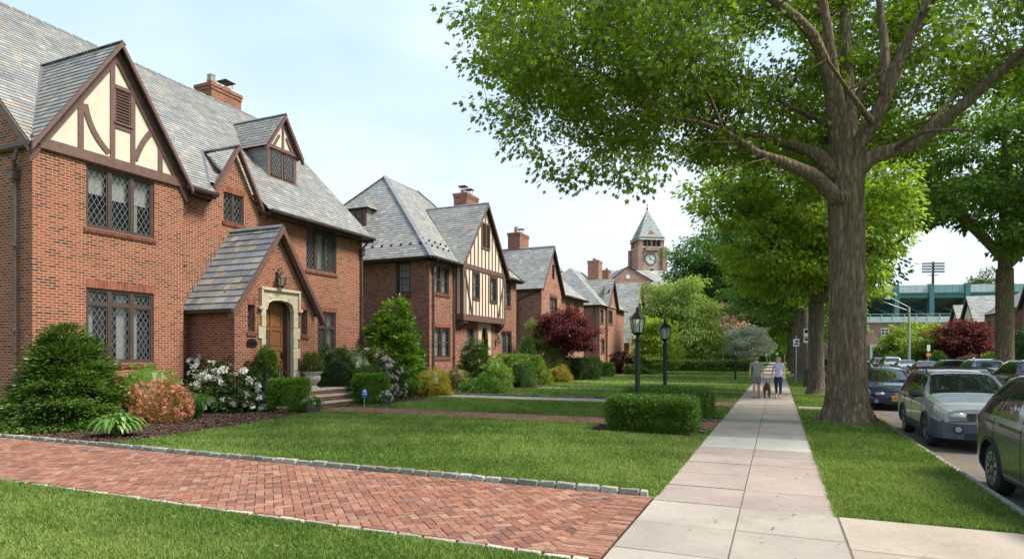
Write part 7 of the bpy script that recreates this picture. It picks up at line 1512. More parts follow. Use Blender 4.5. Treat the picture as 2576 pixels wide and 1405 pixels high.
def make_car(label, loc, rotz, keys, L, body, hw, axles, wr, roofy, kind, lower=None, spokes=5, plate='', group='parked cars', grille='bar', lights=None, rails=False):
    root = thing('parked_car', label, 'car', loc, group, rotz); sh = Shape(keys, L); mb = sh.body(); o = mb.build('body', body, root, smooth=42, local=True); cut = []
    for ya in axles:
        for s in (-1, 1): c = MB(); c.lathe((s * (hw - .12), ya, wr), [(wr + .065, -.2), (wr + .065, .2)], 40, axis='x'); cut.append(c)
    boolcut(o, cut); me = o.data; me.materials.clear(); me.materials.append(body); me.materials.append(lower or body); me.materials.append(m_black); idx = []
    for p in me.polygons:
        c = p.center; m = 0
        if lower and (c.z < (.615 if c.y < .5 else .62 if c.y > L - .3 else .46)): m = 1
        near = min(math.hypot(c.y - ya, c.z - wr) for ya in axles)
        if near < wr + .05 or (abs(c.x) < hw - .3 and c.z < .3): m = 2
        idx.append(m)
    me.polygons.foreach_set('material_index', idx); me.shade_smooth(); me.set_sharp_from_angle(angle=R(40))
    a = MB()
    for ya in axles:
        for s in (-1, 1):
            n = 26; prev = None
            for k in range(n + 1):
                t = math.pi * (-.08 + 1.16 * k / n); rr = wr + .075; yy, zz = ya + rr * math.cos(t), wr + rr * math.sin(t); q = min(np.linspace(1.5, 5, 36), key=lambda q: abs(sh.S(yy, q)[2] - zz)); p = sh.S(min(max(yy, 0.02), L - .02), q); cur = Vector(((p[0] + .008) * s, yy, zz))
                if prev: a.beam(prev, cur, .03, .045, (1, 0, 0))
                prev = cur
    a.build('arch_trim', lower if lower else (m_black if kind != 'sedan' else body), root, local=True)
    for ya in axles:
        for s in (-1, 1): wheel(root, s * (hw - .12), ya, wr, .215, s, spokes)
    g = MB(); sh.screen(g, roofy[0] + .03, roofy[1] - .03, 7.35); g.build('windscreen', m_cglass, root, smooth=True, local=True)
    g = MB(); sh.screen(g, roofy[3] - .06, roofy[2] + .06, 7.4); g.build('rear_window', m_cglass, root, smooth=True, local=True)
    for s in (-1, 1):
        for (b0, b1, t0, t1) in lights['win']: g = MB(); sh.patch(g, (b0, b1), (t0, t1), 5.12, 6.86, .006, s); g.build('side_window', m_cglass, root, smooth=True, local=True)
        g = MB(); sh.patch(g, *lights['head'], .008, s); gx_, gz0, gh = lights['grille']; g.obox((s * (gx_ + .16), .0, gz0 + .012), (.13, s * .012, 0), (0, .02, 0), (0, 0, gh * .95)); h = g.build('headlight', m_lens, root, smooth=True, local=True)
        g = MB(); sh.patch(g, *lights['tail'], .008, s); g.build('tail_light', m_tail, root, smooth=True, local=True)
        mi = MB(); xm = lights['mir'][0] * s; ym, zm = lights['mir'][1:]; mi.lathe((xm + .1 * s, ym, zm), [(.03, -.06), (.075, -.04), (.085, .02), (.06, .05)], 12, axis='y'); vv = mi.v
        mi.v = [(xm + .1 * s + (v[0] - xm - .1 * s) * 1.5, v[1], v[2]) for v in vv]; mi.obox((xm, ym + .01, zm - .03), (.06, 0, 0), (0, .025, 0), (0, 0, .02)); mi.build('wing_mirror', m_black if kind != 'sedan' else body, root, smooth=40, local=True)
        dl = MB()
        for yd in lights['door']:
            pr = None
            for q in np.linspace(1.9, 5.0, 14): p = sh.S(yd + .02 * math.sin(q), q); c = Vector((p[0] * s + .001 * s, p[1], p[2])); 
            for q in np.linspace(1.9, 5.0, 14):
                p = sh.S(yd, q); c = Vector(((p[0] + .001) * s, p[1], p[2]))
                if pr: dl.beam(pr, c, .010, .004, (0, 1, 0))
                pr = c
        dl.build('door_gap', m_black, root, local=True)
        for yd in lights['handle']: hh = MB(); p = sh.S(yd, 4.35); hh.obox(((p[0] + .018) * s, yd, p[2]), (.012, 0, 0), (0, .085, 0), (0, 0, .014)); hh.build('door_handle', body if kind == 'suv' else m_black, root, local=True)
    bp = MB(); zt_ = lights['bz']; W_ = hw - .03; n = 20
    for k in range(n):
        t0, t1 = -1 + 2 * k / n, -1 + 2 * (k + 1) / n; f_ = lambda t: (W_ * math.sin(t * 1.57) , -.075 + .42 * (1 - math.cos(t * 1.57)) ** 2.3)
        (xa, ya), (xb, yb) = f_(t0), f_(t1); bp.add([(xa, ya, .27), (xb, yb, .27), (xb, yb - .01, zt_ - .05), (xa, ya - .01, zt_ - .05), (xa, ya + .05, zt_), (xb, yb + .05, zt_), (xa * .98, ya + .25, zt_), (xb * .98, yb + .25, zt_), (xa * .98, ya + .2, .24), (xb * .98, yb + .2, .24)], [(0, 1, 2, 3), (3, 2, 5, 4), (4, 5, 7, 6), (8, 9, 1, 0)])
    bp.build('front_bumper', lower or body, root, smooth=50, local=True)
    gz_ = lights['grille']; gr = MB(); gr.obox((0, -.004, gz_[1]), (gz_[0], 0, 0), (0, .012, 0), (0, 0, gz_[2])); gro = gr.build('grille', m_black, root, local=True); c = MB()
    for z in (-gz_[2], gz_[2]): c.obox((0, -.018, gz_[1] + z), (gz_[0], 0, 0), (0, .014, 0), (0, 0, .012))
    for x in (-gz_[0], gz_[0]): c.obox((x, -.018, gz_[1]), (.012, 0, 0), (0, .014, 0), (0, 0, gz_[2]))
    for k in (-.33, .33): c.obox((0, -.016, gz_[1] + k * gz_[2]), (gz_[0] - .01, 0, 0), (0, .01, 0), (0, 0, .009))
    c.build('grille_trim', m_chrome, gro, local=True); e = MB()
    if grille == 'oval':
        e.lathe((0, -.035, gz_[1]), [(.10, .012), (.10, -.008), (.085, -.012)], 24, axis='y'); e.v = [(v[0], v[1], gz_[1] + (v[2] - gz_[1]) * .55) for v in e.v]; e.build('emblem', m_chrome, gro, smooth=40, local=True)
    else:
        for x in (-.035, .035): e.beam((x, -.035, gz_[1] - .045), (x * 1.25, -.035, gz_[1] + .045), .012, .014, (0, 1, 0))
        e.beam((-.035, -.035, gz_[1]), (.035, -.035, gz_[1]), .012, .014, (0, 1, 0)); e.lathe((0, -.028, gz_[1]), [(.072, .01), (.072, -.006), (.060, -.006), (.060, .008)], 4 if False else 20, axis='y'); e.build('emblem', m_chrome, gro, local=True)
    lo = MB(); lo.obox((0, -.078, lights['low']), (gz_[0] * 1.15, 0, 0), (0, .014, 0), (0, 0, .05)); lo.build('air_intake', m_black, root, local=True)
    for s in (-1, 1):
        f = MB(); q = lights['fog']; yf = -.075 + .42 * (1 - math.cos(math.asin(min(1, q[0] / W_)))) ** 2.3 - .006; f.lathe((s * q[0], yf, q[1]), [(.085, .03), (.085, -.008), (.07, -.012), (.065, -.006)], 18, axis='y'); fo = f.build('fog_lamp', m_black, root, local=True); f2 = MB(); f2.lathe((s * q[0], yf - .004, q[1]), [(.06, .01), (.055, -.008)], 16, axis='y'); f2.build('lens', m_lens, fo, local=True)
    for end, yy, z in ((0, -.095, lights['plz']), (1, L + .015, lights['plr'])):
        p = MB(); p.obox((0, yy, z), (.155, 0, 0), (0, .006, 0), (0, 0, .078)); po = p.build('number_plate', m_plate, root, bevel=.008, local=True)
        if plate: text(plate, .105, m_ink, po, (0, yy + (-.008 if not end else .008), z - .005), (R(90), 0, 0 if not end else math.pi)); text('NEW YORK', .026, m_ink, po, (0, yy + (-.008 if not end else .008), z + .058), (R(90), 0, 0 if not end else math.pi))
    if rails:
        for s in (-1, 1): r_ = MB(); r_.tube([(s * .60, roofy[1] + .12, sh.S(roofy[1] + .12, 8)[2] - .01)] + [(s * .60, y, sh.S(y, 8)[2] + .06) for y in np.linspace(roofy[1] + .3, roofy[2] - .25, 7)] + [(s * .60, roofy[2] - .05, sh.S(roofy[2] - .05, 8)[2] - .01)], .018, 8); r_.build('roof_rail', m_black, root, smooth=True, local=True)
        for y in (roofy[1] + .45, roofy[2] - .5): r_ = MB(); r_.tube([(-.60, y, sh.S(y, 8)[2] + .07), (.60, y, sh.S(y, 8)[2] + .07)], .016, 6); r_.build('roof_bar', m_black, root, local=True)
    wp = MB()
    for x0, x1 in ((.5, -.15), (-.05, -.62)): z0 = sh.S(roofy[0] + .05, 9)[2] + .012; z1 = sh.S(roofy[0] + .12, 9)[2] + .014; wp.beam((x0, roofy[0] + .04, z0), (x1, roofy[0] + .12, z1), .012, .012)
    wp.build('wiper', m_black, root, local=True)
    return root
#        y     zl   zb   zt    ws   wb   wt
wagon = [(0, .32, .72, .82, .64, .66, .56), (.07, .26, .80, .89, .77, .78, .66), (.3, .22, .87, .96, .84, .85, .74), (.9, .20, .93, 1.03, .85, .868, .77), (1.22, .20, .965, 1.075, .85, .868, .74), (1.95, .20, .97, 1.50, .85, .868, .61), (2.5, .20, .98, 1.56, .85, .868, .60), (3.6, .20, .99, 1.56, .85, .868, .60), (4.02, .22, .99, 1.53, .84, .86, .59), (4.34, .26, .97, 1.04, .80, .83, .66), (4.45, .34, .80, .84, .70, .72, .56)]
WL = dict(bz=.62, win=[(1.36, 2.30, 1.86, 2.30), (2.36, 3.22, 2.36, 3.20), (3.30, 4.02, 3.28, 3.86)], head=((.015, .46), (.03, .42), 3.75, 4.95), tail=((4.12, 4.38), (4.16, 4.36), 4.0, 5.3), mir=(.86, 1.42, 1.06), door=(1.25, 2.33, 3.2), handle=(2.15, 3.05), grille=(.34, .70, .065), low=.34, fog=(.50, .46), fogy=-.002, plz=.47, plr=.62)
c1 = make_car('silver grey station wagon with slate blue bumper and roof rails facing us beside the oak', (3.74, 14.55, -.13), 0, wagon, 4.45, m_silver, .865, (.88, 3.40), .325, (1.22, 1.95, 4.0, 4.36), 'wagon', m_clad, 5, 'H394', lights=WL, grille='oval', rails=True)
suvk = [(0, .36, .76, .84, .68, .69, .58), (.10, .27, .84, .94, .82, .82, .70), (.3, .24, .90, .98, .87, .87, .74), (.9, .23, .98, 1.06, .885, .90, .78), (1.15, .23, 1.01, 1.10, .885, .905, .76), (1.9, .23, 1.03, 1.58, .885, .905, .64), (2.5, .23, 1.05, 1.66, .885, .905, .62), (3.5, .23, 1.07, 1.65, .885, .905, .61), (3.98, .26, 1.07, 1.59, .88, .895, .60), (4.28, .30, 1.05, 1.13, .84, .86, .69), (4.43, .38, .86, .92, .74, .76, .6)]
SLD = dict(bz=.66, win=[(1.30, 2.24, 1.82, 2.26), (2.30, 3.22, 2.32, 3.16), (3.28, 3.86, 3.22, 3.66)], head=((.10, .55), (.16, .5), 4.0, 5.1), tail=((4.02, 4.33), (4.10, 4.30), 3.9, 5.0), mir=(.90, 1.38, 1.14), door=(1.2, 2.27, 3.3), handle=(2.06, 3.06), grille=(.42, .74, .06), low=.36, fog=(.62, .42), plz=.52, plr=.78)
c2 = make_car('dark grey compact SUV cut off by the right edge, nearest parked car', (3.62, 7.05, -.13), 0, suvk, 4.43, m_greyp, .90, (.86, 3.46), .345, (1.15, 1.9, 3.96, 4.30), 'suv', None, 10, 'FKE 271', lights=SLD)
sedk = [(0, .32, .60, .64, .58, .60, .46), (.12, .22, .68, .74, .78, .78, .62), (.4, .19, .76, .82, .85, .86, .74), (1.1, .18, .86, .93, .865, .885, .78), (1.3, .18, .89, .96, .865, .885, .75), (2.15, .18, .91, 1.36, .865, .885, .58), (2.7, .18, .92, 1.43, .865, .885, .56), (3.4, .18, .93, 1.40, .865, .885, .55), (4.15, .2, .94, 1.05, .86, .875, .66), (4.7, .24, .92, .99, .82, .84, .70), (4.82, .34, .80, .85, .72, .74, .6)]
SDL = dict(bz=.50, win=[(1.55, 2.5, 2.1, 2.5), (2.56, 3.5, 2.56, 3.3)], head=((.10, .55), (.15, .48), 4.0, 5.0), tail=((4.4, 4.76), (4.45, 4.74), 4.0, 5.0), mir=(.87, 1.62, .98), door=(1.4, 2.53, 3.5), handle=(2.35, 3.35), grille=(.33, .56, .055), low=.29, fog=(.6, .33), plz=.42, plr=.66)
c3 = make_car('dark blue sedan facing us behind the silver wagon, half hidden by the oak trunk', (3.70, 24.3, -.13), 0, sedk, 4.82, m_bluep, .88, (.92, 3.68), .32, (1.3, 2.15, 3.35, 4.12), 'sedan', None, 8, 'EVX 508', lights=SDL, grille='h')
def car_copy(src, label, loc, rotz, mat):
    c = copy_tree(src); c.location = loc; c.rotation_euler = (0, 0, rotz); c['label'] = label; srcp = src.children[0]
    for ch in c.children:
        if ch.name.startswith('body'):
            ch.material_slots[0].link = 'OBJECT'; ch.material_slots[0].material = mat
        for sub in list(ch.children):
            if sub.name.startswith('lettering'): bpy.data.objects.remove(sub)
    return c
for src, lab, x, y, rz, m in ((c2, 'pale silver SUV seen just left of the oak trunk behind the blue sedan', 3.55, 33.0, 0, m_whitep), (c1, 'black wagon parked behind the pale SUV on the near side of the street', 3.6, 40.2, 0, m_blackp), (c2, 'tan SUV farther along the near side of the street', 3.6, 47, 0, m_tanp), (c3, 'pale silver sedan far along the near side of the street', 3.65, 54, 0, m_whitep),
        (c2, 'dark SUV on the far side of the street at the right edge of the picture', 10.55, 38.2, math.pi, m_blackp), (c2, 'pale silver SUV seen from behind on the far side, in front of the big trunk', 10.5, 44.8, math.pi, m_whitep), (c1, 'dark wagon with roof bars on the far side, behind the silver wagon roof', 10.5, 51.5, math.pi, m_blackp), (c3, 'silver grey sedan on the far side near the foot of the street lamp', 10.5, 67, math.pi, m_whitep), (c2, 'pale SUV on the far side beyond the sedan by the street lamp', 10.5, 75, math.pi, m_whitep), (c3, 'maroon sedan on the far side of the street in front of the brick hall', 10.5, 59, math.pi, m_redp), (c1, 'farthest wagon on the far side of the street before the brick hall', 10.5, 83, math.pi, m_tanp)):
    car_copy(src, lab, (x, y, -.13), rz, m)
# ---------------------------------------------------------------- lamp posts, signs, people and dog
def lamp_post(label, x, y, h, s):
    root = thing('lamp_post', label, 'lamp post', (x, y, 0), 'lamp posts on the lawns'); b = MB(); hb = h - .66 * s; r = .062 * s
    b.lathe((x, y, 0), [(r * 1.25, -.05), (r * 1.25, .2), (r, .24), (r * .97, hb - .12), (r * 1.3, hb - .11), (r * 1.3, hb - .06), (r * .8, hb - .04), (r * .7, hb)], 20); b.build('post', m_post, root, smooth=35)
    fr, gl = lantern_mesh((x, y, hb + .07 * s), 1.22 * s); o = fr.build('lantern', m_iron, root); gl.build('lamp_glass', m_lampglass, o)
    q = MB(); q.lathe((x, y, hb + .12 * s), [(.025, 0), (.025, .07), (.035, .1), (.04, .16), (.02, .22)], 10); q.build('bulb', m_dial, o)
for px, yt, d, lab in ((1604, 778, 15.1, 'black lamp post with six sided lantern rising from the near boxwood hedge'), (1673, 806, 18.9, 'black lamp post just right of and behind the nearest one, by the second hedge')):
    p = AD(px, yt, d); lamp_post(lab, p.x, p.y, p.z, 1.)
p = G(1850, 955); lamp_post('farthest small black lamp post in front of the long low hedge', p[0], p[1], CAMH + (HYP - 873) / FPX * GD(955), 1.)
# yard sign
ys = G(917, 1027); YS = thing('yard_sign', 'small blue octagonal security sign on a stake in front of the second boxwood', 'sign', (ys[0], ys[1], 0)); b = MB()
b.lathe((ys[0], ys[1], .50), [(.17, -.008), (.17, .008)], 8, a0=.39, axis='x'); so_ = b.build('sign_panel', simple('blue sign', (.02, .10, .42), .45), YS); b = MB(); b.box(ys[0] + .009, ys[0] + .012, ys[1] - .11, ys[1] + .11, .47, .50); b.box(ys[0] + .009, ys[0] + .012, ys[1] - .09, ys[1] + .09, .54, .57); b.prism([(ys[0] + .009, ys[1] - .1, .585), (ys[0] + .009, ys[1] + .1, .585), (ys[0] + .009, ys[1], .63)], (.003, 0, 0)); b.build('sign_mark', m_white, so_)
b = MB(); b.tube([(ys[0] - .012, ys[1], -.02), (ys[0] - .012, ys[1], .52)], .01, 6); b.build('stake', m_galv, YS)
# utility pole with lamp and signs, parking sign
px_, py_ = G(2029, 974); UP = thing('utility_pole', 'weathered wooden pole with a street light and parking signs between the street trees', 'pole', (px_, py_, 0)); b = MB(); b.lathe((px_, py_, 0), [(.17, -.1), (.155, 1), (.13, 4.6)], 14); b.build('pole', m_bark2, UP, smooth=True)
b = MB(); b.obox((px_ - .28, py_, 4.35), (.2, 0, .02), (0, .09, 0), (0, 0, .06)); b.tube([(px_, py_, 4.3), (px_ - .2, py_, 4.4)], .03, 6); b.build('lamp_head', m_pane, UP)
for z, hh in ((2.95, .22), (2.55, .14)):
    b = MB(); b.box(px_ - .15, px_ + .15, py_ - .19, py_ - .18, z - hh, z + hh); so_ = b.build('parking_sign', m_white, UP); b = MB(); b.box(px_ - .1, px_ + .06, py_ - .194, py_ - .191, z - .02, z + hh * .7); b.build('sign_mark', m_iron, so_)
px_, py_ = 2.15, 45.; PS = thing('parking_sign', 'white and red parking sign on a thin post beside the fourth street tree', 'sign', (px_, py_, 0)); p = AD(2003, 860, 40); PS.location = (p.x, p.y, 0); px_, py_ = p.x, p.y
b = MB(); b.tube([(px_, py_, 0), (px_, py_, 3.)], .03, 6); b.build('post', m_galv, PS); b = MB(); b.box(px_ - .18, px_ + .18, py_ - .05, py_ - .04, 2.3, 2.78); so_ = b.build('sign_panel', m_white, PS); b = MB(); b.box(px_ - .12, px_ + .12, py_ - .056, py_ - .051, 2.4, 2.5); b.box(px_ - .04, px_ + .12, py_ - .056, py_ - .051, 2.55, 2.7); b.build('sign_mark', m_tail, so_)
p = AD(2335, 890, 55); FS = thing('street_sign', 'far post with white and orange signs across the street left of the red maple', 'sign', (p.x, p.y, 0)); rgt = Vector((CS, SN, 0)); fw = Vector((SN, -CS, 0)); b = MB(); b.tube([(p.x, p.y, 0), (p.x, p.y, 2.6)], .03, 6); b.build('post', m_galv, FS)
b = MB(); b.obox(Vector((p.x, p.y, 2.35)) + fw * .05, rgt * .14, fw * .01, (0, 0, .28)); b.build('sign_panel', m_white, FS); b = MB(); b.obox(Vector((p.x, p.y, 1.75)) + fw * .05, rgt * .2, fw * .01, (0, 0, .14)); b.build('sign_panel', simple('orange sign', (.6, .2, .08), .6), FS, local=False)
for px, yb, yt, w, lab in ((1929, 915, 886, 3.5, 'white gate post at the far end of the sidewalk left of the woman'), (1937, 909, 893, 2.5, 'smaller white gate post at the far end of the sidewalk between the couple'), (1974, 909, 894, 2.5, 'white gate post at the far end of the sidewalk right of the woman')):
    d = min(GD(yb), 118); p = AD(px, 890, d); r = w / 2 / FPX * d; zt_ = CAMH + (HYP - yt) / FPX * d; b = MB(); b.lathe((p.x, p.y, 0), [(r, 0), (r, zt_ - .1), (r * 1.25, zt_ - .09), (r * 1.2, zt_), (r * .3, zt_ + .1)], 4, a0=.785); tag(b.build('gate_post', m_white), lab, 'post', 'white posts at the end of the sidewalk')
def skin(name, verts, edges, mat, par, sub=2, root=0):
    me = bpy.data.meshes.new(name); me.from_pydata([v[:3] for v in verts], edges, []); o = bpy.data.objects.new(name, me); COL.objects.link(o); o.parent = par; m = o.modifiers.new('skin', 'SKIN'); m.use_smooth_shade = True
    for i, v in enumerate(verts): r = v[3]; me.skin_vertices[0].data[i].radius = r if isinstance(r, tuple) else (r, r); me.skin_vertices[0].data[i].use_root = (i == root)
    s = o.modifiers.new('sub', 'SUBSURF'); s.levels = s.render_levels = sub; bpy.context.view_layer.update(); me2 = bpy.data.meshes.new_from_object(o.evaluated_get(bpy.context.evaluated_depsgraph_get())); o.modifiers.clear(); o.data = me2; me2.materials.clear(); me2.materials.append(mat); me2.shade_smooth(); return o
class Fig:
    def __init__(s): s.v = []; s.e = []
    def a(s, x, y, z, r, p=None): s.v.append((x, y, z, r)); i = len(s.v) - 1; (s.e.append((p, i)) if p is not None else None); return i
    def chain(s, pts, p=None):
        for q in pts: p = s.a(*q, p)
        return p
def hand(f, w, x, y, z, sx, k=1., fist=False):
    pm = f.a(x, y, z - .055 * k, (.040 * k, .022 * k), w)
    for i, (dx, l) in enumerate(((-.026, .062), (-.009, .074), (.009, .070), (.026, .055))):
        c = f.a(x + dx * k * .3, y + dx * k, z - .09 * k, .0095 * k, pm); c = f.a(x + dx * k * .3 - sx * .008, y + dx * k, z - (.09 + l * .5) * k, .0088 * k, c); f.a(x + dx * .3 * k - sx * (.035 if fist else .018), y + dx * k, z - (.09 + l * (.45 if fist else .9)) * k, .0078 * k, c)
    t = f.a(x - sx * .018, y - .035 * k, z - .045 * k, .0105 * k, pm); f.a(x - sx * .026, y - .048 * k, z - .085 * k, .009 * k, t)
m_skin = simple('skin', (.62, .37, .26), .55, var=.05); m_skin2 = simple('lighter skin', (.68, .43, .33), .55, var=.05)
def person(label, loc, rotz, h, fem, cols, armL, armR, legs, stripe=None):
    k = h / 1.75; root = thing('person', label, 'person', loc, 'couple walking a dog', rotz); mk = cols['skin']; sw_, hw_ = (.150, .088) if fem else (.178, .085)
    def sc(f): f.v = [(x * k, y * k, z * k, (tuple(q * k for q in r) if isinstance(r, tuple) else r * k)) for x, y, z, r in f.v]; return f
    f = Fig(); pel = f.a(0, 0, .94, (.135, .10)); wa_ = f.a(0, 0, 1.10, (.115 if fem else .125, .088), pel); ch = f.a(0, 0, 1.30, (.135 if fem else .155, .105), wa_); uc = f.a(0, .005, 1.42, (.11, .075), ch); nk = f.a(0, .005, 1.50, .052, uc); hb = f.a(0, -.012, 1.565, (.058, .066), nk); hm = f.a(0, -.008, 1.635, (.076, .092), hb); ht = f.a(0, .004, 1.70, (.062, .074), hm); f.a(0, .008, 1.735, (.034, .04), ht)
    for s, arm in ((-1, armL), (1, armR)):
        q = f.a(s * sw_, .005, 1.425, .058, uc); q = f.a(arm[0][0], arm[0][1], arm[0][2], .042, q); q = f.a((arm[0][0] + arm[1][0]) / 2, (arm[0][1] + arm[1][1]) / 2, (arm[0][2] + arm[1][2]) / 2, .038, q); w = f.a(*arm[1], .026, q); hand(f, w, arm[1][0], arm[1][1], arm[1][2], s, 1., arm[2])
    for s, lg in ((-1, legs[0]), (1, legs[1])):
        q = f.a(s * hw_, 0, .87, .092, pel); q = f.a((s * hw_ + lg[0][0]) / 2, lg[0][1] / 2, .70, .078, q); q = f.a(*lg[0], .055, q); q = f.a(lg[0][0] * .6 + lg[1][0] * .4, lg[0][1] * .6 + lg[1][1] * .4 + .012, lg[0][2] * .6 + lg[1][2] * .4, .054, q); q = f.a(*lg[1], .036, q); q = f.a(lg[1][0], lg[1][1] - .05, max(.035, lg[1][2] - .05), .036, q); f.a(lg[1][0] + s * .01, lg[1][1] - .15, .028, (.036, .022), q)
    sc(f); skin('body', f.v, f.e, mk, root)
    g = Fig(); ax_ = g.a(0, 0, .86 if fem else .83, (.168, .13)); a0_ = g.a(0, 0, .95, (.158, .125), ax_); a1_ = g.a(0, 0, 1.08, (.132 if fem else .148, .108), a0_); a2 = g.a(0, 0, 1.29, (.152 if fem else .172, .122), a1_); a3 = g.a(0, .005, 1.41, (.125, .09), a2); g.a(0, .005, 1.47, (.07, .06), a3)
    for s, arm in ((-1, armL), (1, armR)):
        q = g.a(s * (sw_ + .003), .005, 1.42, .076, a3); t = .62 if not fem else .45; e = [s * sw_ * (1 - t) + arm[0][0] * t, .005 * (1 - t) + arm[0][1] * t, 1.425 * (1 - t) + arm[0][2] * t]; g.a(*e, .068, q)
    sc(g); skin('shirt', g.v, g.e, cols['shirt'], root)
    g = Fig(); a0_ = g.a(0, 0, 1.0, (.14, .11)); a1_ = g.a(0, 0, .91, (.152, .118), a0_)
    for s, lg in ((-1, legs[0]), (1, legs[1])):
        q = g.a(s * hw_, 0, .82, .104, a1_); m = [(s * hw_ + lg[0][0]) / 2, lg[0][1] / 2, .70]
        if fem: q = g.a(*m, .09, q); q = g.a(lg[0][0], lg[0][1], lg[0][2], .066, q); q = g.a(lg[0][0] * .5 + lg[1][0] * .5, lg[0][1] * .5 + lg[1][1] * .5 + .01, lg[0][2] * .5 + lg[1][2] * .5, .056, q); g.a(lg[1][0] * .9 + lg[0][0] * .1, lg[1][1] * .9 + lg[0][1] * .1, lg[1][2] * .85 + lg[0][2] * .15, .043, q)
        else: q = g.a(*m, .100, q); g.a(lg[0][0] * .95, lg[0][1] * .92, lg[0][2] + .04, .094, q)
    sc(g); skin('trousers' if fem else 'shorts', g.v, g.e, cols['legs'], root)
    for s, lg in ((-1, legs[0]), (1, legs[1])):
        x, y, z = lg[1]; g = Fig(); q = g.a(x, y + .035, .05 + max(0, z - .09), (.045, .045)); q = g.a(x, y - .04, .045, (.046, .038), q); q = g.a(x + s * .012, y - .13, .034, (.046, .03), q); g.a(x + s * .014, y - .19, .026, (.036, .02), q)
        if not fem: g.a(x, y + .01, z + .02, .046, 0)
        sc(g); skin('shoe', g.v, g.e, cols['shoe'], root, 2)
    hr = MB()
    def ball(cx, cy, cz, rx, ry, rz): m = MB(); m.lathe((0, 0, 0), [(math.sin(t), -math.cos(t)) for t in np.linspace(.12, 3.02, 11)], 18); hr.add([(k * (cx + x * rx), k * (cy + y * ry), k * (cz + z * rz)) for x, y, z in m.v], m.f)
    ball(0, .022, 1.678, .086, .096, .084); ball(0, .045, 1.63, .080, .070, .085)
    if fem:
        ball(0, .055, 1.575, .096, .052, .125)
        for s in (-1, 1): ball(s * .082, .012, 1.60, .032, .05, .115); ball(s * .045, -.035, 1.715, .05, .055, .038)
    else: ball(0, -.030, 1.722, .062, .058, .034)
    hr.build('hair', cols['hair'], root, smooth=True, local=True)
    if not fem:
        g = Fig(); q = g.a(0, -.085, 1.575, (.036, .018)); g.a(0, -.07, 1.548, (.03, .02), q)
        for s in (-1, 1): e = g.a(s * .045, -.06, 1.58, .018, q); g.a(s * .062, -.02, 1.61, .012, e)
        sc(g); skin('beard', g.v, g.e, cols['hair'], root)
    for s in (-1, 1):
        b = MB(); b.lathe((s * .03 * k, -.092 * k, 1.645 * k), [(.002, -.006), (.009, -.003), (.010, 0), (.004, .006)], 8, axis='y'); b.build('eye', m_iron, root, local=True)
        g = Fig(); q = g.a(s * .076, .005, 1.63, (.008, .014)); g.a(s * .080, .008, 1.655, (.008, .014), q); sc(g); skin('ear', g.v, g.e, mk, root, 1)
    g = Fig(); q = g.a(0, -.088, 1.655, .009); q = g.a(0, -.108, 1.618, .014, q); g.a(0, -.09, 1.608, .011, q); sc(g); skin('nose', g.v, g.e, mk, root, 2)
    b = MB(); b.obox((0, -.092 * k, 1.586 * k), (.024 * k, 0, 0), (0, .008, 0), (0, 0, .005)); b.build('mouth', simple('lips', (.35, .12, .10), .5), root, bevel=.003, local=True)
    return root
m_tee = simple('heather grey cotton', (.30, .29, .30), .9, var=.15, vs=20); m_short = simple('grey shorts cloth', (.20, .195, .21), .9, var=.12, vs=15); m_lav = simple('lavender cotton', (.55, .57, .82), .9, var=.1, vs=15); m_navy = simple('navy stretch denim', (.018, .024, .065), .85, var=.15, vs=15); m_dhair = simple('dark hair', (.022, .014, .010), .6, var=.3); m_bhair = simple('blond hair', (.48, .27, .12), .55, var=.25, vs=25); m_shoe = simple('grey running shoe', (.12, .15, .19), .6, var=.5, vs=14); m_shoe2 = simple('tan shoe', (.25, .17, .14), .6, var=.3)
dPp = 25.2; pm_ = AD(1903.5, 890, dPp); pw_ = AD(1958, 890, dPp - .3)
man = person('bearded man in grey T-shirt and grey shorts walking towards us beside the dog', (pm_.x, pm_.y, .014), 0.03, 1.74, False, dict(skin=m_skin, shirt=m_tee, legs=m_short, shoe=m_shoe, hair=m_dhair), ((-.245, .05, 1.16), (-.275, -.02, .93), False), ((.235, .03, 1.16), (.265, -.10, .95), True), (((-.095, -.13, .50), (-.10, -.12, .10)), ((.075, .03, .50), (.075, .17, .13))))
wom = person('blond woman in lavender T-shirt and navy trousers walking towards us', (pw_.x, pw_.y, .014), -.04, 1.68, True, dict(skin=m_skin2, shirt=m_lav, legs=m_navy, shoe=m_shoe2, hair=m_bhair), ((-.215, .03, 1.17), (-.26, -.08, .97), True), ((.22, .04, 1.16), (.235, -.03, .93), False), (((-.085, .0, .51), (-.08, .16, .14)), ((.085, -.12, .51), (.085, -.12, .10))))
# dog
m_fur = simple('brown fur', (.15, .065, .026), .9, var=.35, vs=9, bump=.8, bs=60); m_furd = simple('dark brown fur', (.045, .022, .012), .9, var=.4, vs=12, bump=.8, bs=60)
pd_ = AD(1930, 890, dPp - .2); dog = thing('dog', 'brown shepherd type dog on a leash walking between the man and the woman', 'dog', (pd_.x, pd_.y, .014), None, .06)
f = Fig(); a_ = f.a(0, 0, .44, (.135, .15)); b_ = f.a(0, .2, .46, (.125, .14), a_); c_ = f.a(0, .42, .46, (.10, .11), b_); e_ = f.a(0, .58, .47, (.10, .11), c_); n_ = f.a(0, -.14, .50, (.10, .12), a_); n2 = f.a(0, -.24, .58, (.075, .08), n_); hd_ = f.a(0, -.31, .62, (.086, .078), n2); mz_ = f.a(0, -.40, .585, (.042, .040), hd_); f.a(0, -.48, .57, (.030, .026), mz_)
t_ = f.a(0, .70, .46, .035, e_); t_ = f.a(.02, .82, .34, .035, t_); f.a(.03, .88, .24, .02, t_)
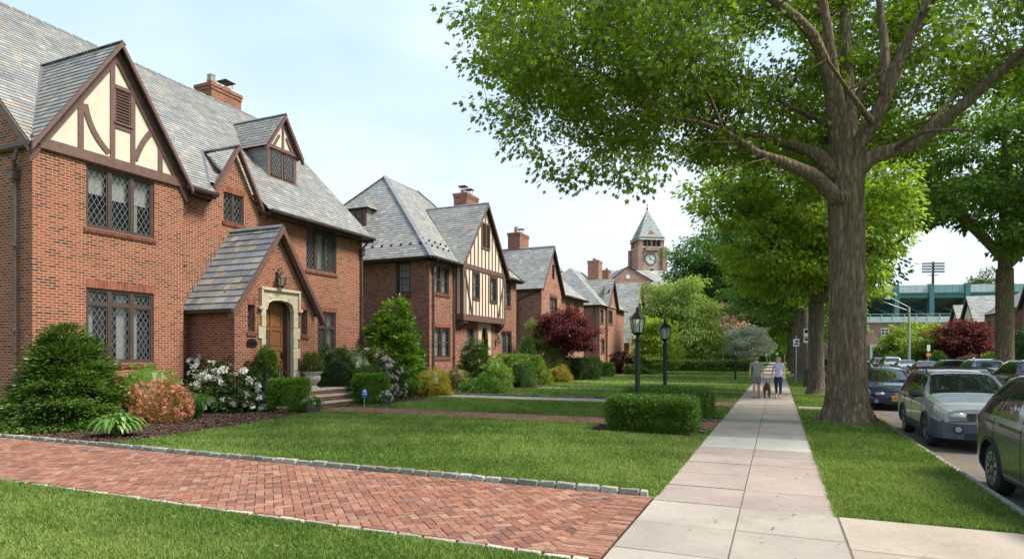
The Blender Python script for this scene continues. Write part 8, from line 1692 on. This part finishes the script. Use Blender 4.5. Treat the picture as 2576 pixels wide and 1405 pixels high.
for s, dy in ((-1, -.05), (1, .06)):
    q = f.a(s * .085, -.06, .36, .058, a_); q = f.a(s * .09, -.04 + dy * .4, .24, .036, q); q = f.a(s * .088, -.06 + dy, .12, .027, q); q = f.a(s * .088, -.07 + dy, .035, .026, q); f.a(s * .088, -.12 + dy, .022, (.03, .018), q)
    q = f.a(s * .08, .56, .40, .075, e_); q = f.a(s * .09, .50 - dy, .28, .05, q); q = f.a(s * .085, .62 - dy, .17, .030, q); q = f.a(s * .085, .59 - dy, .04, .026, q); f.a(s * .085, .54 - dy, .022, (.03, .018), q)
skin('body', f.v, f.e, m_fur, dog)
for s in (-1, 1):
    g = Fig(); q = g.a(s * .055, -.275, .675, (.034, .02)); g.a(s * .078, -.275, .722, (.015, .009), q); skin('ear', g.v, g.e, m_furd, dog)
    b = MB(); b.lathe((s * .034, -.375, .63), [(.002, -.008), (.009, 0), (.003, .006)], 8, axis='y'); b.build('eye', m_iron, dog, local=True)
g = Fig(); q = g.a(0, -.36, .588, (.046, .043)); q = g.a(0, -.42, .583, (.038, .035), q); g.a(0, -.495, .574, (.024, .022), q); skin('muzzle', g.v, g.e, m_furd, dog)
g = Fig(); q = g.a(0, .0, .56, (.10, .05)); q = g.a(0, .3, .575, (.09, .04), q); g.a(0, .55, .565, (.07, .04), q); skin('saddle', g.v, g.e, m_furd, dog)
b = MB(); b.tube([Vector((math.cos(t) * .082, -.19 - .03 * math.sin(t), .545 + math.sin(t) * .088)) for t in np.linspace(0, 6.283, 17)], .012, 6); b.build('collar', m_tail, dog, local=True)
bpy.context.view_layer.update()
def wpt(o, v): return o.matrix_world @ Vector(v)
hm_, hw2 = wpt(man, (.262, -.11, .86)), wpt(wom, (-.25, -.09, .87)); cl = wpt(dog, (.02, -.2, .64)); cl2 = wpt(dog, (-.05, -.2, .64))
for a, b_, lab in ((hm_, cl2, 'leash hanging from the hand of the man to the collar of the dog'), (hw2, cl, 'leash from the hand of the woman to the collar of the dog')):
    q = MB(); q.tube([a + (b_ - a) * t - Vector((0, 0, .16 * math.sin(t * math.pi))) for t in np.linspace(0, 1, 12)], .006, 6); tag(q.build('leash', m_iron if a is hm_ else m_stucco), lab, 'leash', 'dog leashes')
